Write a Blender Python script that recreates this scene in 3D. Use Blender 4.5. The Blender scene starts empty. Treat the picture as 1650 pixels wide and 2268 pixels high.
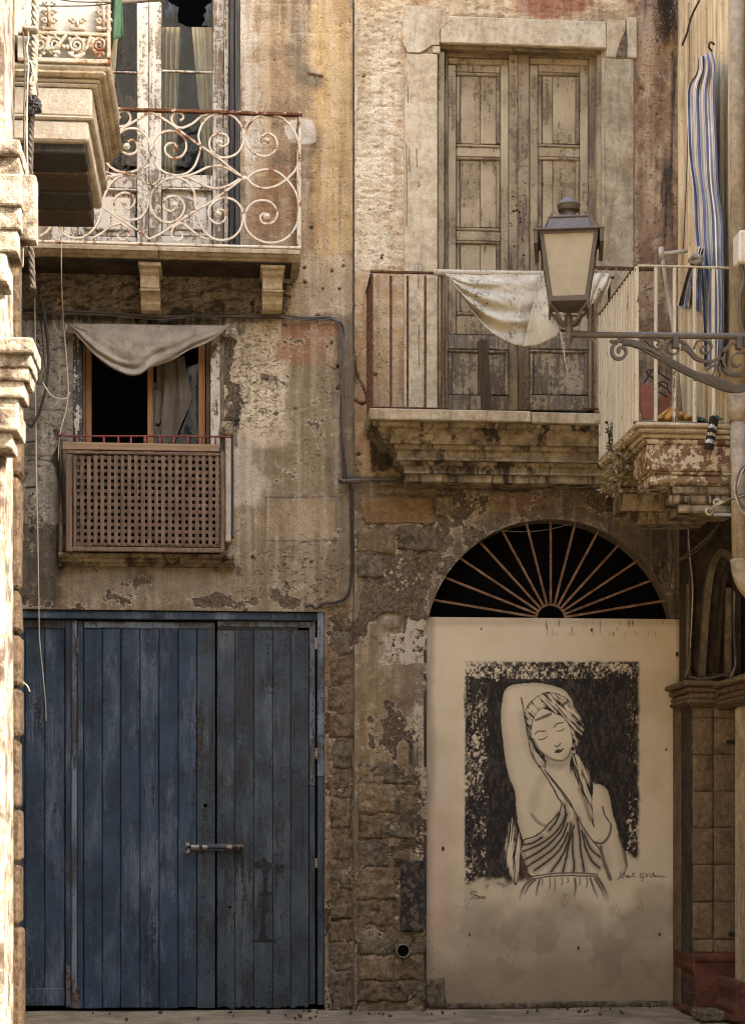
import bpy, bmesh, math, random
import numpy as np
from mathutils import Vector, Matrix

# ------------------------------------------------------------------ camera, sky, sun, exposure
scene = bpy.context.scene
COL = scene.collection
F, HOR, DIST, EYE = 4000.0, 1815.0, 13.5, 1.45        # focal length and horizon row (1650 x 2268 frame), metres to the facade, eye height
TH = math.atan(320 / F)                                # the camera looks a little towards the right
CT, ST = math.cos(TH), math.sin(TH)
camd = bpy.data.cameras.new('camera'); cam = bpy.data.objects.new('camera', camd); COL.objects.link(cam)
cam.location = (0, -DIST, EYE); cam.rotation_euler = (math.pi / 2, 0, -TH)
camd.sensor_fit = 'VERTICAL'; camd.sensor_height = 24; camd.sensor_width = 24
camd.lens = F / 2268 * 24; camd.shift_y = (HOR - 1134) / 2268; camd.clip_end = 500; camd.clip_start = 0.05
scene.camera = cam
SUN_DIR = Vector((0.72, -0.36, 0.72)).normalized()     # towards the sun
w = bpy.data.worlds.new('World'); scene.world = w; w.use_nodes = True
wn = w.node_tree.nodes; wl = w.node_tree.links
bgn = wn.get('Background') or wn.new('ShaderNodeBackground')
sky = wn.new('ShaderNodeTexSky'); sky.sky_type = 'NISHITA'; sky.sun_disc = False
sky.sun_elevation = math.asin(SUN_DIR.z); sky.sun_rotation = math.atan2(SUN_DIR.x, SUN_DIR.y)
sky.air_density = 1.0; sky.dust_density = 3.0; sky.ozone_density = 1.0; sky.altitude = 20
wl.new(sky.outputs[0], bgn.inputs[0]); bgn.inputs[1].default_value = 0.15
sund = bpy.data.lights.new('sun', 'SUN'); sund.energy = 3.2; sund.angle = math.radians(0.5); sund.color = (1.0, 0.92, 0.80)
sun = bpy.data.objects.new('sun', sund); COL.objects.link(sun)
sun.rotation_euler = SUN_DIR.to_track_quat('Z', 'Y').to_euler(); sun.location = (6, -10, 16)
vs = scene.view_settings
vs.view_transform = 'Standard'; vs.look = 'None'; vs.gamma = 1.0; vs.use_curve_mapping = False
vs.exposure = 3.9
scene.cycles.use_denoising = True; scene.cycles.filter_width = 1.1
scene.cycles.use_adaptive_sampling = True; scene.cycles.adaptive_threshold = .02
scene.cycles.max_bounces = 6; scene.cycles.diffuse_bounces = 3; scene.cycles.glossy_bounces = 2; scene.cycles.transmission_bounces = 6

# ------------------------------------------------------------------ photograph row/column -> place
def W(px, py, Y=0.0):
    u = px - 825; dx = u * CT + F * ST; dy = F * CT - u * ST; t = (Y + DIST) / dy
    return Vector((dx * t, Y, EYE + (HOR - py) * t))
def WX(px, py, X):
    u = px - 825; dx = u * CT + F * ST; dy = F * CT - u * ST; t = X / dx
    return Vector((X, -DIST + dy * t, EYE + (HOR - py) * t))
def proj(x, y, z):
    yd = y + DIST; fw = x * ST + yd * CT
    return 825 + F * (x * CT - yd * ST) / fw, HOR - F * (z - EYE) / fw
def rectw(x0, x1, y0, y1, Y):
    ym = (y0 + y1) / 2; xm = (x0 + x1) / 2
    return W(x0, ym, Y).x, W(x1, ym, Y).x, W(xm, y1, Y).z, W(xm, y0, Y).z
def mpp(px, Y): return (Y + DIST) / (F * CT - (px - 825) * ST)   # metres for one pixel at that depth

# ------------------------------------------------------------------ numpy noise
def _h(ix, iy, s):
    n = (ix.astype(np.int64) * 374761393 + iy.astype(np.int64) * 668265263 + s * 974711) & 0x7fffffff
    n = ((n ^ (n >> 13)) * 1274126177) & 0x7fffffff
    n = (n ^ (n >> 16)) & 0xffff
    return n / 65535.0
def vn(x, y, s=0):
    x = np.asarray(x, float); y = np.asarray(y, float)
    ix = np.floor(x); iy = np.floor(y); fx = x - ix; fy = y - iy
    fx = fx * fx * (3 - 2 * fx); fy = fy * fy * (3 - 2 * fy)
    a = _h(ix, iy, s); b = _h(ix + 1, iy, s); c = _h(ix, iy + 1, s); d = _h(ix + 1, iy + 1, s)
    return (a * (1 - fx) + b * fx) * (1 - fy) + (c * (1 - fx) + d * fx) * fy
def fbm(x, y, o=4, s=0, g=0.5):
    t = 0; a = 1; n = 0
    for k in range(o):
        t = t + a * vn(x * 2 ** k, y * 2 ** k, s + 17 * k); n += a; a *= g
    return t / n
def sm(a, b, x):
    t = np.clip((x - a) / (b - a), 0, 1); return t * t * (3 - 2 * t)
def lin(c):
    c = np.asarray(c, float) / 255.0
    c = (c + (c.mean() - c) * .18) * np.array([1.0, .995, .965])                       # grade put into every colour: tones down orange bounce light, warms the balance
    return np.where(c <= 0.04045, c / 12.92, ((c + 0.055) / 1.055) ** 2.4)
def L4(r, g, b): return tuple(lin((r, g, b))) + (1.0,)

# ------------------------------------------------------------------ materials
class NT:
    def __init__(s, name):
        s.m = bpy.data.materials.new(name); s.m.use_nodes = True
        s.n = s.m.node_tree.nodes; s.l = s.m.node_tree.links
        s.b = s.n['Principled BSDF']; s._pos = None
    def link(s, a, b):
        if hasattr(a, 'outputs'): a = a.outputs[0]
        s.l.new(a, b)
    def put(s, sock, v):
        if hasattr(v, 'outputs') or isinstance(v, bpy.types.NodeSocket): s.link(v, sock)
        else:
            if sock.type == 'RGBA' and hasattr(v, '__len__') and len(v) == 3: v = tuple(v) + (1,)
            sock.default_value = v
    def pos(s, sc=(1, 1, 1), off=(0, 0, 0)):
        if s._pos is None: s._pos = s.n.new('ShaderNodeNewGeometry').outputs['Position']
        mp = s.n.new('ShaderNodeMapping'); s.l.new(s._pos, mp.inputs[0])
        mp.inputs['Scale'].default_value = sc; s.put(mp.inputs['Location'], off)
        return mp.outputs[0]
    def noise(s, scale, det=5, rough=0.6, sc=(1, 1, 1), off=(0, 0, 0), dist=0.0):
        t = s.n.new('ShaderNodeTexNoise'); t.inputs['Scale'].default_value = scale; t.inputs['Detail'].default_value = det
        t.inputs['Roughness'].default_value = rough; t.inputs['Distortion'].default_value = dist
        s.l.new(s.pos(sc, off), t.inputs['Vector']); return t.outputs[0]
    def vor(s, scale, feat='F1', sc=(1, 1, 1), off=(0, 0, 0)):
        t = s.n.new('ShaderNodeTexVoronoi'); t.feature = feat; t.inputs['Scale'].default_value = scale
        s.l.new(s.pos(sc, off), t.inputs['Vector']); return t.outputs['Distance']
    def math(s, op, a, b=0.0, c=None, clamp=False):
        t = s.n.new('ShaderNodeMath'); t.operation = op; t.use_clamp = clamp
        s.put(t.inputs[0], a); s.put(t.inputs[1], b)
        if c is not None: s.put(t.inputs[2], c)
        return t.outputs[0]
    def step(s, x, a, b, lo=0.0, hi=1.0):
        t = s.n.new('ShaderNodeMapRange'); t.interpolation_type = 'SMOOTHSTEP'
        s.put(t.inputs[0], x); s.put(t.inputs[1], a); s.put(t.inputs[2], b); t.inputs[3].default_value = lo; t.inputs[4].default_value = hi
        return t.outputs[0]
    def mix(s, f, a, b, mode='MIX'):
        t = s.n.new('ShaderNodeMix'); t.data_type = 'RGBA'; t.blend_type = mode; t.clamp_factor = True
        s.put(t.inputs[0], f); s.put(t.inputs[6], a); s.put(t.inputs[7], b); return t.outputs[2]
    def ramp(s, f, stops):
        t = s.n.new('ShaderNodeValToRGB'); e = t.color_ramp.elements
        while len(e) < len(stops): e.new(0.5)
        for k, (p, c) in enumerate(stops): e[k].position = p; e[k].color = c if len(c) == 4 else tuple(c) + (1,)
        s.put(t.inputs[0], f); return t.outputs[0]
    def attr(s, name, out='Color'):
        t = s.n.new('ShaderNodeAttribute'); t.attribute_name = name; return t.outputs[out]
    def sep(s, c):
        t = s.n.new('ShaderNodeSeparateColor'); s.put(t.inputs[0], c); return t.outputs
    def gray(s, v):
        t = s.n.new('ShaderNodeCombineColor')
        for k in range(3): s.put(t.inputs[k], v)
        return t.outputs[0]
    def rnd(s): return s.n.new('ShaderNodeObjectInfo').outputs['Random']
    def bump(s, h, st=0.5, d=0.01, prev=None):
        t = s.n.new('ShaderNodeBump'); t.inputs['Strength'].default_value = st; t.inputs['Distance'].default_value = d
        s.put(t.inputs['Height'], h)
        if prev is not None: s.l.new(prev, t.inputs['Normal'])
        return t.outputs[0]
    def out(s, col, rough=0.85, nrm=None, metal=0.0, spec=0.3):
        s.put(s.b.inputs['Base Color'], col); s.put(s.b.inputs['Roughness'], rough); s.put(s.b.inputs['Metallic'], metal)
        s.b.inputs['Specular IOR Level'].default_value = spec
        if nrm is not None: s.l.new(nrm, s.b.inputs['Normal'])
        return s.m

def mat_wall():
    """Old lime plaster: colours and damage masks come from the mesh, the crumbling edges and grain from noise."""
    t = NT('weathered_wall')
    tint = t.attr('tint'); under = t.attr('under'); mk = t.sep(t.attr('mask')); lo = t.sep(t.attr('low'))
    n1 = lo[0]; streak = lo[1]
    n2 = t.noise(13, 5, .68, off=(3, 1, 7)); n3 = t.noise(80, 2, .65); n4 = t.noise(34, 4, .7, off=(9, 4, 2))
    # mottled plaster
    base = t.mix(t.step(n1, .3, .7), t.mix(.35, tint, (0.55, 0.5, 0.45), 'MULTIPLY'), tint)
    base = t.mix(t.step(n2, .5, .72, 0, .5), base, t.mix(.6, tint, L4(222, 206, 178)))
    base = t.mix(t.step(n4, .54, .7, 0, .55), base, t.mix(.8, tint, (0.45, 0.38, 0.31), 'MULTIPLY'))
    base = t.mix(t.step(streak, .2, .5, .42, 0), base, t.mix(1, tint, (.62, .57, .52), 'MULTIPLY')); base = t.mix(t.step(streak, .62, .9, 0, .3), base, t.mix(.5, tint, L4(224, 212, 188)))
    # plaster fallen away
    lf = t.math('ADD', mk[0], t.math('ADD', t.math('MULTIPLY', t.math('SUBTRACT', n2, .5), 1.3), t.math('MULTIPLY', t.math('SUBTRACT', n1, .5), .7)))
    loss = t.step(lf, .5, .57)
    ucol = t.mix(t.step(n4, .38, .66), t.mix(1, under, (.5, .45, .4), 'MULTIPLY'), under)
    ucol = t.mix(t.step(n3, .55, .7, 0, .5), ucol, t.mix(.6, under, L4(190, 165, 130)))
    rim = t.math('SUBTRACT', t.step(lf, .42, .49), loss)
    chip = t.step(t.math('ADD', n4, t.math('MULTIPLY', mk[0], .16)), .66, .685)
    base = t.mix(t.math('MULTIPLY', chip, .8), base, t.mix(.35, under, (.5, .42, .35), 'MULTIPLY'))
    base = t.mix(t.math('MULTIPLY', t.math('MAXIMUM', rim, 0.0), .5), base, L4(214, 200, 174))
    c = t.mix(loss, base, ucol)
    # remains of pale paint
    ff = t.math('ADD', mk[2], t.math('ADD', t.math('MULTIPLY', t.math('SUBTRACT', n4, .5), 1.5), t.math('MULTIPLY', t.math('SUBTRACT', n2, .5), .9)))
    fl = t.step(ff, .52, .57)
    c = t.mix(t.math('MULTIPLY', fl, .9), c, t.mix(t.step(n3, .4, .6), L4(208, 196, 174), L4(184, 168, 144)))
    # dark algae and water stains
    sf = t.math('ADD', mk[1], t.math('ADD', t.math('MULTIPLY', t.math('SUBTRACT', streak, .5), .9), t.math('MULTIPLY', t.math('SUBTRACT', n2, .5), 1.0)))
    st = t.math('MULTIPLY', t.step(sf, .18, 1.05), t.step(mk[1], 0.0, .5))
    c = t.mix(t.math('MULTIPLY', st, .9), c, t.mix(t.step(n4, .4, .65), L4(42, 36, 30), L4(70, 59, 47)))
    # pits and specks
    pit = t.math('MULTIPLY', t.step(t.noise(52, 2, .6, sc=(1, 1, 1.25), off=(7, 7, 7)), .62, .68), t.step(n1, .38, .6))
    c = t.mix(t.math('MULTIPLY', pit, .7), c, t.mix(1, tint, (.3, .26, .22), 'MULTIPLY'))
    c = t.mix(t.step(n3, .3, .7, .0, .6), t.mix(1, c, (.66, .64, .62), 'MULTIPLY'), c)
    gn = t.noise(24, 3, .62, sc=(1, 1, 1.7), off=(4, 9, 6), dist=.9)
    gouge = t.math('MULTIPLY', t.step(t.math('ADD', gn, t.math('MULTIPLY', t.math('SUBTRACT', lo[2], 1.0), .16)), .555, .60), t.step(lo[2], 0, .2))
    c = t.mix(t.math('MULTIPLY', gouge, .72), c, t.mix(1, tint, (.26, .22, .18), 'MULTIPLY'))
    h = t.math('ADD', t.math('MULTIPLY', n2, .8), t.math('MULTIPLY', n3, .3)); h = t.math('SUBTRACT', h, t.math('MULTIPLY', gouge, .8)); h = t.math('SUBTRACT', h, t.math('MULTIPLY', loss, .55))
    return t.out(c, .92, t.bump(h, 1.0, .016), spec=.15)

def mat_stone(name, a, b, dark=.5, sc=1.0, stain=.4, flake=0.0, bump=.8, crust=(.48, .72), flakecol=(222, 206, 176)):
    """Weathered limestone: two tones, grain, dark crust, a shade of its own for each stone."""
    t = NT(name); r = t.rnd()
    off = t.n.new('ShaderNodeCombineXYZ'); t.put(off.inputs[0], t.math('MULTIPLY', r, 37)); t.put(off.inputs[2], t.math('MULTIPLY', r, 19))
    n1 = t.noise(5 * sc, 6, .65, off=off.outputs[0]); n2 = t.noise(24 * sc, 7, .68); n3 = t.noise(90 * sc, 3, .6)
    streak = t.noise(6 * sc, 5, .7, sc=(1.9, 2.3, .3), dist=.8, off=off.outputs[0])
    c = t.mix(t.step(n1, .34, .66), a, b)
    c = t.mix(t.math('MULTIPLY', t.step(n2, .35, .62, 1, 0), dark), c, t.mix(1, c, (.42, .36, .3), 'MULTIPLY'))
    c = t.mix(t.math('MULTIPLY', t.step(streak, *crust), stain), c, L4(52, 44, 36))
    if flake: c = t.mix(t.math('MULTIPLY', t.step(t.noise(16 * sc, 8, .7, off=(4, 4, 1)), .49, .53), flake), c, L4(*flakecol))
    c = t.mix(t.math('MULTIPLY', r, .3), c, t.mix(1, c, (.74, .7, .66), 'MULTIPLY'))
    c = t.mix(t.step(n3, .3, .7, 0, .5), t.mix(1, c, (.74, .72, .7), 'MULTIPLY'), c)
    pit = t.math('MULTIPLY', t.step(t.noise(46 * sc, 2, .6, off=(5, 1, 4)), .64, .7), t.step(n1, .4, .6)); c = t.mix(t.math('MULTIPLY', pit, .6), c, t.mix(1, a, (.3, .26, .22), 'MULTIPLY'))
    h = t.math('ADD', t.math('MULTIPLY', n2, .7), t.math('MULTIPLY', n3, .25))
    return t.out(c, .92, t.bump(h, bump, .012), spec=.15)

def mat_paintwood(name, paint, paint2, wood, amount, grain=(26, 26, 1.6), crack=.5, gloss=.7, blotch=None, wear=None):
    """Painted timber whose paint flakes off along the grain; amount is how much bare wood shows."""
    t = NT(name); r = t.rnd()
    off = t.n.new('ShaderNodeCombineXYZ'); t.put(off.inputs[0], t.math('MULTIPLY', r, 53)); t.put(off.inputs[2], t.math('MULTIPLY', r, 31))
    o = off.outputs[0]
    g = t.noise(1.0, 4, .72, sc=grain, off=o); gf = t.noise(1.0, 4, .7, sc=tuple(x * 3.1 for x in grain), off=o)
    n1 = t.noise(2.4, 4, .65, off=o); n2 = t.noise(34, 5, .72); n3 = t.noise(110, 2, .6)
    pc = t.mix(t.step(n1, .36, .64), paint, paint2)
    pc = t.mix(t.step(gf, .4, .7, 0, .45), pc, t.mix(1, pc, (.66, .66, .66), 'MULTIPLY'))
    if blotch is not None:
        bl = t.noise(2.4, 5, .72, sc=(1.8, 1, .45), off=(5, 2, 1)); bl2 = t.math('ADD', t.math('MULTIPLY', bl, .6), t.math('ADD', t.math('MULTIPLY', gf, .25), t.math('MULTIPLY', n2, .15)))
        pc = t.mix(t.step(bl2, .485, .63, 0, .68), pc, blotch)
        dk = t.noise(1.6, 5, .7, sc=(1.4, 1, .5), off=(15, 12, 11)); dk2 = t.math('ADD', t.math('MULTIPLY', dk, .65), t.math('MULTIPLY', n2, .35))
        pc = t.mix(t.step(dk2, .52, .64, 0, .75), pc, t.mix(1, pc, (.36, .36, .38), 'MULTIPLY'))
    pc = t.mix(t.step(n3, .3, .7, 0, .5), t.mix(1, pc, (.7, .69, .68), 'MULTIPLY'), pc)
    wc = t.mix(t.step(gf, .35, .65), t.mix(1, wood, (.5, .46, .42), 'MULTIPLY'), wood)
    f = t.math('ADD', t.math('MULTIPLY', g, .34), t.math('ADD', t.math('MULTIPLY', n2, .36), t.math('MULTIPLY', n1, .30)))
    if wear is not None: f = t.math('ADD', f, wear(t))
    th = .5 + .2 * (.5 - amount)
    bare = t.step(f, th - .008, th + .012)
    c = t.mix(bare, pc, wc)
    if crack:
        ck = t.vor(70, 'DISTANCE_TO_EDGE', sc=(1, 1, .8)); c = t.mix(t.math('MULTIPLY', t.step(ck, .0, .10, 1, 0), t.math('MULTIPLY', t.step(n1, .4, .6), crack)), c, t.mix(1, wc, (.6, .55, .5), 'MULTIPLY'))
    c = t.mix(t.math('MULTIPLY', r, .3), c, t.mix(1, c, (.72, .7, .68), 'MULTIPLY'))
    h = t.math('ADD', t.math('MULTIPLY', gf, .35), t.math('SUBTRACT', t.math('MULTIPLY', g, .2), t.math('MULTIPLY', bare, .5)))
    return t.out(c, gloss, t.bump(h, .7, .006), spec=.25)

def mat_wood(name, a, b, grain=(40, 40, 2), dirt=.4):
    t = NT(name); r = t.rnd()
    off = t.n.new('ShaderNodeCombineXYZ'); t.put(off.inputs[0], t.math('MULTIPLY', r, 53)); t.put(off.inputs[2], t.math('MULTIPLY', r, 31))
    g = t.noise(1.0, 6, .7, sc=grain, off=off.outputs[0], dist=.6); n1 = t.noise(6, 6, .65, off=off.outputs[0])
    c = t.mix(t.step(g, .34, .66), a, b)
    c = t.mix(t.math('MULTIPLY', t.step(n1, .42, .66), dirt), c, t.mix(1, a, (.35, .33, .31), 'MULTIPLY'))
    c = t.mix(t.math('MULTIPLY', r, .45), c, t.mix(1, c, (.6, .57, .55), 'MULTIPLY'))
    return t.out(c, .75, t.bump(g, .4, .004), spec=.25)

def mat_iron(name, paint, rust_amt, rust=(116, 66, 34), metal=0.0, rough=.6, scale=1.0):
    t = NT(name)
    n1 = t.noise(7 * scale, 7, .7); n2 = t.noise(40 * scale, 5, .7); n3 = t.noise(130, 3, .6)
    f = t.math('ADD', t.math('MULTIPLY', n1, .6), t.math('MULTIPLY', n2, .4))
    thr = .66 - .3 * rust_amt
    m_ = t.step(f, thr - .02, thr + .05)
    rc = t.mix(t.step(n2, .35, .65), tuple(lin(rust) * .35) + (1,), tuple(lin(rust)) + (1,))
    c = t.mix(t.step(n3, .35, .7, 0, .4), t.mix(1, paint, (.72, .7, .68), 'MULTIPLY'), paint)
    halo = t.step(f, thr - .09, thr, 0, .45)
    c = t.mix(halo, c, t.mix(.6, paint, tuple(lin((178, 128, 78))) + (1,)))
    c = t.mix(m_, c, rc)
    return t.out(c, t.step(m_, 0, 1, rough, .95), t.bump(t.math('ADD', n2, t.math('MULTIPLY', m_, .6)), .4, .004), metal=metal, spec=.3)

def mat_cloth(name, a, b, weave=260, spots=0.0, tr=0.0):
    t = NT(name)
    n1 = t.noise(6, 6, .65); wv = t.noise(weave, 2, .5, sc=(1, 1, .25)); n2 = t.noise(55, 4, .7)
    c = t.mix(t.step(n1, .34, .68), a, b)
    c = t.mix(t.step(wv, .3, .7, 0, .3), t.mix(1, c, (.75, .74, .72), 'MULTIPLY'), c)
    if spots: c = t.mix(t.math('MULTIPLY', t.step(t.math('ADD', t.math('MULTIPLY', n2, .6), t.math('MULTIPLY', n1, .4)), .545, .6), spots), c, L4(78, 70, 58))
    wr = t.noise(9, 4, .6, sc=(1, 1, .35), dist=.8)
    return t.out(c, .95, t.bump(wr, .8, .02, t.bump(wv, .3, .002)), spec=.1)

def mat_plain(name, col, rough=.7, metal=0.0, spec=.3, var=.35, scale=20):
    t = NT(name); n = t.noise(scale, 5, .65)
    c = t.mix(t.step(n, .35, .65, 0, 1), t.mix(var, col, (.35, .33, .3), 'MULTIPLY'), col)
    return t.out(c, rough, t.bump(n, .25, .003), metal=metal, spec=spec)

# ------------------------------------------------------------------ mesh building
def catmull(pts, n=6, closed=False):
    P = [Vector(p) for p in pts]
    if len(P) < 3: return P
    out = []
    m = len(P)
    rng = range(m) if closed else range(m - 1)
    for i in rng:
        p0 = P[(i - 1) % m] if closed or i > 0 else P[0] * 2 - P[1]
        p1 = P[i]; p2 = P[(i + 1) % m]
        p3 = P[(i + 2) % m] if closed or i + 2 < m else P[-1] * 2 - P[-2]
        for k in range(n):
            t = k / n
            out.append(0.5 * ((2 * p1) + (p2 - p0) * t + (2 * p0 - 5 * p1 + 4 * p2 - p3) * t * t + (3 * p1 - p0 - 3 * p2 + p3) * t ** 3))
    if not closed: out.append(P[-1])
    return out

class MB:
    def __init__(s): s.v = []; s.f = []; s.att = {}
    def add(s, vs, fs):
        o = len(s.v); s.v += [tuple(p) for p in vs]; s.f += [tuple(i + o for i in f) for f in fs]; return s
    def box(s, x0, x1, y0, y1, z0, z1, b=0.0, jit=0.0, rng=random):
        x0, x1 = min(x0, x1), max(x0, x1); y0, y1 = min(y0, y1), max(y0, y1); z0, z1 = min(z0, z1), max(z0, z1)
        b = min(b, (x1 - x0) * .45, (y1 - y0) * .45, (z1 - z0) * .45)
        if b <= 0:
            vs = [(x, y, z) for x in (x0, x1) for y in (y0, y1) for z in (z0, z1)]
            return s.add(vs, [(0, 1, 3, 2), (4, 6, 7, 5), (0, 4, 5, 1), (2, 3, 7, 6), (0, 2, 6, 4), (1, 5, 7, 3)])
        vs = []; idx = {}
        for i, x in enumerate((x0, x1)):
            for j, y in enumerate((y0, y1)):
                for k, z in enumerate((z0, z1)):
                    sx, sy, sz = (b, -b)[i], (b, -b)[j], (b, -b)[k]
                    q = [0, 0, 0] if not jit else [rng.uniform(-jit, jit) for _ in range(3)]
                    for a, p in enumerate(((x, y + sy, z + sz), (x + sx, y, z + sz), (x + sx, y + sy, z))):
                        idx[i, j, k, a] = len(vs); vs.append(tuple(p[c] + q[c] for c in range(3)))
        I = idx; fs = []
        for i in (0, 1): f = [I[i, 0, 0, 0], I[i, 0, 1, 0], I[i, 1, 1, 0], I[i, 1, 0, 0]]; fs.append(f if i == 0 else f[::-1])
        for j in (0, 1): f = [I[0, j, 0, 1], I[1, j, 0, 1], I[1, j, 1, 1], I[0, j, 1, 1]]; fs.append(f if j == 0 else f[::-1])
        for k in (0, 1): f = [I[0, 0, k, 2], I[0, 1, k, 2], I[1, 1, k, 2], I[1, 0, k, 2]]; fs.append(f if k == 0 else f[::-1])
        for i in (0, 1):
            for j in (0, 1): f = [I[i, j, 0, 0], I[i, j, 0, 1], I[i, j, 1, 1], I[i, j, 1, 0]]; fs.append(f if (i + j) % 2 else f[::-1])
            for k in (0, 1): f = [I[i, 0, k, 0], I[i, 0, k, 2], I[i, 1, k, 2], I[i, 1, k, 0]]; fs.append(f if (i + k) % 2 == 0 else f[::-1])
        for j in (0, 1):
            for k in (0, 1): f = [I[0, j, k, 1], I[0, j, k, 2], I[1, j, k, 2], I[1, j, k, 1]]; fs.append(f if (j + k) % 2 else f[::-1])
        for i in (0, 1):
            for j in (0, 1):
                for k in (0, 1): fs.append([I[i, j, k, 0], I[i, j, k, 1], I[i, j, k, 2]])
        return s.add(vs, fs)
    def boxp(s, px0, px1, py0, py1, Yf, Yb, b=0.0, jit=0.0):
        x0, x1, z0, z1 = rectw(px0, px1, py0, py1, Yf)
        return s.box(x0, x1, Yf, Yb, z0, z1, b, jit)
    def tube(s, pts, r, n=8, closed=False):
        P = [Vector(p) for p in pts]; m = len(P)
        R = r if hasattr(r, '__len__') else [r] * m
        vs = []; fs = []; up = None
        for i in range(m):
            a = P[i - 1] if (i > 0 or closed) else P[i]; b = P[(i + 1) % m] if (i < m - 1 or closed) else P[i]
            d = (b - a); d = d.normalized() if d.length > 1e-9 else Vector((0, 0, 1))
            if up is None: up = Vector((0, 1, 0)) if abs(d.y) < .9 else Vector((1, 0, 0))
            side = d.cross(up).normalized(); up = side.cross(d).normalized()
            for k in range(n):
                t = 2 * math.pi * k / n; vs.append(P[i] + (side * math.cos(t) + up * math.sin(t)) * R[i])
        for i in range(m if closed else m - 1):
            for k in range(n):
                a = i * n + k; b = i * n + (k + 1) % n; c = ((i + 1) % m) * n + (k + 1) % n; d = ((i + 1) % m) * n + k
                fs.append((a, b, c, d))
        if not closed: fs += [tuple(range(n))[::-1], tuple(range((m - 1) * n, m * n))]
        return s.add(vs, fs)
    def bar(s, pts, wd, dp, closed=False):
        """flat bar bent in the plane of the facade: width wd across the bend, depth dp in y"""
        P = [Vector(p) for p in pts]; m = len(P); vs = []; fs = []
        Wd = wd if hasattr(wd, '__len__') else [wd] * m
        for i in range(m):
            a = P[i - 1] if (i > 0 or closed) else P[i]; b = P[(i + 1) % m] if (i < m - 1 or closed) else P[i]
            d = b - a; d.y = 0; d = d.normalized() if d.length > 1e-9 else Vector((1, 0, 0))
            nn = Vector((-d.z, 0, d.x)); h = Wd[i] / 2
            for sx, sy in ((1, -1), (1, 1), (-1, 1), (-1, -1)): vs.append(P[i] + nn * h * sx + Vector((0, sy * dp / 2, 0)))
        for i in range(m if closed else m - 1):
            j = (i + 1) % m
            for k in range(4): fs.append((i * 4 + k, i * 4 + (k + 1) % 4, j * 4 + (k + 1) % 4, j * 4 + k))
        if not closed: fs += [(3, 2, 1, 0), tuple((m - 1) * 4 + k for k in range(4))]
        return s.add(vs, fs)
    def prism(s, poly, y0, y1):
        n = len(poly); vs = [(p[0], y0, p[1]) for p in poly] + [(p[0], y1, p[1]) for p in poly]
        fs = [tuple(range(n)), tuple(range(2 * n - 1, n - 1, -1))] + [(i, i + n, (i + 1) % n + n, (i + 1) % n) for i in range(n)]
        return s.add(vs, fs)
    def prismx(s, poly, x0, x1):
        """profile in (y, z) swept along x"""
        n = len(poly); vs = [(x0, p[0], p[1]) for p in poly] + [(x1, p[0], p[1]) for p in poly]
        fs = [tuple(range(n)), tuple(range(2 * n - 1, n - 1, -1))] + [(i, i + n, (i + 1) % n + n, (i + 1) % n) for i in range(n)]
        return s.add(vs, fs)
    def lathe(s, c, prof, n=20, sq=False):
        vs = []; fs = []; c = Vector(c)
        for r, z in prof:
            for k in range(n):
                a = 2 * math.pi * (k + (.5 if sq else 0)) / n; q = r * (math.sqrt(2) if sq else 1)
                vs.append((c.x + q * math.cos(a), c.y + q * math.sin(a), c.z + z))
        for i in range(len(prof) - 1):
            for k in range(n): fs.append((i * n + k, i * n + (k + 1) % n, (i + 1) * n + (k + 1) % n, (i + 1) * n + k))
        fs += [tuple(range(n))[::-1], tuple(range((len(prof) - 1) * n, len(prof) * n))]
        return s.add(vs, fs)
    def sphere(s, c, r, n=10, sy=1.0):
        return s.add(*_sph(Vector(c), r, n, sy))
    def sheet(s, G, store=True):
        """G[v][u] of points"""
        nv, nu = len(G), len(G[0])
        s.add([p for row in G for p in row], [(j * nu + i, j * nu + i + 1, (j + 1) * nu + i + 1, (j + 1) * nu + i) for j in range(nv - 1) for i in range(nu - 1)])
        if store:
            s.att.setdefault('su', []).extend(i / (nu - 1) for j in range(nv) for i in range(nu))
            s.att.setdefault('sv', []).extend(j / (nv - 1) for j in range(nv) for i in range(nu))
        return s
    def build(s, name, mat, parent=None, smooth=False, solid=0.0, subd=0):
        me = bpy.data.meshes.new(name); me.from_pydata(s.v, [], s.f); me.update()
        for k, a in s.att.items():
            if len(a) == len(s.v): me.attributes.new(k, 'FLOAT', 'POINT').data.foreach_set('value', a)
        bm = bmesh.new(); bm.from_mesh(me)
        if not s.att and smooth != 'front': bmesh.ops.recalc_face_normals(bm, faces=bm.faces)
        bm.to_mesh(me); bm.free()
        if smooth == 'front': me.polygons.foreach_set('use_smooth', [i < s.nfront for i in range(len(me.polygons))])
        elif smooth: me.polygons.foreach_set('use_smooth', [True] * len(me.polygons))
        me.materials.append(mat)
        o = bpy.data.objects.new(name, me); COL.objects.link(o)
        if solid: md = o.modifiers.new('thickness', 'SOLIDIFY'); md.thickness = solid; md.offset = 0
        if subd: md = o.modifiers.new('smooth', 'SUBSURF'); md.levels = subd; md.render_levels = subd
        if parent is not None: adopt(o, parent)
        return o
def _sph(c, r, n, sy=1.0):
    vs = []; fs = []; m = n // 2
    for i in range(m + 1):
        a = math.pi * i / m
        for k in range(n):
            b = 2 * math.pi * k / n; vs.append((c.x + r * math.sin(a) * math.cos(b), c.y + r * sy * math.sin(a) * math.sin(b), c.z + r * math.cos(a)))
    for i in range(m):
        for k in range(n): fs.append((i * n + k, i * n + (k + 1) % n, (i + 1) * n + (k + 1) % n, (i + 1) * n + k))
    return vs, fs
def adopt(o, parent):
    o.parent = parent; o.matrix_parent_inverse = world(parent).inverted()
def world(o):
    m = Matrix.LocRotScale(o.location, o.rotation_euler, o.scale)
    return m if o.parent is None else world(o.parent) @ o.matrix_parent_inverse @ m
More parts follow.
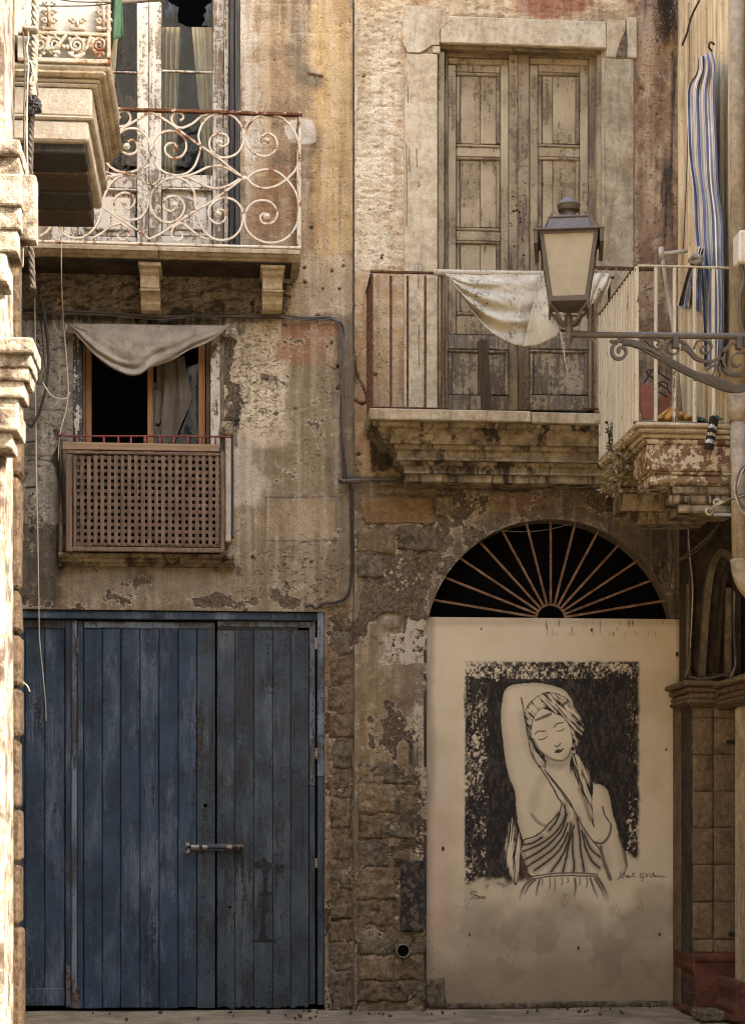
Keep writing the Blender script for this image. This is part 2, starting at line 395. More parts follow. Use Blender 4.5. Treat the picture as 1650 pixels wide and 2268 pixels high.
def thing(name, loc, label, cat, group=None):
    o = bpy.data.objects.new(name, None); COL.objects.link(o); o.location = loc; o.empty_display_size = .1
    return tag(o, label, cat, group)
def tag(o, label, cat, group=None):
    o['label'] = label; o['category'] = cat
    if group: o['group'] = group
    return o
def struct(o): o['kind'] = 'structure'; return o
def stuff(o): o['kind'] = 'stuff'; return o

def grid_mesh(name, xs, zs, Y, mat, parent, keep, paint, snap=None, axis='y'):
    """A wall surface as a fine sheet: keep(x, z) of cell centres, paint(x, z, px, py) -> dict of arrays."""
    X, Z = np.meshgrid(xs, zs); nx, nz = len(xs), len(zs)
    cx = (xs[:-1] + xs[1:]) / 2; cz = (zs[:-1] + zs[1:]) / 2
    CX, CZ = np.meshgrid(cx, cz); K = keep(CX, CZ)
    if snap is not None: X, Z = snap(X, Z, K)
    jj, ii = np.nonzero(K)
    q = np.stack([jj * nx + ii, jj * nx + ii + 1, (jj + 1) * nx + ii + 1, (jj + 1) * nx + ii], 1)
    used, inv = np.unique(q, return_inverse=True); q = inv.reshape(q.shape)
    x = X.ravel()[used]; z = Z.ravel()[used]
    if axis == 'y': px, py = proj(x, np.full_like(x, Y), z)
    else: px, py = proj(np.full_like(x, Y), x, z)
    A = paint(x, z, px, py)
    d = A.pop('disp', np.zeros_like(x))
    if 'mask' in A:
        A['low'] = np.stack([sm(.25, .75, fbm(px / 70, py / 70, 5, 301)), sm(.2, .8, fbm(px / 11, py / 200, 4, 302)), np.clip(A.pop('pit', px * 0), 0, 1)], 1)
    co = np.stack([x, Y + d, z], 1) if axis == 'y' else np.stack([Y + d, x, z], 1)
    if axis == 'x': q = q[:, ::-1]
    me = bpy.data.meshes.new(name); n = len(x); nf = len(q)
    me.vertices.add(n); me.vertices.foreach_set('co', co.ravel())
    me.loops.add(nf * 4); me.loops.foreach_set('vertex_index', q.ravel().astype(np.int32))
    me.polygons.add(nf); me.polygons.foreach_set('loop_start', np.arange(0, nf * 4, 4, dtype=np.int32))
    me.update(calc_edges=True)
    for k, a in A.items():
        c = np.ones((n, 4)); c[:, :3] = a
        me.attributes.new(k, 'FLOAT_COLOR', 'POINT').data.foreach_set('color', c.ravel())
    me.polygons.foreach_set('use_smooth', np.ones(nf, bool))
    me.materials.append(mat)
    o = bpy.data.objects.new(name, me); COL.objects.link(o)
    if parent is not None: adopt(o, parent)
    return o
def axis_pts(lo, hi, step, brk=()):
    b = sorted({lo, hi, *[v for v in brk if lo < v < hi]}); out = []
    for a, c in zip(b[:-1], b[1:]):
        n = max(1, int(round((c - a) / step))); out += list(np.linspace(a, c, n + 1)[:-1])
    return np.array(out + [hi])
def canvas(x, z, px, py, base, under):
    n = len(x)
    return dict(tint=np.tile(lin(base), (n, 1)), under=np.tile(lin(under), (n, 1)), mask=np.zeros((n, 3)), disp=np.zeros(n))
def lay(arr, m, col): arr[:] = arr * (1 - m[:, None]) + lin(col) * m[:, None]
def R(px, py, x0, x1, y0, y1, s=8.0):
    """soft rectangle in photograph pixels"""
    return sm(x0 - s, x0 + s, px) * (1 - sm(x1 - s, x1 + s, px)) * sm(y0 - s, y0 + s, py) * (1 - sm(y1 - s, y1 + s, py))
def E(px, py, cx, cy, rx, ry, s=.35):
    d = np.sqrt(((px - cx) / rx) ** 2 + ((py - cy) / ry) ** 2); return 1 - sm(1 - s, 1 + s, d)

# ------------------------------------------------------------------ material set
M = {}
M['wall'] = mat_wall()
M['pale_stone'] = mat_stone('pale_limestone', L4(222, 206, 174), L4(198, 176, 140), .4, 1, .3, flake=.35)
M['slab_stone'] = mat_stone('balcony_limestone', L4(206, 190, 158), L4(172, 152, 120), .45, 1, .5)
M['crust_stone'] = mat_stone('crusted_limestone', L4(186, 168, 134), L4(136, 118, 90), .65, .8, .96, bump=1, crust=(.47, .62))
M['white_stone'] = mat_stone('whitewashed_stone', L4(206, 196, 178), L4(186, 172, 150), .25, 1, .25)
M['brown_stone'] = mat_stone('brown_sandstone', L4(136, 113, 87), L4(102, 85, 68), .8, 1.3, .4, bump=1.6, flake=.6, flakecol=(146, 124, 96))
M['grey_stone'] = mat_stone('grey_sandstone', L4(124, 111, 91), L4(94, 84, 70), .8, 1.3, .45, bump=1.6, flake=.6, flakecol=(142, 126, 102))
M['ochre_stone'] = mat_stone('ochre_sandstone', L4(164, 132, 92), L4(144, 114, 78), .5, 1.3, .15, bump=1.6)
M['cream_stone'] = mat_stone('cream_sandstone', L4(166, 143, 110), L4(138, 116, 89), .7, 1.3, .3, bump=1.6, flake=.6, flakecol=(116, 96, 74))
M['pier_stone'] = mat_stone('pier_sandstone', L4(140, 118, 88), L4(114, 94, 70), .6, 1.2, .3)
M['peel_stone'] = mat_stone('peeling_stone', L4(158, 128, 96), L4(126, 98, 72), .5, 1, .25, flake=.85)
M['dark_stone'] = mat_stone('dark_plaster', L4(92, 80, 68), L4(64, 56, 48), .6, 1, .4)  # dark two-tone plaster for reveals, jambs, lower wall and the bay
M['sunny_stone'] = mat_stone('flaking_sunny_stone', L4(164, 154, 138), L4(70, 54, 43), .7, 1.5, .25, bump=1.6)
M['red_plinth'] = mat_stone('red_painted_plaster', L4(120, 72, 55), L4(98, 59, 46), .5, 1.1, .2)
M['blue'] = mat_paintwood('faded_blue_paint', L4(56, 76, 96), L4(45, 61, 79), L4(52, 50, 52), .20, crack=0, blotch=L4(118, 128, 148))
M['blue_grey'] = mat_paintwood('grey_blue_paint', L4(68, 79, 88), L4(53, 64, 74), L4(60, 56, 54), .32, crack=0, blotch=L4(106, 114, 116))
M['blue_pale'] = mat_paintwood('pale_blue_paint', L4(124, 136, 152), L4(84, 96, 112), L4(84, 78, 72), .4, crack=0)
M['shutter'] = mat_paintwood('peeling_beige_paint', L4(190, 168, 129), L4(168, 146, 108), L4(132, 108, 79), .27, crack=.6)
M['shutter_dark'] = mat_paintwood('worn_beige_paint', L4(168, 146, 110), L4(144, 122, 91), L4(118, 96, 71), .36, crack=.7)
M['shutter_bare'] = mat_paintwood('mostly_bare_shutter', L4(186, 168, 132), L4(172, 152, 116), L4(128, 112, 92), .60, crack=.5)
M['white_wood'] = mat_paintwood('peeling_white_paint', L4(222, 212, 196), L4(206, 196, 180), L4(140, 124, 104), .42, crack=.25)
M['dark_wood'] = mat_wood('dark_grey_timber', L4(78, 74, 68), L4(50, 48, 46))
M['lattice'] = mat_wood('brown_lattice_wood', L4(134, 104, 80), L4(98, 76, 58), dirt=.6)
M['board'] = mat_wood('tan_board', L4(164, 132, 96), L4(136, 108, 80), (2, 40, 40), .25)
M['orange_wood'] = mat_wood('orange_varnished_wood', L4(166, 116, 68), L4(142, 94, 54), dirt=.2)
M['old_plank'] = mat_wood('old_grey_plank', L4(96, 80, 64), L4(66, 55, 46))
M['white_iron'] = mat_iron('white_painted_iron', L4(224, 214, 194), .40, rust=(150, 84, 36))
M['cast_iron'] = mat_iron('white_cast_iron', L4(196, 186, 166), .36, rust=(140, 84, 42))
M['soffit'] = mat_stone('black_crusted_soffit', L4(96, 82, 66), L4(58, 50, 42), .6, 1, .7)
M['rail_iron'] = mat_iron('rusted_white_rail', L4(212, 198, 172), .78)
M['rust_iron'] = mat_iron('rusted_iron', L4(112, 78, 52), 1.0, rust=(104, 68, 42))
M['fan_iron'] = mat_iron('rusty_grille_iron', L4(126, 98, 72), .7, rust=(132, 92, 60))
M['red_iron'] = mat_iron('red_painted_iron', L4(130, 44, 42), .25)
M['cream_iron'] = mat_paintwood('flaking_cream_iron', L4(228, 216, 188), L4(216, 202, 170), L4(122, 96, 68), .14, crack=0)
M['lamp_iron'] = mat_iron('grey_lamp_iron', L4(92, 84, 74), .06, rough=.5)
M['black_iron'] = mat_plain('black_wire', L4(40, 36, 34), .5)
M['hinge_iron'] = mat_iron('painted_hinge_iron', L4(70, 80, 96), .4, rust=(70, 48, 36))
M['bolt_iron'] = mat_iron('worn_steel_bolt', L4(150, 150, 148), .35, rust=(60, 44, 38), rough=.45)
M['dark'] = mat_plain('dark_room', L4(14, 13, 12), .95, spec=.0, var=.2)
M['cable'] = mat_plain('dark_cable', L4(60, 52, 45), .6)
M['cable_pale'] = mat_plain('pale_cable', L4(196, 184, 162), .6)
M['cable_grey'] = mat_plain('grey_cable', L4(100, 88, 74), .6)
M['pipe'] = mat_stone('cement_pipe', L4(190, 176, 150), L4(160, 146, 122), .35, 1, .35)
M['pvc'] = mat_plain('grey_plastic_pipe', L4(120, 112, 102), .5)
M['linen'] = mat_cloth('grey_linen', L4(172, 160, 144), L4(142, 130, 116), spots=.3)
M['inner_cloth'] = mat_cloth('dark_grey_towel', L4(116, 104, 92), L4(98, 88, 78))
M['sheet'] = mat_cloth('mildewed_white_sheet', L4(206, 196, 174), L4(178, 166, 144), spots=.95)
M['yellow_cloth'] = mat_cloth('ochre_cloth', L4(206, 152, 72), L4(184, 128, 62))
M['green_cloth'] = mat_cloth('green_cloth', L4(84, 120, 92), L4(70, 104, 78))
M['teal_cloth'] = mat_cloth('dull_green_cloth', L4(86, 104, 88), L4(66, 80, 68))
M['curtain'] = mat_cloth('cream_curtain', L4(206, 190, 150), L4(186, 168, 128))
M['terracotta'] = mat_plain('terracotta_panel', L4(158, 92, 66), .7)
M['white_sheet_metal'] = mat_plain('white_sheet_metal', L4(206, 198, 182), .5, var=.3)
M['dry_leaf'] = mat_plain('dry_leaves', L4(136, 116, 78), .8, scale=60)
M['green_leaf'] = mat_plain('dusty_leaves', L4(96, 98, 66), .8, scale=60)
M['dead_weed'] = mat_plain('dead_weed', L4(78, 66, 52), .9, scale=60)
def mat_glass(name, tint=(.95, .95, .94, 1), rough=.03):
    t = NT(name); t.b.inputs['Transmission Weight'].default_value = 1.0; t.b.inputs['IOR'].default_value = 1.45
    n = t.noise(4, 3, .5); dirt = t.step(t.noise(9, 6, .7, sc=(1.5, 1, .4)), .45, .75, rough, rough + .25)
    return t.out(tint, dirt, t.bump(n, .15, .02), spec=.5)
M['glass'] = mat_glass('old_window_glass')
def mat_lampglass():
    t = NT('milky_lamp_glass'); n = t.noise(8, 5, .6)
    c = t.mix(t.step(n, .35, .65), L4(194, 183, 157), L4(178, 167, 142))
    t.b.inputs['Transmission Weight'].default_value = .45; t.b.inputs['Subsurface Weight'].default_value = 0
    return t.out(c, .45, t.bump(t.noise(160, 2, .5), .12, .002), spec=.4)
M['lamp_glass'] = mat_lampglass()
def mat_stripe():
    t = NT('blue_striped_cotton'); u = t.attr('su', 'Fac')
    # cream ground, broad blue bands, thin blue lines beside them
    f = t.math('FRACT', t.math('MULTIPLY', u, 3.6))
    band = t.math('MULTIPLY', t.step(f, .04, .06), t.step(f, .34, .36, 1, 0))
    l1 = t.math('MULTIPLY', t.step(f, .50, .515), t.step(f, .545, .56, 1, 0)); l2 = t.math('MULTIPLY', t.step(f, .60, .615), t.step(f, .645, .66, 1, 0)); l3 = t.math('MULTIPLY', t.step(f, .90, .915), t.step(f, .945, .96, 1, 0))
    m_ = t.math('MAXIMUM', band, t.math('MAXIMUM', l1, t.math('MAXIMUM', l2, l3)))
    n = t.noise(5, 5, .6); wv = t.noise(300, 2, .5)
    c = t.mix(m_, t.mix(t.step(n, .3, .7), L4(226, 218, 200), L4(206, 196, 176)), t.mix(t.step(n, .3, .7), L4(104, 112, 150), L4(84, 92, 136)))
    return t.out(c, .95, t.bump(wv, .25, .002), spec=.1)
M['stripe'] = mat_stripe()
def mat_sock():
    t = NT('black_knit_with_grey_bands'); v = t.attr('sv', 'Fac')
    a = None
    for lo, hi in ((.25, .36), (.48, .57), (.68, .80)):
        q = t.math('MULTIPLY', t.step(v, lo, lo + .01), t.step(v, hi, hi + .01, 1, 0)); a = q if a is None else t.math('MAXIMUM', a, q)
    n = t.noise(90, 4, .7)
    return t.out(t.mix(t.math('MULTIPLY', a, t.step(n, .4, .55)), L4(42, 38, 38), L4(190, 180, 168)), .95, t.bump(n, .4, .004), spec=.1)
M['sock'] = mat_sock()
def mat_rope(name, a, b):
    t = NT(name); n = t.noise(40, 4, .6)
    return t.out(t.mix(t.step(n, .35, .65), a, b), .8, t.bump(n, .3, .004), spec=.2)
M['rope'] = mat_rope('twisted_grey_cable', L4(206, 194, 170), L4(140, 128, 110))
M['rope_dark'] = mat_rope('twisted_dark_cable', L4(112, 102, 90), L4(80, 72, 64))

# ------------------------------------------------------------------ ground
def paint_ground(x, z, px, py): pass
def mat_ground():
    t = NT('worn_paving'); n1 = t.noise(3, 6, .65); n2 = t.noise(20, 7, .7); n3 = t.noise(90, 4, .6); s = t.noise(6, 6, .7, sc=(.5, 3, 1))
    c = t.mix(t.step(n1, .35, .65), L4(164, 144, 114), L4(128, 110, 86))
    c = t.mix(t.step(s, .48, .66, 0, .6), c, L4(84, 74, 62)); c = t.mix(t.step(n2, .56, .68, 0, .6), c, L4(62, 54, 46))
    c = t.mix(t.step(n3, .3, .7, 0, .4), t.mix(1, c, (.75, .74, .72), 'MULTIPLY'), c)
    return t.out(c, .88, t.bump(t.math('ADD', n2, t.math('MULTIPLY', n3, .3)), .7, .012), spec=.2)
M['ground'] = mat_ground()
g = MB(); nx, ny = 90, 60
xs = np.linspace(-4, 6, nx); ys = np.linspace(-16, .6, ny) ; ys = -16 + 16.6 * (1 - (1 - np.linspace(0, 1, ny)) ** 2)
G = []
for y in ys:
    row = []
    for x in xs:
        h = .02 * (float(fbm(x * 1.7 + 9, y * 1.7, 4, 5)) - .5) + .02 * float(sm(-.35, -.02, y)) + .025 * max(0, (x - 1.0) / 4)
        row.append((x, y, h))
    G.append(row)
g.sheet(G, False); street = struct(g.build('pavement', M['ground'], smooth=True))
street['label'] = 'worn grey brown paving in front of the house fronts'
gg = MB(); gg.box(-120, 120, -120, 120, -.6, -.08); struct(gg.build('ground', M['ground']))

# ------------------------------------------------------------------ the left house: front wall
YA, YB = 0.0, -0.045
XSEAM = W(783, 1200, 0).x
house_a = thing('plaster_house', (.3, 0, 0), 'old ochre plaster house with the blue plank door and white scrollwork balcony', 'house')
house_b = thing('stone_house', (2.2, 0, 0), 'old house with beige double shutters, rusty balcony and arched doorway bricked up', 'house')
ax0, ax1 = -3.2, XSEAM - .006
DA = rectw(30, 719, 1352, 2243, YA); DA = (-2.2, DA[1], -.05, DA[3])            # blue door opening
WA = rectw(163, 488, 727, 1226, YA)                                             # lattice window
UA = rectw(112, 533, -140, 560, YA); UA = (UA[0], UA[1], UA[2], 8.35)           # upper door
OPEN_A = [DA, WA, UA]
def keep_rects(rects):
    def k(CX, CZ):
        m_ = np.ones(CX.shape, bool)
        for a, b, c, d in rects: m_ &= ~((CX > a) & (CX < b) & (CZ > c) & (CZ < d))
        return m_
    return k
def joints(px, py, rows, cols_of, wd=1.6):
    m_ = np.zeros_like(px)
    for k, (y0, y1) in enumerate(zip(rows[:-1], rows[1:])):
        m_ = np.maximum(m_, 1 - sm(wd * .5, wd * 1.6, abs(py - y0)))
        for c in cols_of(k): m_ = np.maximum(m_, (1 - sm(wd * .5, wd * 1.6, abs(px - c))) * (py > y0) * (py < y1))
    return m_
def paint_a(x, z, px, py):
    C = canvas(x, z, px, py, (152, 132, 104), (112, 92, 72)); T, U, K = C['tint'], C['under'], C['mask']
    wx = px + (fbm(px / 60, py / 60, 4, 1) - .5) * 70 + (fbm(px / 14, py / 14, 3, 2) - .5) * 16; wy = py + (fbm(px / 60, py / 60, 4, 3) - .5) * 70 + (fbm(px / 14, py / 14, 3, 4) - .5) * 16
    n = fbm(px / 90, py / 90, 5, 9); sk = fbm(px / 16, py / 240, 4, 12); fine = fbm(px / 9, py / 9, 3, 13)
    # above: ochre ashlar under thin limewash
    up = R(px, wy, 500, 800, -900, 560, 20)
    lay(T, up, (178, 148, 110)); lay(T, up * sm(.42, .62, n), (150, 126, 98)); lay(T, R(wx, py, 694, 790, -900, 640, 16) * sm(.3, .55, sk + .1), (206, 172, 116))
    lay(T, R(wx, py, 528, 566, -900, 600, 4), (196, 184, 164)); lay(T, R(wx, py, 566, 600, -900, 600, 10) * .5, (196, 170, 128))
    lay(T, R(wx, wy, 640, 690, 60, 190, 12) * .8, (132, 120, 98))
    lay(T, R(wx, wy, 566, 690, 380, 560, 20) * sm(.4, .6, sk), (150, 118, 86)); lay(T, R(wx, wy, 540, 640, 380, 530, 20) * sm(.45, .6, n) * .7, (176, 128, 88))
    lay(T, R(px, py, 628, 700, 262, 318, 3) * sm(.3, .36, E(wx * .5 + px * .5, wy * .5 + py * .5, 662, 290, 34, 27, .1)), (212, 202, 186))
    # under the balcony: grey, damp, streaked
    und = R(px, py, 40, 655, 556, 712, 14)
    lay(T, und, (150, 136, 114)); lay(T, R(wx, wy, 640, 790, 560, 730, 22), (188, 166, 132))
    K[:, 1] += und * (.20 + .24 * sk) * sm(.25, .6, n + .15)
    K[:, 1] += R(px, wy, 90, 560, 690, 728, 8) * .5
    # middle: pitted cream render, red and ochre washes
    mid = R(wx, wy, 40, 800, 712, 1345, 10)
    lay(T, mid, (158, 138, 108)); lay(T, R(wx, wy, 40, 165, 700, 1160, 10), (152, 143, 129))
    lay(T, R(wx, wy, 480, 640, 712, 985, 22), (220, 202, 170)); lay(T, R(wx, wy, 500, 575, 960, 1110, 14) * .9, (208, 192, 168))
    lay(T, R(wx, wy, 628, 740, 715, 805, 14), (168, 124, 92)); lay(T, R(wx, wy, 640, 760, 800, 1040, 24), (156, 138, 104)); lay(T, R(wx, py, 730, 800, 700, 1330, 10) * .8, (138, 122, 98))
    lay(T, R(wx, wy, 560, 590, 990, 1040, 8) * .7, (156, 136, 116)); lay(T, R(px, py, 588, 743, 1102, 1198, 2) * (.12 + .4 * sm(.38, .62, n)), (178, 152, 120)); lay(T, R(wx, wy, 640, 730, 1100, 1200, 22) * .45, (190, 160, 122))
    lay(T, R(wx, wy, 500, 740, 1200, 1345, 24) * .8, (150, 130, 100)); lay(T, R(wx, wy, 530, 700, 1220, 1300, 24) * sm(.5, .6, n) * .7, (120, 102, 80))
    lay(T, R(wx, wy, 150, 500, 1246, 1335, 8), (164, 146, 122)); lay(T, R(wx, wy, 40, 142, 1150, 1350, 12), (104, 96, 84)); lay(T, E(wx, wy, 315, 1275, 40, 28), (128, 112, 92))
    K[:, 1] += R(px, wy, 140, 540, 1246, 1320, 16) * (.12 + .22 * sk) + R(wx, wy, 40, 150, 1165, 1350, 14) * .35
    K[:, 1] += R(wx, py, 500, 545, 720, 940, 8) * .3 + R(wx, wy, 120, 150, 960, 1260, 8) * .6 + R(wx, wy, 486, 540, 935, 1000, 10) * .5 + R(wx, wy, 486, 520, 1150, 1260, 8) * .4
    K[:, 0] += R(wx, wy, 500, 530, 850, 990, 12) * .6 + R(wx, wy, 480, 515, 740, 860, 6) * .5 + R(wx, wy, 60, 720, 1318, 1352, 6) * .35 + E(wx, wy, 305, 1290, 45, 26) * .4
    K[:, 0] += R(wx, wy, 60, 780, 560, 1340, 30) * .12 + R(px, py, 150, 480, 690, 724, 6) * .35
    # quoin strip beside the blue door
    q = R(px, py, 719, 800, 1338, 2300, 3); lay(T, q, (150, 124, 92)); lay(T, q * sm(1700, 2250, py) * .7, (104, 92, 76)); lay(U, q, (104, 82, 60)); K[:, 0] += q * .3
    lay(U, R(px, py, 0, 700, 700, 1340, 20), (122, 108, 92))
    # ashlar joints that show through
    rows = [-54, 10, 73, 137, 200, 264, 330, 396, 460, 524, 588]
    J = joints(px + (fbm(px / 30, py / 30, 2, 5) - .5) * 6, py + (fbm(px / 40, py / 40, 2, 6) - .5) * 6, rows, lambda k: (560 + 60 * (k % 2), 640 + 40 * (k % 3), 735), 1.3) * R(px, py, 535, 776, -200, 560, 4) * sm(.35, .6, n)
    J2 = joints(px, py + (n - .5) * 8, [908, 1008, 1162, 1340], lambda k: (), 1.5) * R(px, py, 40, 135, 850, 1345, 3)
    jp = (1 - sm(.8, 2.4, np.minimum(abs(py - 1101), abs(py - 1198)) + 99 * ((px < 588) | (px > 744)))) + (1 - sm(.8, 2.2, np.minimum(abs(px - 588), abs(px - 744)) + 99 * ((py < 1101) | (py > 1198)))) * .7
    C['disp'] += J * .004 + J2 * .005 + jp * .005 * sm(.3, .6, fine)
    lay(T, np.clip(J * .55, 0, 1), (214, 186, 140)); lay(T, np.clip(J2 * .6 + jp * .6, 0, 1), (74, 62, 50))
    # relief: hollows, tooling, pits, bulges
    dif = .45 * sm(.56, .66, fbm(px / 9, py / 7, 4, 31)) * (R(wx, wy, 490, 640, 720, 1000, 20) + R(wx, wy, 60, 165, 720, 1200, 10) + R(px, py, 80, 650, 570, 712, 10))
    C['disp'] += np.clip(dif, 0, 1) * .010 + (n - .5) * .02 + (fbm(px / 22, py / 22, 4, 21) - .5) * .012
    lay(T, np.clip(dif, 0, 1) * .6, (104, 88, 70)); tl = sm(.54, .64, fbm((px - py * .4) / 15, (py + px * .15) / 5, 3, 35)) * R(px, py, 60, 652, 566, 712, 12); C['disp'] += tl * .012; lay(T, tl * .7, (74, 63, 52))
    C['disp'] += np.clip(K[:, 0], 0, 1) * .006
    for hx, hy, r in ((675, 593, 3), (676, 625, 4), (1000 * .66, 600, 3), (590, 568, 3), (735, 760, 3), (752, 640, 3), (704, 700, 4), (748, 812, 3), (760, 590, 3), (690, 505, 2.5), (735, 600, 3), (748, 860, 3), (715, 640, 2.5), (630, 720, 3), (655, 905, 2.5), (560, 1235, 3), (690, 1245, 3)):
        h = 1 - sm(r * .6, r * 1.3, np.hypot(px - hx, py - hy)); C['disp'] += h * .03; lay(T, h * .9, (46, 38, 32)); K[:, 2] *= (1 - h)
    C['pit'] = np.clip(R(wx, wy, 492, 620, 718, 960, 26) * .95 + R(wx, wy, 60, 165, 720, 1180, 14) * .7 + R(wx, wy, 60, 655, 566, 712, 14) * .6 + R(wx, wy, 500, 770, 1200, 1345, 30) * .62 + R(wx, wy, 620, 780, 560, 1200, 40) * .3 + R(px, wy, 719, 790, 1340, 2260, 10) * .7 + R(wx, wy, 535, 780, -200, 560, 30) * .22 + .12, 0, 1)
    C['mask'] = np.clip(K, 0, 1.5)
    return C
STEP = .0105
xs = axis_pts(ax0, ax1, STEP, [v for o in OPEN_A for v in o[:2]]); xs = xs[xs > -1.95] if False else xs
xs = np.concatenate([np.linspace(ax0, -1.75, 12)[:-1], axis_pts(-1.75, ax1, STEP, [v for o in OPEN_A for v in o[:2]])])
zs = axis_pts(-.05, 8.35, STEP, [v for o in OPEN_A for v in o[2:]])
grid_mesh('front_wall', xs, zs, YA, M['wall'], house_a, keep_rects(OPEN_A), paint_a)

def reveals(parent, op, Y, depth, mat, bottom=True):
    a, b, c, d = op; e = .0; m_ = MB()
    m_.add([(a, Y, c), (a, Y + depth, c), (a, Y + depth, d), (a, Y, d)], [(0, 1, 2, 3)])
    m_.add([(b, Y, c), (b, Y, d), (b, Y + depth, d), (b, Y + depth, c)], [(0, 1, 2, 3)])
    m_.add([(a, Y, d), (a, Y + depth, d), (b, Y + depth, d), (b, Y, d)], [(0, 1, 2, 3)])
    if bottom: m_.add([(a, Y, c), (b, Y, c), (b, Y + depth, c), (a, Y + depth, c)], [(0, 1, 2, 3)])
    return m_.build('reveal', mat, parent)
M['reveal'] = mat_stone('reveal_plaster', L4(150, 136, 116), L4(118, 106, 90), .5, 1, .4)
reveals(house_a, DA, YA, .5, M['dark_stone'], False); reveals(house_a, WA, YA, .34, M['reveal']); reveals(house_a, UA, YA, .34, M['reveal'])
def house_body(parent, x0, x1, y0, y1, ztop, mat):
    """solid mass of the house behind and above the visible front"""
    MB().box(x0, x1, y0, y1, -.1, 8.35).build('room', M['dark'], parent)
    MB().box(x0, x1, min(0, y0 - .5), y1, 8.352, ztop, .02).build('upper_storey', mat, parent)
M['far_plaster'] = mat_stone('ochre_render', L4(200, 186, 162), L4(180, 164, 138), .3, .5, .2)
house_body(house_a, ax0, ax1, .62, 6, 11.2, M['far_plaster'])

# ------------------------------------------------------------------ the right house: front wall with the arch
bx0, bx1 = XSEAM + .006, 3.80
ACX, ACZ = W(1222, 1431, YB).x, W(1222, 1431, YB).z; AR = 281 * mpp(1222, YB)
ASPR = ACZ                                                                        # straight jambs below this height
DB = rectw(968, 1333, 93, 912, YB)
PX0, PX1, PZ1 = W(944.5, 1700, YB).x, W(1527, 1700, YB).x, W(1222, 1369, YB + .05).z
def in_arch(X, Z): return (((X - ACX) ** 2 + (Z - ACZ) ** 2 < AR * AR) & (Z > ACZ)) | ((X > PX0) & (X < PX1) & (Z < PZ1))
def keep_b(CX, CZ): return keep_rects([DB])(CX, CZ) & ~in_arch(CX, CZ)
def snap_b(X, Z, K):
    nz, nx = X.shape
    kept = np.zeros((nz, nx), bool); cut = np.zeros((nz, nx), bool)
    for dj in (0, 1):
        for di in (0, 1):
            kept[dj:nz - 1 + dj, di:nx - 1 + di] |= K; cut[dj:nz - 1 + dj, di:nx - 1 + di] |= ~K
    near = np.hypot(X - ACX, Z - ACZ)
    edge = kept & cut & (Z > PZ1 + .012) & (abs(near - AR) < .04)
    X = X.copy(); Z = Z.copy()
    s = AR / np.maximum(near, 1e-6)
    X[edge] = ACX + (X[edge] - ACX) * s[edge]; Z[edge] = ACZ + (Z[edge] - ACZ) * s[edge]
    return X, Z
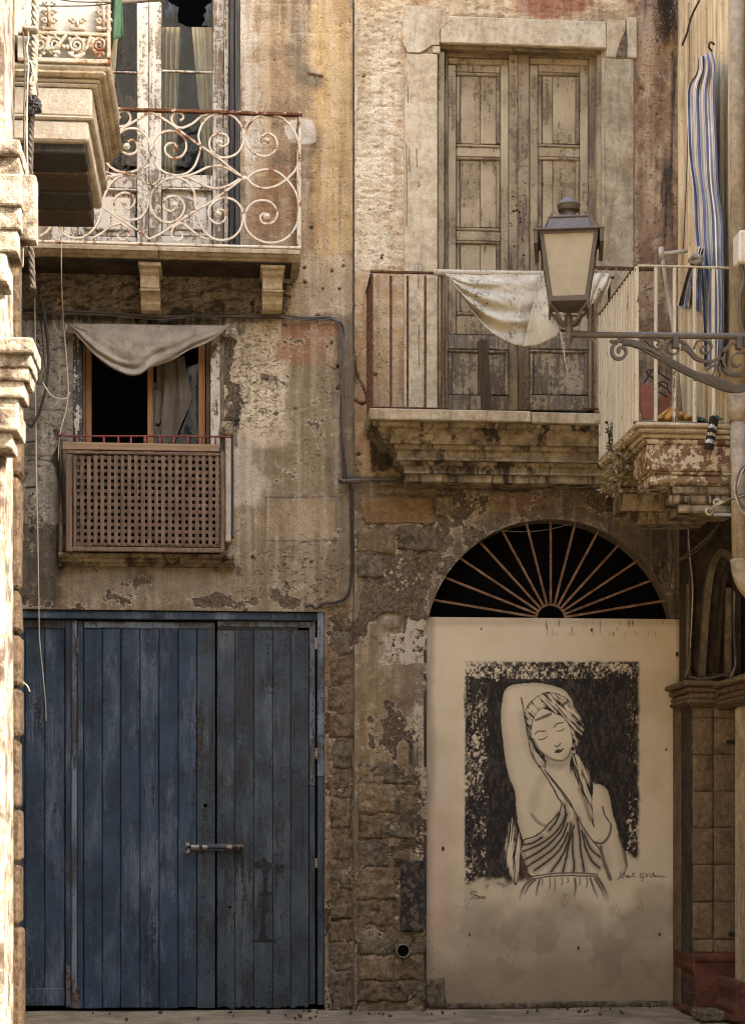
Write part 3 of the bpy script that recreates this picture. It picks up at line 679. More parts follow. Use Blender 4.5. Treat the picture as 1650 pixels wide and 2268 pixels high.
def paint_b(x, z, px, py):
    C = canvas(x, z, px, py, (176, 150, 112), (120, 96, 70)); T, U, K = C['tint'], C['under'], C['mask']
    wx = px + (fbm(px / 60, py / 60, 4, 41) - .5) * 60 + (fbm(px / 14, py / 14, 3, 42) - .5) * 18; wy = py + (fbm(px / 60, py / 60, 4, 43) - .5) * 60 + (fbm(px / 14, py / 14, 3, 44) - .5) * 18
    n = fbm(px / 90, py / 90, 5, 49); sk = fbm(px / 16, py / 240, 4, 52); fine = fbm(px / 9, py / 9, 3, 53); tool = fbm((px + py * .5) / 16, (py - px * .2) / 5, 3, 57)
    up = R(px, py, 760, 960, -900, 620, 10)
    lay(T, up, (232, 216, 184)); lay(T, up * sm(.5, .66, n) * .5, (216, 192, 152)); lay(T, R(wx, py, 876, 898, 40, 640, 5) * .45, (212, 178, 134)); lay(T, R(wx, py, 780, 795, -900, 640, 3) * .6, (196, 164, 122))
    lay(T, R(px, wy, 780, 1500, -900, 36, 6), (226, 200, 156)); lay(T, R(wx, wy, 1130, 1440, -900, 30, 12) * sm(.44, .54, n + .12), (176, 116, 82)); lay(T, R(wx, wy, 900, 1140, -900, 30, 10) * sm(.5, .6, n) * .8, (196, 152, 108))
    # strip by the side house: red ochre, weathered
    rs = R(px, py, 1404, 1600, -900, 930, 3)
    lay(T, rs, (172, 136, 102)); lay(T, rs * sm(.46, .62, fbm(px / 24, py / 80, 4, 61)) * .8, (136, 102, 76)); lay(T, rs * sm(.52, .64, fbm(px / 18, py / 30, 4, 63)) * .8, (196, 164, 124)); lay(T, R(wx, wy, 1405, 1460, 40, 160, 10) * .7, (188, 150, 112))
    K[:, 1] += rs * (.06 + .3 * sm(.5, .7, fbm(px / 12, py / 150, 4, 66))) + R(px, wy, 1462, 1500, 120, 900, 6) * .25
    # behind the railing
    mid = R(px, wy, 760, 985, 600, 912, 14); lay(T, mid, (196, 162, 118)); lay(T, R(wx, wy, 770, 830, 700, 1010, 10) * .8, (182, 146, 102)); K[:, 2] += R(wx, wy, 780, 905, 590, 760, 20) * .42 + R(wx, wy, 905, 942, 740, 800, 8) * .7
    lay(T, R(wx, wy, 780, 985, 800, 910, 16) * .5, (172, 142, 106)); lay(T, R(wx, wy, 1330, 1410, 590, 920, 8) * .6, (180, 152, 116))
    # under the balcony: crusts and damp
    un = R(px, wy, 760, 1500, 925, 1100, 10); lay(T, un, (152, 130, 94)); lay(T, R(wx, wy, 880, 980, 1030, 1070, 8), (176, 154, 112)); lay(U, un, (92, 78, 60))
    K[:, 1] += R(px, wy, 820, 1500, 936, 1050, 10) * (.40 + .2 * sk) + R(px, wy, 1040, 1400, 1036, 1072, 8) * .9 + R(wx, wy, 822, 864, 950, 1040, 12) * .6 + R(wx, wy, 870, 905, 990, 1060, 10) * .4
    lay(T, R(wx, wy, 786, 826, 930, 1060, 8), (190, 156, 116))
    # around the arch
    ar = R(px, wy, 760, 1560, 1066, 1380, 10); lay(T, ar, (150, 130, 104)); lay(T, ar * sm(.48, .6, n) * .8, (128, 110, 90)); lay(T, R(wx, wy, 950, 1110, 1090, 1180, 14) * sm(.4, .5, n + .05), (168, 148, 118)); lay(T, E(wx, wy, 1160, 1115, 60, 24) * .7, (150, 108, 84)); lay(T, E(wx, wy, 1180, 1150, 60, 22) * .6, (160, 140, 116))
    dr = np.hypot(px - 1222, py - 1431); lay(T, (sm(276, 282, dr) * (1 - sm(306, 318, dr + (fine - .5) * 26))) * (py < 1440) * .85, (118, 102, 84))
    K[:, 0] += ar * .3 + R(wx, wy, 1000, 1400, 1060, 1110, 10) * .25; lay(U, ar, (124, 108, 88)); K[:, 1] += R(px, py, 1340, 1560, 1060, 1380, 12) * .45 + R(px, wy, 1000, 1360, 1050, 1080, 8) * .3
    # pier left of the doorway
    pl = R(px, wy, 760, 948, 1372, 1960, 10); lay(T, pl, (158, 136, 104)); lay(T, R(wx, wy, 880, 950, 1440, 1600, 10), (142, 122, 100)); lay(T, R(wx, py, 788, 850, 1500, 1900, 20) * .5, (150, 126, 88)); lay(U, pl, (112, 96, 78))
    K[:, 0] += R(wx, wy, 790, 950, 1222, 1440, 10) * .55 + R(wx, wy, 850, 945, 1320, 1470, 12) * .4 + R(wx, wy, 860, 950, 1540, 1900, 12) * .52 + R(wx, wy, 790, 860, 1590, 1900, 20) * .15
    K[:, 2] += R(wx, wy, 838, 945, 1230, 1310, 12) * .36 + R(wx, wy, 836, 900, 1405, 1470, 8) * .62 + R(px, wy, 900, 950, 1380, 1470, 6) * .6 + R(px, wy, 915, 952, 1470, 2080, 6) * .42 + R(wx, wy, 860, 930, 1560, 1680, 8) * .34 + R(wx, wy, 800, 850, 1240, 1290, 8) * .2
    lay(T, E(wx, wy, 890, 1310, 22, 20) * .8, (160, 110, 86)); lay(T, E(wx, wy, 900, 1375, 14, 18) * .8, (170, 116, 90))
    lo = R(px, wy, 760, 960, 1880, 2300, 20); lay(T, lo, (132, 110, 82)); lay(U, lo, (116, 98, 76)); K[:, 0] += lo * .35; K[:, 2] += R(wx, wy, 860, 892, 1880, 2080, 6) * .35
    K[:, 1] += R(wx, wy, 890, 942, 1480, 1560, 10) * .3 + R(wx, wy, 868, 935, 1640, 1720, 10) * .5 + R(px, py, 785, 960, 2180, 2260, 14) * .3
    lay(T, R(px, py, 1500, 1560, 1370, 2300, 3), (104, 88, 72))
    # the blocked square niche
    nd = np.maximum(abs(px - 866) / 28, abs(py - 1380) / 23) * .6 + np.hypot((px - 866) / 30, (py - 1380) / 25) * .4; ni = 1 - sm(.9, 1.05, nd)
    C['disp'] += ni * .03 * (1 - .6 * E(px, py, 868, 1378, 18, 14)); lay(T, ni * .9, (134, 112, 84)); K[:, 0] *= 1 - ni; K[:, 2] *= 1 - ni; lay(T, E(px, py, 868, 1378, 20, 15, .3) * .8, (150, 130, 108))
    # crack by the balcony's end
    for pts in (((780, 795), (792, 830), (806, 862), (816, 890), (818, 925)), ((786, 886), (800, 895), (815, 893))):
        for a, b in zip(pts[:-1], pts[1:]):
            t = np.clip(((px - a[0]) * (b[0] - a[0]) + (py - a[1]) * (b[1] - a[1])) / ((b[0] - a[0]) ** 2 + (b[1] - a[1]) ** 2), 0, 1)
            d = np.hypot(px - a[0] - t * (b[0] - a[0]) + (fine - .5) * 8, py - a[1] - t * (b[1] - a[1])); m_ = 1 - sm(1.2, 3.4, d); C['disp'] += m_ * .02; lay(T, m_ * .85, (50, 40, 32))
    gap = R(px, py, 780, 800, 780, 850, 3) * sm(.4, .5, fine + .1) * (px < 792 + (850 - py) * -.05); C['disp'] += gap * .02; lay(T, gap * .7, (72, 56, 42))
    dif = sm(.57, .64, tool) * (R(px, py, 790, 900, -100, 610, 8) + R(px, py, 900, 1420, -100, 40, 6))
    C['disp'] += np.clip(dif, 0, 1) * .006 + (n - .5) * .02 + (fbm(px / 22, py / 22, 4, 71) - .5) * .014 + np.clip(K[:, 0], 0, 1) * .008; lay(T, np.clip(dif, 0, 1) * .3, (176, 140, 100))
    jb = joints(px, py + (n - .5) * 6, [-20, 92, 146, 236, 330, 440, 520, 610], lambda k: (), 1.2) * R(px, py, 790, 893, -100, 620, 3) * sm(.4, .55, n); C['disp'] += jb * .004; lay(T, jb * .35, (176, 140, 100))
    for hx, hy, r in ((806, 168, 3), (832, 830, 3), (905, 1010, 3), (862, 1022, 3), (1060, 1050, 3.5), (1075, 1046, 2.5), (1290, 1062, 3), (1480, 1300, 3), (795, 1006, 4)):
        h = 1 - sm(r * .6, r * 1.3, np.hypot(px - hx, py - hy)); C['disp'] += h * .03; lay(T, h * .9, (46, 38, 32))
    # keep the edge of the arch crisp
    ed = 1 - sm(280, 300, dr) * 1.0; C['disp'] *= np.where((py < 1440) & (dr < 300), sm(281, 300, dr), 1)
    C['pit'] = np.clip(R(px, wy, 780, 950, 1680, 2260, 30) * .75 + R(px, wy, 780, 1500, 930, 1380, 20) * .5 + R(px, py, 785, 895, -100, 620, 10) * .3 + rs * .45 + .1, 0, 1)
    C['mask'] = np.clip(K, 0, 1.5)
    return C
xs = axis_pts(bx0, bx1, STEP, list(DB[:2]) + [PX0, PX1]); zs = axis_pts(-.05, 8.35, STEP, list(DB[2:]) + [PZ1])
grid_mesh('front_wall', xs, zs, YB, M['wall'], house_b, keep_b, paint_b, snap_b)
reveals(house_b, DB, YB, .30, M['pale_stone'])
m_ = MB(); N = 64; a0 = math.asin((PZ1 - ACZ) / AR)
ring = [(ACX - AR * math.cos(a0 + (math.pi - 2 * a0) * k / N), ACZ + AR * math.sin(a0 + (math.pi - 2 * a0) * k / N)) for k in range(N + 1)]
m_.add([(p[0], YB, p[1]) for p in ring] + [(p[0], YB + .22, p[1]) for p in ring], [(i, i + 1, i + 1 + len(ring), i + len(ring)) for i in range(len(ring) - 1)])
m_.build('arch_soffit', M['reveal'], house_b, smooth=True)
MB().box(PX0 - .02, PX0, YB + .002, YB + .3, -.05, PZ1).build('doorway_jamb', M['dark_stone'], house_b); MB().box(PX1, PX1 + .02, YB + .002, YB + .3, -.05, PZ1).build('doorway_jamb', M['dark_stone'], house_b)
house_body(house_b, bx0, bx1, .62, 6, 11.2, M['far_plaster'])

# ------------------------------------------------------------------ stones
def stone(name, px0, px1, py0, py1, Y, proud, mat, parent, seed, rough=.012, depth=.12, edge=1.0):
    """One ashlar block: rough-hewn face with worn, uneven edges."""
    x0, x1, z0, z1 = rectw(px0, px1, py0, py1, Y)
    return stone_w(name, x0, x1, z0, z1, Y, proud, mat, parent, seed, rough, depth, edge)
def stone_w(name, x0, x1, z0, z1, Y, proud, mat, parent, seed, rough=.012, depth=.12, edge=1.0):
    nu = int(max(5, min(24, (x1 - x0) / .018))); nv = int(max(5, min(18, (z1 - z0) / .018)))
    U, V = np.meshgrid(np.linspace(0, 1, nu), np.linspace(0, 1, nv))
    wob = edge * min(.03, (x1 - x0) * .10, (z1 - z0) * .14)
    X = x0 + (x1 - x0) * U; Z = z0 + (z1 - z0) * V
    eu = np.minimum(U, 1 - U) * (x1 - x0); ev = np.minimum(V, 1 - V) * (z1 - z0); e = np.minimum(eu, ev)
    X = X + np.where((U == 0) | (U == 1), (fbm(Z * 14, X * 3, 3, seed) - .5) * 2 * wob, 0); Z = Z + np.where((V == 0) | (V == 1), (fbm(X * 14, Z * 3, 3, seed + 5) - .5) * 2 * wob, 0)
    D = (fbm(X * 13, Z * 24, 4, seed + 9, .65) - .5) * 1.7 * rough + (fbm(X * 50, Z * 70, 2, seed + 11) - .5) * rough * .8
    Yv = Y - proud + D + np.where(e <= 1e-6, (.003 + .004 * fbm(X * 40, Z * 40, 2, seed + 3)) * edge, 0)
    vs = np.stack([X.ravel(), Yv.ravel(), Z.ravel()], 1); n = nu * nv
    q = MB(); idx = np.arange(n).reshape(nv, nu)
    loop = list(idx[0]) + list(idx[1:, -1]) + list(idx[-1, ::-1][1:]) + list(idx[::-1, 0][1:-1])
    vs = [tuple(p) for p in vs] + [(vs[i][0], Y + depth, vs[i][2]) for i in loop]; m = len(loop)
    fs = [(idx[j, i], idx[j, i + 1], idx[j + 1, i + 1], idx[j + 1, i]) for j in range(nv - 1) for i in range(nu - 1)]
    fs += [(loop[k], n + k, n + (k + 1) % m, loop[(k + 1) % m]) for k in range(m)]
    q.add(vs, [tuple(int(i) for i in f) for f in fs]); q.nfront = (nu - 1) * (nv - 1)
    return q.build(name, mat, parent, smooth='front')
SM = [M['brown_stone'], M['grey_stone'], M['brown_stone'], M['brown_stone']]
ys = [1345, 1396, 1450, 1520, 1584, 1635, 1702, 1768, 1834, 1904, 1969, 2036, 2085, 2150, 2236]
for k, (a, b) in enumerate(zip(ys[:-1], ys[1:])):
    l = 726 + (k * 37 % 11); stone('stone', l, 781 - (k * 13 % 4), a + 1, b - .5, YA, .001 + .004 * (k * 5 % 3), SM[(k * 7 + 2) % 4], house_a, 100 + k, .024)

# ------------------------------------------------------------------ blue plank door
door = MB().boxp(40, 719, 1354, 1372, .02, .12, .006).build('plank_door', M['blue'], house_a)          # its lintel beam
YD = .06
def part(name, mat, parent, *box, b=.004, jit=0.0, Yf=None, Yb=None):
    return MB().boxp(*box, Yf, Yb, b, jit).build(name, mat, parent)
random.seed(7)
BOT = 2236
cuts = [(30, 56), (57, 100), (101, 145)]
for a, b in cuts: part('plank', M['blue'], door, a, b - .9, 1392, 2188 if a < 100 else 2190, Yf=YD + .03 + random.uniform(-.002, .002), Yb=YD + .06, b=.003)
part('top_rail', M['blue_pale'], door, 30, 148, 1373, 1391, Yf=YD + .02, Yb=YD + .06)
part('bottom_rail', M['blue'], door, 30, 144, 2189, 2228, Yf=YD + .022, Yb=YD + .06)
part('stile', M['blue'], door, 146, 158, 1373, 2232, Yf=YD, Yb=YD + .06); part('stile', M['blue_pale'], door, 159, 171, 1373, 2233, Yf=YD - .008, Yb=YD + .05)
part('stile', M['blue'], door, 172.5, 185, 1375, 2234, Yf=YD + .004, Yb=YD + .05)
E1 = [186, 227, 268, 310.5, 352.6, 395, 436.5, 477.5]; E2 = [480.5, 521, 563, 605, 644, 684.5]
for k, (a, b) in enumerate(zip(E1[:-1], E1[1:])):
    part('plank', M['blue'] if k < 6 else M['blue_grey'], door, a + .8, b - .8, 1393, BOT - random.uniform(2, 6), Yf=YD + random.uniform(-.003, .003), Yb=YD + .035, b=.004)
part('top_rail', M['blue_pale'], door, 187, 476, 1377, 1392, Yf=YD - .004, Yb=YD + .035)
def ragged(px0, px1, py0, py1, Yf, Yb, seed):
    x0, x1, z0, z1 = rectw(px0, px1, py0, py1, Yf); q = MB(); N = 7
    poly = [(x0, z1), (x1, z1)] + [(x1 + (x0 - x1) * k / N, z0 + float(vn(k * .9, seed, 5)) * .03) for k in range(N + 1)]
    return q.prism(poly, Yf, Yb)
for k, (a, b) in enumerate(zip(E2[:-1], E2[1:])):
    ragged(a + .8, b - .8, 1396, BOT - 1, YD + random.uniform(-.003, .003), YD + .035, k + 3).build('plank', M['blue_grey'], door)
part('top_rail', M['blue_pale'], door, 482, 690, 1376, 1389, Yf=YD - .006, Yb=YD + .03); part('top_rail', M['dark_wood'], door, 482, 660, 1390, 1395, Yf=YD + .002, Yb=YD + .03)
part('stile', M['blue_pale'], door, 685.5, 698, 1376, 1740, Yf=YD - .006, Yb=YD + .03); part('stile', M['blue_grey'], door, 685.5, 698, 1741, 2224, Yf=YD - .004, Yb=YD + .03)
part('door_post', M['blue_pale'], door, 703, 718.5, 1352, 1720, Yf=.018, Yb=.14); part('door_post', M['blue_grey'], door, 703.5, 718.5, 1721, 2226, Yf=.022, Yb=.14)
MB().boxp(20, 720, 1340, 2240, .13, .16).build('backing', M['dark'], door)
pm = [(560, 1912), (578, 1905), (586, 1896), (592, 1908), (606, 1914), (634, 1916), (632, 1921), (600, 1924), (594, 1932), (592, 1976), (612, 1976), (613, 1981), (592, 1985), (590, 2010), (604, 2011), (604, 2017), (588, 2019), (589, 2070), (594, 2079), (612, 2081), (612, 2088), (558, 2087), (557, 2082), (572, 2079), (577, 2060), (580, 2012), (572, 2010), (574, 2004), (581, 2002), (582, 1985), (572, 1982), (573, 1976), (583, 1974), (584, 1940), (580, 1924), (562, 1922)]
MB().prism([(W(a, b, YD - .006).x, W(a, b, YD - .006).z) for a, b in pm], YD - .0058, YD - .0035).build('paint_daub', mat_paintwood('dark_paint_daub', L4(38, 38, 42), L4(46, 46, 50), L4(66, 70, 74), .46, crack=0), door)
# hinges, bolt, keyhole
for x, y0, y1, mt in ((172, 1418, 1446, 'hinge_iron'), (169, 1676, 1694, 'hinge_iron'), (700, 1416, 1438, 'bolt_iron'), (701, 1660, 1680, 'bolt_iron'), (701, 1905, 1922, 'bolt_iron'), (163, 2172, 2200, 'hinge_iron')):
    p0, p1 = W(x, y0, YD - .02), W(x, y1, YD - .02); MB().tube([p0, p1], .012, 10).tube([p0 + Vector((0, 0, .0)), p0 + Vector((0, 0, .012))], .016, 10).build('hinge', M[mt], door, smooth=False)
for x0, x1, y0, y1 in ((163, 178, 2190, 2234), (147, 157, 2140, 2230), (689, 699, 1374, 1425), (706, 716, 2100, 2226)):
    o = part('iron_strap', M['hinge_iron'], door, x0, x1, y0, y1, Yf=YD - .016, Yb=YD - .003)
    for k in range(3):
        p = W((x0 + x1) / 2, y0 + (y1 - y0) * (k + .5) / 3, YD - .018); MB().sphere(p, .006, 8).build('rivet', M['hinge_iron'], o)
bolt = MB().tube([W(414, 1876, YD - .03), W(537, 1879, YD - .03)], .0105, 10).build('bolt', M['black_iron'], door, smooth=True)
for x0, x1 in ((424, 441), (449, 460), (503, 514), (519, 530)): MB().tube([W(x0, 1876, YD - .031), W(x1, 1876.5, YD - .031)], .015, 12).build('sleeve', M['bolt_iron'], bolt)
MB().boxp(412, 420, 1866, 1890, YD - .03, YD - .012, .002).build('plate', M['bolt_iron'], bolt); MB().tube([W(537, 1876, YD - .045), W(537, 1900, YD - .05), W(535.5, 1922, YD - .05)], .008, 8).build('handle', M['black_iron'], bolt)
MB().boxp(416, 540, 1869, 1884, YD - .008, YD - .003, .001).build('backplate', M['hinge_iron'], bolt)
kp = W(455.5, 1784, YD - .006); MB().prism([(kp.x + .015 * math.cos(k * math.pi / 7), kp.z + .015 * math.sin(k * math.pi / 7)) for k in range(14)], YD - .006, YD + .01).build('keyhole', M['dark'], door)
MB().lathe(W(510, 2009, YD - .001), [(.008, -.008), (.008, .008)], 8).build('knot_hole', M['dark'], door)

# ------------------------------------------------------------------ window with lattice
win = MB().boxp(190, 203.5, 728, 1000, .10, .16, .004).boxp(440, 455, 728, 1000, .10, .16, .004).boxp(190, 455, 727, 738, .10, .16, .004).build('window', M['orange_wood'], house_a)
part('mullion', M['orange_wood'], win, 327, 340, 736, 1000, Yf=.095, Yb=.15)
part('inner_frame', M['lattice'], win, 183, 189, 728, 1000, Yf=.08, Yb=.2); part('inner_frame', M['lattice'], win, 457, 466, 728, 1000, Yf=.08, Yb=.2)
MB().boxp(341, 440, 738, 1000, .122, .127).build('pane', M['glass'], win)
part('jamb', mat_paintwood('flaked_dark_jamb', L4(196, 190, 180), L4(180, 172, 160), L4(70, 64, 58), .72, crack=.3), win, 163, 182.5, 727, 1224, Yf=-.012, Yb=.2, b=.006)
part('jamb', mat_paintwood('crazed_white_jamb', L4(216, 206, 184), L4(204, 192, 168), L4(104, 88, 70), .36, grain=(30, 30, 8), crack=.9), win, 466.5, 488, 735, 1000, Yf=-.014, Yb=.2, b=.006)
part('jamb', M['reveal'], win, 488.5, 497, 740, 1010, Yf=-.004, Yb=.1, b=.004)
MB().boxp(186, 466, 728, 1226, .30, .32).build('dark_room', M['dark'], win)
sill = MB(); x0, x1, zb, zt = rectw(131, 519, 1226, 1250, -.09)
pr = [(0.02, zt), (-.10, zt), (-.105, zt - .012), (-.098, zt - .03), (-.075, zt - .042), (-.07, zt - .058), (-.045, zb + .004), (-.04, zb - .008), (.02, zb - .008)]
sill.prismx(pr, x0, x1).build('sill', M['crust_stone'], house_a)
# thin stone/iron uprights around the window's railing
part('side_post', M['white_stone'], house_a, 499, 512, 968, 1200, Yf=-.07, Yb=.01, b=.008); part('side_post', M['dark_wood'], house_a, 513, 518, 962, 1190, Yf=-.06, Yb=.01, b=.003)
part('side_post', M['crust_stone'], house_a, 131, 139, 970, 1228, Yf=-.07, Yb=.01, b=.01); stone('bracket_stone', 490, 518, 935, 968, YA, .06, M['crust_stone'], house_a, 77, .02)
lr = thing('red_railing', W(310, 1000, -.09), 'low red iron railing across the latticed window', 'railing')
MB().tube(catmull([W(128, 968, -.1), W(140, 962, -.1), W(160, 966, -.1), W(300, 966, -.1), W(480, 967, -.1), W(512, 969, -.1)], 4), .0075, 8).build('top_bar', M['red_iron'], lr, smooth=True)
for x in (172, 201, 230.6, 263, 290.6, 322, 354.6, 385, 416.6, 448, 478): MB().tube([W(x, 966, -.1), W(x, 1004, -.1)], .0075 if x != 322 else .011, 8).build('baluster', M['red_iron'], lr, smooth=True)
tag(MB().boxp(139, 485, 981.5, 997.5, -.125, -.105, .003, .001).build('board', M['board']), 'pale raw wooden board fixed across the red railing', 'board')
lat = thing('lattice_screen', W(320, 1222, -.12), 'brown wooden lattice screen hung in front of the window', 'screen')
part('top_rail', M['lattice'], lat, 146, 492, 1000, 1007, Yf=-.155, Yb=-.12); part('bottom_rail', M['lattice'], lat, 147, 498, 1212, 1222, Yf=-.155, Yb=-.12)
part('stile', M['lattice'], lat, 146.5, 160, 1007.5, 1222, Yf=-.158, Yb=-.12); part('stile', M['lattice'], lat, 489, 498, 1000, 1221, Yf=-.158, Yb=-.12); part('stile', M['lattice'], lat, 163, 170, 1009, 1213, Yf=-.15, Yb=-.125)
for k in range(21): x = 178.5 + k * 14.95; part('slat', M['lattice'], lat, x - .2, x + 8.2, 1009 + random.uniform(-1, 1), 1208 + random.uniform(-2, 2), Yf=-.150 + random.uniform(-.003, .003), Yb=-.137, b=.002, jit=.0014)
for k in range(14): y = 1011 + k * 14.75; part('cross_slat', M['lattice'], lat, 171, 488, y, y + 7.6, Yf=-.136, Yb=-.124, b=.002)

# ------------------------------------------------------------------ cloths at the window
def cloth_p(top, bot, Y, nu, nv, fy, fv=None):
    """cloth between two edges given in photograph pixels at depth Y; fy(u, v) adds depth"""
    def at(poly, t):
        q = t * (len(poly) - 1); i = min(int(q), len(poly) - 2); f = q - i
        return poly[i][0] * (1 - f) + poly[i + 1][0] * f, poly[i][1] * (1 - f) + poly[i + 1][1] * f
    T = [at(top, k / (nu - 1)) for k in range(nu)]; B = [at(bot, k / (nu - 1)) for k in range(nu)]; G = []
    for j in range(nv):
        v = j / (nv - 1); row = []
        for i in range(nu):
            u = i / (nu - 1); vv = v if fv is None else fv(u, v)
            row.append(W(T[i][0] * (1 - vv) + B[i][0] * vv, T[i][1] * (1 - vv) + B[i][1] * vv, Y + fy(u, v)))
        G.append(row)
    return MB().sheet(G)
def cm2(pts, n=8): return [(p.x, p.y) for p in catmull([(a, b, 0) for a, b in pts], n)]
def e8(x, y): return (165 + .22 * x, 693 + .22 * y)
MB().boxp(146, 522, 722, 737, -.075, -.05, .004).build('curtain_board', M['white_wood'], win)
cb = cm2([e8(*p) for p in ((-60, 120), (20, 215), (110, 320), (220, 440), (340, 535), (450, 595), (550, 632), (640, 628), (700, 600), (760, 560), (870, 520), (1000, 470), (1150, 375), (1300, 318), (1450, 232), (1545, 140))])
ct = [e8(-50 + 1610 * k / 30, 108 + 22 * k / 30) for k in range(31)]
def fold(u, v):
    s = math.sin(v * 17 + 3 * abs(u - .45) * 5) * .016 * v ** 1.5 * (1 - (2 * u - 1) ** 4) + (float(fbm(u * 12, v * 6, 4, 8)) - .5) * .04 * v + .006 * math.sin(u * 46 + 5 * v) * (1 - v)
    lf = .05 * math.exp(-((u - .33) / .16) ** 2) * max(0, v - .7) / .3
    return -.008 - .05 * math.sin(min(1, v) * 2.2) * (1 - (2 * u - 1) ** 2) + s - lf * math.sin((v - .7) * 30)
tag(cloth_p(ct, cb, -.085, 70, 36, fold).build('cloth', M['linen'], smooth=True, solid=.004), 'grey linen cloth swagged over the window with the lattice', 'cloth')
tb = [e8(x, y) for x, y in ((815, 1110), (850, 1130), (875, 1110), (880, 1310), (960, 1318), (1000, 1320), (1080, 1120), (1130, 1010), (1185, 875))]
tt = [e8(x, y) for x, y in ((830, 520), (850, 500), (880, 490), (910, 480), (950, 470), (990, 460), (1030, 450), (1070, 440), (1105, 430))]
tag(cloth_p(cm2(tt, 6), cm2(tb, 6), .09, 50, 30, lambda u, v: -.018 * math.sin(u * 17 + v * 1.5) + (float(fbm(u * 7, v * 4, 3, 18)) - .5) * .03).build('towel', M['inner_cloth'], smooth=True, solid=.004), 'dark grey towel hanging inside the half open window', 'towel')

for x, y in ((230, 727), (417, 729)): MB().sphere(W(x, y, -.098), .006, 8).build('nail', M['black_iron'], win)

# ------------------------------------------------------------------ balcony of the left house
YRA = -.40
bal = MB(); x0, x1, zb, zt = rectw(-40, 666, 545, 561, -.44)
pr = [(.05, zt), (-.44, zt), (-.445, zt - .004), (-.445, zt - .030), (-.43, zt - .034), (-.415, zt - .05), (-.40, zt - .055), (-.38, zt - .07), (.05, zt - .075)]
xm = W(352, 550, -.44).x
slab_a = bal.prismx(pr, x0, xm - .003).build('balcony_slab', M['slab_stone'], house_a)
MB().prismx(pr, xm + .003, x1).build('slab_stone', M['slab_stone'], slab_a)
def corbel(pxc, wd, mat, parent, zt, zb, dpt):
    x = W(pxc, 600, -.4).x; h = zt - zb
    P = [(.02, zt), (-dpt, zt), (-dpt, zt - .10 * h), (-dpt + .03, zt - .14 * h), (-dpt + .035, zt - .22 * h), (-dpt + .07, zt - .27 * h), (-dpt + .085, zt - .55 * h), (-dpt + .11, zt - .60 * h), (-dpt + .11, zt - .66 * h), (-dpt + .15, zt - .70 * h), (-dpt + .16, zt - .88 * h), (-dpt + .20, zb), (.02, zb)]
    o = MB().prismx(P, x - wd * .41, x + wd * .41).build('corbel', mat, parent)
    MB().box(x - wd * .5, x + wd * .5, -dpt - .015, -.01, zt - .12 * h, zt - .004, .006).build('cap', mat, o); MB().box(x - wd * .44, x + wd * .44, -dpt + .075, -.01, zt - .64 * h, zt - .58 * h, .006).build('band', mat, o)
    return o
zc = zt - .075
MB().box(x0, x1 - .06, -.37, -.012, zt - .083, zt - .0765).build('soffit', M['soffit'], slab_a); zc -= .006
for pxc, wd in ((331, .168), (605, .178)): corbel(pxc, wd, M['pale_stone'], slab_a, zc + .004, W(pxc, 682, -.20).z, .34)
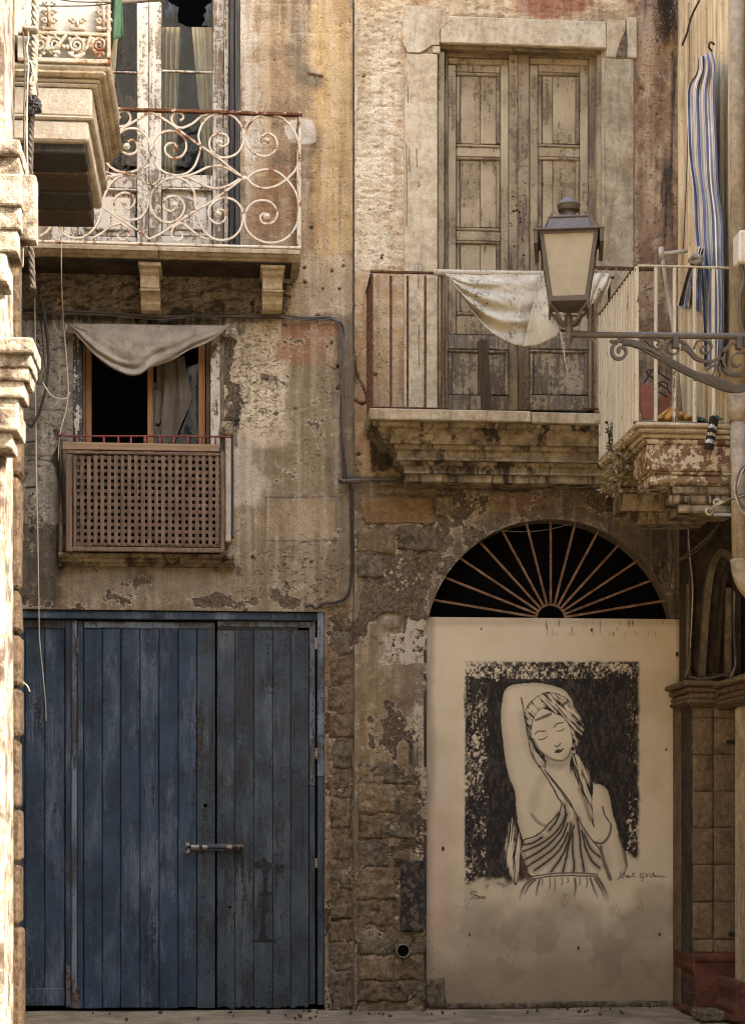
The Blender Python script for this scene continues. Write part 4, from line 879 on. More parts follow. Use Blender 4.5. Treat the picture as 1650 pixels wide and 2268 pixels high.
# railing: flat iron scrolls
rail_a = MB().boxp(60, 669.5, 240, 246.5, YRA - .02, YRA + .02, .003).build('railing', M['rail_iron'], house_a)
def e1(x, y): return (66 + .38 * x, 224.4 + .38 * y)
def e1w(x, y, Y=YRA): return W(*e1(x, y), Y)
part('bottom_rail', M['white_iron'], rail_a, 40, 668, 537.5, 543, Yf=YRA - .015, Yb=YRA + .015)
part('post', M['white_iron'], rail_a, 661.5, 667, 247, 548, Yf=YRA - .012, Yb=YRA + .012)
def spiral(cx, cy, r0, a0, turns, r1, n=26, sgn=1):
    return [(cx + (r0 + (r1 - r0) * (k / n) ** .8) * math.cos(a0 + sgn * turns * 2 * math.pi * k / n), cy + (r0 + (r1 - r0) * (k / n) ** .8) * math.sin(a0 + sgn * turns * 2 * math.pi * k / n)) for k in range(n + 1)]
SC = [
    # volutes with their long tails (crop coordinates)
    [(1000, 262), (985, 200), (1010, 130), (1060, 85), (1130, 70), (1195, 95), (1240, 155), (1250, 220), (1225, 285), (1180, 320), (1120, 328), (1070, 300), (1048, 255), (1058, 212), (1090, 190), (1130, 190), (1157, 215), (1155, 245), (1130, 262), (1108, 258)],
    [(1000, 262), (985, 320), (960, 380), (915, 420), (860, 432), (790, 415), (740, 370), (715, 310), (718, 245), (755, 192), (815, 172), (870, 188), (908, 230), (912, 280), (885, 320), (840, 332), (800, 310), (790, 272), (812, 246), (842, 246), (856, 262)],
    [(430, 290), (445, 350), (490, 395), (550, 415), (620, 405), (675, 365), (700, 300), (700, 240), (670, 190), (620, 160), (560, 165), (515, 200), (508, 240), (530, 285), (575, 308), (615, 300), (630, 270), (622, 240), (598, 226), (575, 235)],
    [(425, 600), (450, 520), (500, 455), (570, 430), (630, 440), (675, 480), (695, 550), (688, 620), (650, 675), (590, 692), (530, 670), (497, 630), (495, 580), (520, 545), (560, 533), (600, 548), (615, 582), (598, 615), (570, 625), (548, 612)],
    [(965, 600), (960, 530), (920, 470), (860, 445), (790, 458), (735, 500), (705, 570), (715, 640), (760, 692), (820, 705), (875, 680), (903, 625), (890, 580), (850, 552), (805, 560), (780, 592), (790, 625), (825, 640), (850, 622)],
    [(965, 600), (985, 690), (1030, 770), (1100, 808), (1180, 795), (1230, 740), (1245, 660), (1215, 595), (1150, 562), (1085, 580), (1045, 630), (1050, 680), (1090, 712), (1130, 700), (1147, 668), (1135, 640), (1105, 632), (1088, 650)],
    [(1500, 455), (1555, 390), (1575, 290), (1550, 190), (1490, 110), (1400, 75), (1320, 95), (1265, 160), (1262, 230), (1300, 295), (1370, 320), (1425, 295), (1443, 245), (1425, 205), (1385, 187), (1355, 205), (1350, 235), (1375, 250)],
    [(1500, 455), (1550, 530), (1570, 620), (1555, 720), (1495, 800), (1400, 825), (1310, 795), (1262, 735), (1255, 660), (1290, 600), (1350, 577), (1410, 592), (1443, 640), (1432, 690), (1395, 714), (1355, 705), (1345, 670), (1370, 650)],
    [(1268, 450), (1310, 415), (1375, 398), (1440, 410), (1500, 455)], [(1268, 450), (1310, 490), (1375, 507), (1440, 492), (1500, 455)],
    [(1225, 432), (1170, 400), (1110, 378), (1050, 380), (985, 410), (920, 435), (860, 436)], [(1225, 452), (1160, 490), (1080, 508), (1000, 480), (920, 440), (860, 434)],
    [(700, 60), (760, 90), (830, 135), (900, 190), (1000, 262), (1100, 330), (1180, 395), (1235, 437)], [(700, 60), (640, 100), (560, 148), (500, 190), (440, 230)],
    [(1235, 455), (1150, 520), (1060, 585), (965, 640), (850, 715), (770, 768), (700, 803)], [(700, 803), (620, 745), (520, 680), (425, 615), (360, 565), (310, 535)],
    [(455, 95), (490, 130), (530, 148), (570, 135), (590, 100), (575, 65), (540, 55), (518, 75), (530, 98)], [(1060, 72), (1000, 90), (950, 130), (890, 155), (845, 140), (828, 100), (850, 68), (885, 72), (897, 98), (878, 112)],
    [(700, 310), (730, 360), (760, 410), (755, 460), (720, 485), (680, 475)], [(700, 372), (665, 395), (655, 430)],
    [(370, 372), (430, 405), (500, 428), (570, 428)], [(330, 490), (400, 480), (450, 450), (510, 430), (570, 430)],
    [(430, 600), (410, 680), (370, 750), (300, 795), (220, 785), (170, 730), (155, 660), (170, 600)], [(315, 540), (355, 585), (360, 630), (335, 675), (290, 685), (255, 660), (252, 625), (280, 608), (310, 620)], [(360, 800), (420, 770), (470, 730), (530, 715), (575, 745), (575, 790), (540, 808), (512, 785), (530, 760)],
    [(1040, 805), (980, 780), (920, 730), (880, 712), (840, 735), (828, 775), (850, 808), (885, 800), (890, 772), (868, 762)],
    [(140, 615), (148, 660), (130, 720), (90, 770), (40, 790)], [(60, 560), (110, 580), (140, 615)],
]
for k, pts in enumerate(SC):
    c = catmull([e1w(*p, YRA + (.0015 * (k % 3))) for p in pts], 5); MB().bar(c, .0135, .017).build('scroll', M['white_iron'], rail_a)
for x, y in ((567, 260), (850, 268), (1108, 237), (1381, 230), (552, 592), (842, 602), (1098, 655), (1381, 668), (300, 632)):
    c = e1w(x, y, YRA - .012); q = MB(); q.sphere(c, .014, 8, .6)
    for j in range(8): q.sphere(c + Vector((math.cos(j * .785), .15, math.sin(j * .785))) * .018 + Vector((0, .004, 0)), .009, 6, .6)
    q.build('rosette', M['white_iron'], rail_a, smooth=True)
MB().sphere(e1w(1252, 452, YRA), .022, 14).build('boss', M['white_iron'], rail_a, smooth=True)
# its return to the wall
xr = W(666, 400, YRA).x; zt_, zb_ = W(666, 246, YRA).z, W(666, 546, YRA).z
MB().box(xr - .016, xr + .004, YRA + .021, -.01, zt_ - .022, zt_ + .0, .002).build('side_rail', M['rail_iron'], rail_a); MB().box(xr - .014, xr, YRA + .016, -.01, zb_ + .004, zb_ + .02, .002).build('side_rail', M['white_iron'], rail_a)
for sgn in (0, 1):
    c = [Vector((xr - .007, YRA + .19 + .17 * math.cos(a * math.pi / 12), (zb_ + (zt_ - zb_) * (.27 + .48 * sgn)) + (.20) * math.sin(a * math.pi / 12))) for a in range(24)]; MB().tube(c, .007, 6, True).build('side_ring', M['white_iron'], rail_a)
MB().box(xr - .012, xr, -.03, -.012, zb_, zt_, .002).build('side_post', M['white_iron'], rail_a)
# a dry tendril left in the scrollwork
random.seed(3)
tend = MB()
for k in range(34):
    a = Vector(e1w(640 + random.uniform(-30, 90), 330 + random.uniform(-130, 300), YRA - .02)); p = [a]
    for j in range(5): p.append(p[-1] + Vector((random.uniform(-.05, .05), random.uniform(-.01, .01), random.uniform(-.06, .04))))
    tend.tube(catmull(p, 3), .0012, 4)
tag(stuff(tend.build('dry_tendrils', M['dead_weed'])), 'thin dry tendrils caught in the white scrollwork railing', 'plant')

# ------------------------------------------------------------------ tall glazed door on that balcony
YU = .16
ud = MB().boxp(497.5, 507, -150, 556, .08, .26, .004).build('balcony_door', M['white_wood'], house_a)
part('frame_post', M['white_wood'], ud, 112, 132, -150, 556, Yf=.08, Yb=.26)
part('frame_post', M['dark_wood'], ud, 509, 520, -150, 560, Yf=.02, Yb=.28); part('frame_post', M['dark_wood'], ud, 521, 532.5, -150, 560, Yf=-.004, Yb=.05)
for a, b in ((133, 172), (304, 329.5), (331, 358), (472, 497)): part('stile', M['white_wood'], ud, a, b, -150, 552, Yf=YU - (.012 if a == 304 else 0), Yb=YU + .05)
for a, b in ((172.5, 303.5), (358.5, 471.5)):
    part('rail', M['white_wood'], ud, a, b, 387, 415, Yf=YU + .004, Yb=YU + .05); part('rail', M['white_wood'], ud, a, b, 524, 552, Yf=YU + .004, Yb=YU + .05)
    part('rail', M['white_wood'], ud, a, b, 416, 421, Yf=YU - .004, Yb=YU + .05, b=.006)
    part('panel', M['white_wood'], ud, a + 2, b - 2, 423, 522, Yf=YU + .030, Yb=YU + .05); part('panel_field', M['white_wood'], ud, a + 14, b - 14, 436, 509, Yf=YU + .012, Yb=YU + .03, b=.010)
    part('glazing_bar', M['white_wood'], ud, a, b, 156, 160, Yf=YU + .006, Yb=YU + .03)
    part('pane', M['glass'], ud, a, b, 161, 386, Yf=YU + .02, Yb=YU + .024, b=0)
part('pane', M['glass'], ud, 172.5, 303.5, -150, 155, Yf=YU + .02, Yb=YU + .024, b=0)
def c1(x, y): return (x * .336, y * .336)
hole = [(1085, -30), (1110, 10), (1180, 50), (1172, 100), (1180, 150), (1215, 168), (1255, 180), (1300, 192), (1345, 186), (1385, 172), (1330, 165), (1355, 130), (1340, 95), (1365, 70), (1350, 45), (1398, 12), (1400, -30)]
def wxz(p): v = W(*p, YU + .02); return (v.x, v.z)
q = MB(); poly = [wxz((358.5, 155)), wxz((471.5, 155)), wxz((471.5, -150))] + [wxz(c1(*p)) for p in ((1398, -400), *hole[::-1], (1085, -400))] + [wxz((358.5, -150))]
q.prism(poly, YU + .02, YU + .024).build('broken_pane', M['glass'], ud)
MB().boxp(112, 532, -150, 560, .60, .615).build('dark_room', M['dark'], ud)
cur = thing('curtain', W(410, 390, .3), 'cream curtain hanging behind the glass of the upper door', 'curtain')
cloth_p([(360 + 5.0 * k, 60) for k in range(9)], [(360 + 3.6 * k, 470) for k in range(9)], .24, 50, 12, lambda u, v: .03 * math.sin(u * 22 + v * .6)).build('drape', M['curtain'], cur, smooth=True)
cloth_p([(425, 60), (475, 60)], [(462, 470), (480, 470)], .25, 26, 10, lambda u, v: .02 * math.sin(u * 20)).build('drape', M['curtain'], cur, smooth=True)
tag(cloth_p([(180, 80), (262, 80)], [(180, 470), (236, 470)], .27, 40, 10, lambda u, v: .03 * math.sin(u * 24 + v)).build('curtain', M['curtain'], smooth=True), 'cream curtain behind the narrow pane beside the stone bracket', 'curtain')
# iron hook on the wall
hk = MB().bar([W(681, 163, -.06), W(716, 169, -.06)], .018, .012).tube([W(697, 168, .01), W(697, 169, -.06)], .006, 6)
tag(hk.build('iron_hook', M['rust_iron']), 'short rusty iron bar fixed to the ochre wall above the white railing', 'hook')

# ------------------------------------------------------------------ door surround of the right house
YS = YB - .022
sur = MB().boxp(895, 969, 118, 911, YS, YB + .02, .008).build('door_surround', M['pale_stone'], house_b)
for n_, b_ in (('lintel_stone', (975, 1343, 40, 100)), ('lintel_stone', (1344, 1386, 42, 127)), ('lintel_stone', (1388.5, 1411, 37, 128))):
    MB().boxp(*b_, YS - .004, YB + .02, .008, .003).build(n_, M['pale_stone'], sur)
q = MB(); pl = [(896, 14), (946, 12), (985, 26), (1000, 44), (974, 66), (972, 100), (957, 100), (930, 117), (903, 116), (890, 90)]
q.prism([(W(a, b, YS).x, W(a, b, YS).z) for a, b in pl], YS - .006, YB + .02).build('lintel_stone', M['pale_stone'], sur)
MB().boxp(1333, 1404, 128.5, 911, YS, YB + .02, .008).build('jamb_stone', M['slab_stone'], sur)
MB().boxp(957.5, 974.5, 101, 117, YS, YB + .02, .004).build('lintel_stone', M['pale_stone'], sur)
# broken corner of the lintel's end stone
q = MB(); pl = [(1362, 128), (1370, 98), (1384, 66), (1387, 92), (1386, 126)]; q.prism([(W(a, b, YS).x, W(a, b, YS).z) for a, b in pl], YS - .0075, YS - .003).build('broken_face', M['brown_stone'], sur)
# long cracks / staples in the left jamb
for x, y0, y1 in ((898, 100, 130), (903, 190, 228), (900, 320, 500), (907, 330, 380), (923, 330, 370), (927, 400, 415), (926, 582, 640), (928, 718, 812)):
    MB().bar([W(x, y0, YS - .002), W(x + random.uniform(-1, 1), (y0 + y1) / 2, YS - .002), W(x + .6, y1, YS - .002)], .006, .004).build('seam', M['cable_grey'], sur)

# ------------------------------------------------------------------ double shutters
YL = YB + .10
sh = MB().boxp(968, 1334, 93, 113, YL - .07, YL + .06, .004).build('shutter_door', M['shutter_dark'], house_b)   # head of the frame
MB().boxp(968, 1334, 90, 914, YL + .08, YL + .10).build('backing', M['dark'], sh)
def leaf(x0, x1, xi0, xi1, dx):
    for a, b in ((x0, xi0), (xi1, x1)): part('stile', M['shutter_dark'], sh, a, b, 114, 908, Yf=YL, Yb=YL + .05, b=.004)
    for a, b, m_ in ((114, 128, 'shutter_dark'), (742, 773, 'shutter_bare'), (876, 908, 'shutter_bare')): part('rail', M[m_], sh, xi0 + .6, xi1 - .6, a, b, Yf=YL + .001, Yb=YL + .05, b=.004)
    # raised moulded frame around the upper panels
    for a, b, c, d in ((xi0 + 1, xi1 - 1, 129, 143), (xi0 + 1, xi0 + 19, 143.6, 741), (xi1 - 19, xi1 - 1, 143.6, 741)): part('frame_board', M['shutter'], sh, a, b, c, d, Yf=YL + .012, Yb=YL + .05, b=.006)
    px0, px1 = xi0 + 20, xi1 - 20
    for a, b in ((144, 160), (327, 347), (512, 533), (700, 741)): part('rail', M['shutter'], sh, px0, px1, a, b, Yf=YL + .014, Yb=YL + .05, b=.004)
    for k, (a, b) in enumerate(((160.6, 326.4), (347.6, 511.4), (533.6, 699))):
        for bx in ((px0, px1, a, a + 7), (px0, px1, b - 7, b), (px0, px0 + 8, a + 7.5, b - 7.5), (px1 - 8, px1, a + 7.5, b - 7.5)): part('moulding', M['shutter_dark'], sh, *bx, Yf=YL + .006, Yb=YL + .05, b=.008)
        xm_ = (px0 + px1) / 2 + dx
        for s0, s1 in ((px0 + 9, xm_ - .5), (xm_ + .5, px1 - 9)): part('panel', M['shutter'], sh, s0, s1, a + 8, b - 8, Yf=YL + .020, Yb=YL + .05, b=.003)
    for bx in ((xi0 + 1, xi1 - 1, 774, 781), (xi0 + 1, xi0 + 9, 781.5, 875), (xi1 - 9, xi1 - 1, 781.5, 875)): part('moulding', M['shutter_bare'], sh, *bx, Yf=YL + .004, Yb=YL + .05, b=.008)
    w3 = (xi1 - xi0 - 20) / 2
    for k in range(2): part('panel', M['shutter_bare'], sh, xi0 + 10 + w3 * k + .4, xi0 + 10 + w3 * (k + 1) - .4, 782, 874, Yf=YL + .018 + .003 * k, Yb=YL + .05, b=.003)
leaf(985, 1146, 991, 1127, 4); leaf(1147, 1320, 1172, 1303, -14)
part('door_frame', M['shutter'], sh, 970, 984, 113.5, 911, Yf=YL - .06, Yb=YL + .06); part('door_frame', M['shutter'], sh, 1321, 1332, 113.5, 911, Yf=YL - .06, Yb=YL + .06)
random.seed(11)
for k in range(26):
    p = W(random.choice((1140, 1150, 1156, 1134)) + random.uniform(-6, 6), random.uniform(400, 570), YL); MB().sphere(p, random.uniform(.004, .009), 6, .5).build('worm_hole', M['dark'], sh)
tag(MB().prism([(W(a, b, -.2).x, W(a, b, -.2).z) for a, b in ((1060, 752), (1066, 747), (1072, 753), (1077, 748), (1082, 750), (1092, 908), (1069, 908))], -.16, -.12).build('plank', M['old_plank']), 'weathered grey plank leaning against the beige shutters on the balcony', 'plank')

# ------------------------------------------------------------------ balcony of the right house
YRB = -.52
x0 = W(818, 910, -.56).x; x1 = 3.36; zt = W(1080, 909, -.56).z
xm = W(1176, 915, -.56).x
slab_b = MB().box(x0, xm - .002, -.57, .02, zt - .082, zt, .008, .002).build('balcony_slab', M['slab_stone'], house_b)
MB().box(xm + .002, x1, -.566, .02, zt - .088, zt - .006, .008, .002).build('slab_stone', M['slab_stone'], slab_b)
def moulding(x0, x1, prof, mat, parent, name, ret=True):
    """cornice with a profile of (depth, z) that steps in at its free end as well"""
    q = MB(); n = len(prof); vs = []; dmax = max(p[0] for p in prof)
    for d, z in prof: vs.append((x0 + (dmax - d), -d, z))
    for d, z in prof: vs.append((x1, -d, z))
    for d, z in prof: vs.append((x0 + (dmax - d), .04, z))
    fs = [(i, i + 1, n + i + 1, n + i) for i in range(n - 1)] + [(i + 1, i, 2 * n + i, 2 * n + i + 1) for i in range(n - 1)]
    fs += [(0, n, 2 * n), (n - 1, 3 * n - 1, 2 * n - 1)]
    q.add(vs, fs); return q.build(name, mat, parent)
z = zt - .084
p1 = [(.52, z), (.515, z - .03), (.48, z - .045), (.455, z - .075), (.43, z - .12), (.425, z - .135)]
p2 = [(.40, z - .136), (.395, z - .165), (.37, z - .18), (.36, z - .215), (.375, z - .225), (.375, z - .245)]
p3 = [(.345, z - .246), (.34, z - .27), (.32, z - .285), (.31, z - .31), (.315, z - .33)]
p4 = [(.29, z - .331), (.29, z - .385), (.26, z - .395)]
xa = W(824, 930, -.52).x
for k, (pr, off) in enumerate(((p1, 0.0), (p2, .16), (p3, .22), (p4, .27))): moulding(xa + off, x1, pr, M['crust_stone'], slab_b, 'moulding')
rail_b = MB().boxp(820, 1360, 604.5, 609.5, YRB - .012, YRB + .012, .002).build('railing', M['rust_iron'], house_b)
part('bottom_rail', M['rust_iron'], rail_b, 820, 992, 901, 904.5, Yf=YRB - .012, Yb=YRB + .012); part('bottom_rail', M['rust_iron'], rail_b, 1290, 1360, 903, 906.5, Yf=YRB - .012, Yb=YRB + .012)
for x in (824, 866, 903, 942, 979, 1312.5, 1349): part('bar', M['rust_iron'], rail_b, x - 2.6, x + 2.6, 610, 903, Yf=YRB - .009, Yb=YRB + .009, b=.002)
xl = W(824, 700, YRB).x
MB().box(xl - .012, xl + .01, YRB + .013, -.06, W(824, 609, YRB).z, W(824, 604.5, YRB).z, .002).build('side_rail', M['rust_iron'], rail_b); MB().box(xl - .012, xl + .01, YRB + .013, -.06, W(824, 905, YRB).z, W(824, 900, YRB).z, .002).build('side_rail', M['rust_iron'], rail_b)
for k in range(3): y = YRB + .13 + .13 * k; MB().box(xl - .009, xl + .009, y - .009, y + .009, W(824, 901, YRB).z, W(824, 608, YRB).z, .002).build('side_bar', M['rust_iron'], rail_b)
# wire holding the rail
for k in range(4):
    x = 1315 + k * 22; MB().tube(catmull([W(x, 600, YRB - .02), W(x + 5, 596, YRB - .03), W(x + 10, 602, YRB - .02), W(x + 16, 612, YRB - .025), W(x + 24, 598, YRB - .02)], 4), .0018, 5).build('tie_wire', M['cable_pale'], rail_b)
part('brace_bar', M['rust_iron'], rail_b, 1312, 1452, 590, 598, Yf=YRB - .03, Yb=YRB - .01)
# sheet draped over the rail
sht = thing('sheet', W(1100, 620, YRB), 'mildew spotted white sheet draped over the rusty balcony rail', 'sheet')
MB().tube(catmull([W(960, 603, YRB - .01), W(1000, 604, YRB - .012), W(1080, 606, YRB - .012), W(1215, 607, YRB - .01)], 5), .024, 10).build('roll', M['sheet'], sht, smooth=True)
tp = [(984, 606), (1010, 607), (1060, 608), (1110, 608), (1160, 608), (1200, 608)]
bt = [(992, 614), (1030, 668), (1062, 710), (1092, 738), (1130, 760), (1160, 768)]
def shf(u, v): return -.035 - .10 * math.sin(v * 2.0) * math.sin(u * 2.8) + .046 * math.sin(v * 21 + u * 2.5 + 1.5 * float(fbm(u * 3, v * 2, 2, 37))) * (.25 + .6 * v) * math.sin(min(1, u * 1.3) * 2.6) + (float(fbm(u * 6, v * 8, 3, 33)) - .5) * .035
cloth_p(cm2(tp), cm2(bt), YRB, 44, 60, shf).build('swag', M['sheet'], sht, smooth=True, solid=.003)
tp = [(1196, 603), (1206, 602), (1216, 603), (1226, 604)]; bt = [(1158, 768), (1190, 764), (1216, 752), (1236, 742), (1250, 700)]
cloth_p(cm2(tp), cm2(bt), YRB - .05, 20, 44, lambda u, v: -.03 - .05 * math.sin(v * 2.4) + .02 * math.sin(u * 9) * v + (float(fbm(u * 4, v * 5, 3, 36)) - .5) * .03).build('swag', M['sheet'], sht, smooth=True, solid=.003)
tp = [(1312, 607), (1330, 604), (1345, 606), (1353, 612)]; bt = [(1302, 690), (1312, 672), (1334, 664), (1350, 632)]
cloth_p(cm2(tp), cm2(bt), YRB - .03, 24, 30, lambda u, v: -.03 - .04 * math.sin(v * 3.0) * math.sin(u * 3.1) + .012 * math.sin(u * 14 + v * 6)).build('bundle', M['sheet'], sht, smooth=True, solid=.003)
tag(MB().tube([W(1196, 728, YRB - .09), W(1312, 738, YRB - .02)], .011, 8).build('iron_rod', M['rust_iron']), 'thin rusty rod sticking out of the railing behind the lamp', 'rod')
for k, pts in enumerate((((1238, 728), (1244, 742), (1252, 748), (1262, 736)), ((1243, 746), (1250, 775), (1248, 800)), ((1300, 738), (1310, 748), (1318, 758), (1328, 744)), ((1240, 735), (1246, 770), (1256, 824)))):
    tag(MB().tube(catmull([W(*p, YRB - .1) for p in pts], 4), .0028, 5).build('string', M['cable_pale']), ('pale string looped beside the lamp finial', 'short pale string dangling below the lamp', 'pale string looped under the lamp arm', 'long frayed pale string hanging below the rod')[k], 'string')

# ------------------------------------------------------------------ bare stones of the right house
random.seed(5)
for k, (a, b, c, d, m_) in enumerate(((803, 962, 1101, 1161, 'ochre_stone'), (791, 877, 1168, 1224, 'cream_stone'), (881, 968, 1167, 1220, 'grey_stone'), (965, 1006, 1098, 1142, 'cream_stone'), (838, 975, 1079, 1097, 'cream_stone'), (791, 850, 1228, 1278, 'grey_stone'))): stone('stone', a, b, c, d, YB, .012, M[m_], house_b, 200 + k, .012)
rows = [1688, 1738, 1803, 1859, 1921, 1995, 2050, 2116, 2173, 2222]
for k, (a, b) in enumerate(zip(rows[:-1], rows[1:])):
    c = (878, 876, 846, 858, 874, 874, 876, 872, 905)[k]; stone('stone', 793, c, a + 1.5, b - 1.5, YB, .002 + .005 * (k * 5 % 3), M[('cream_stone', 'grey_stone', 'brown_stone')[(k * 5 + 1) % 3]], house_b, 300 + k, .024)
    if k in (0, 1, 2, 6, 7, 8): stone('stone', c + 2, 941 if k > 2 else 925, a + 2, b - 2, YB, .000 + .004 * (k % 2), M[('grey_stone', 'brown_stone')[k % 2]], house_b, 330 + k, .026)
MB().boxp(888, 941, 1906, 2065, YB - .028, YB + .02, .014, .006).build('meter_cover', mat_stone('black_painted_plaster', L4(64, 58, 54), L4(46, 42, 40), .5, 1, .3, flake=.12), house_b)
MB().boxp(874, 890, 1900, 1910, YB - .035, YB + .02, .006, .004).build('stone_chip', M['dark_stone'], house_b)
c = W(893, 2106, YB - .03); r = .052
q = MB(); n = 24
for k in range(n): pass
ringv = []
for rr, yy in ((r, YB + .1), (r, YB - .035), (r - .008, YB - .035), (r - .008, YB + .1)):
    ringv.append([(c.x + rr * math.cos(2 * math.pi * k / n), yy, c.z + rr * math.sin(2 * math.pi * k / n)) for k in range(n)])
q.add([p for l in ringv for p in l], [(i * n + k, i * n + (k + 1) % n, (i + 1) * n + (k + 1) % n, (i + 1) * n + k) for i in range(3) for k in range(n)])
dp = q.build('drain_pipe', M['pvc'], house_b, smooth=True)
MB().prism([(c.x + (r - .007) * math.cos(2 * math.pi * k / n), c.z + (r - .007) * math.sin(2 * math.pi * k / n)) for k in range(n)], YB - .02, YB - .015).build('bore', M['dark'], dp)

# ------------------------------------------------------------------ fanlight
YF = YB + .07
hubx, hubz = W(1219, 1372, YF).x, W(1219, 1372, YF).z; hr = 33 * mpp(1219, YF)
fan = MB().bar([Vector((hubx + hr * math.cos(a * math.pi / 16), YF, hubz + hr * math.sin(a * math.pi / 16))) for a in range(17)], .016, .02).build('fanlight', M['fan_iron'], house_b)
for k in range(13):
    ends = [(0, 1303), (18, 1277)]
tgt = [(961, 1329), (988, 1280), (1020, 1237), (1062, 1200), (1112, 1176), (1165, 1158), (1219, 1153), (1273, 1160), (1324, 1177), (1372, 1204), (1414, 1240), (1450, 1282), (1479, 1329)]
for x, y in tgt:
    e = Vector((W(x, y, YF).x, YF, W(x, y, YF).z)); d = Vector((e.x - hubx, 0, e.z - hubz)); L = d.length; d.normalize()
    MB().bar([Vector((hubx, YF, hubz)) + d * hr, e + d * .05], .0165, .014).build('bar', M['fan_iron'], fan)
room = MB(); room.box(ACX - AR, ACX + AR, YB + .205, YB + .225, PZ1 - .3, ACZ + AR).build('dark_room', M['dark'], house_b)

# ------------------------------------------------------------------ painted infill wall of the archway
def d8p(x, y): return (1023 + .26 * x, 1438.8 + .26 * y)
def mat_mural():
    t = NT('painted_infill'); ink = t.sep(t.attr('ink')); tint = t.attr('tint')
    n1 = t.noise(3.2, 5, .6); n2 = t.noise(16, 5, .7, off=(2, 2, 2)); n3 = t.noise(95, 2, .6)
    c = t.mix(t.step(n1, .35, .68), t.mix(.3, tint, (.72, .68, .62), 'MULTIPLY'), tint)
    c = t.mix(t.step(n2, .56, .72, 0, .35), c, t.mix(1, tint, (.78, .73, .66), 'MULTIPLY'))
    c = t.mix(t.step(n3, .3, .7, 0, .22), t.mix(1, c, (.86, .85, .84), 'MULTIPLY'), c)
    k = t.math('ADD', ink[0], t.math('MULTIPLY', t.math('SUBTRACT', n3, .5), .14), clamp=True)
    k = t.math('MULTIPLY', k, t.step(ink[0], 0, .08))
    c = t.mix(k, c, t.mix(ink[1], L4(34, 29, 26), L4(82, 44, 36)))
    return t.out(c, .85, t.bump(t.math('ADD', t.math('MULTIPLY', n2, .6), t.math('MULTIPLY', n3, .2)), .35, .008), spec=.2)
YM = YB + .05
def pip(px, py, poly):
    ins = np.zeros(px.shape, bool); n = len(poly)
    for i in range(n):
        x0, y0 = poly[i]; x1, y1 = poly[(i + 1) % n]
        c = ((y0 > py) != (y1 > py)); ins ^= c & (px < (x1 - x0) * (py - y0) / ((y1 - y0) if y1 != y0 else 1e-9) + x0)
    return ins
def sdist(px, py, pts, n=5):
    c = cm2(pts, n) if len(pts) > 2 else pts; d = np.full(px.shape, 1e9)
    for (x0, y0), (x1, y1) in zip(c[:-1], c[1:]):
        t = np.clip(((px - x0) * (x1 - x0) + (py - y0) * (y1 - y0)) / max(1e-9, (x1 - x0) ** 2 + (y1 - y0) ** 2), 0, 1)
        d = np.minimum(d, np.hypot(px - x0 - t * (x1 - x0), py - y0 - t * (y1 - y0)))
    return d
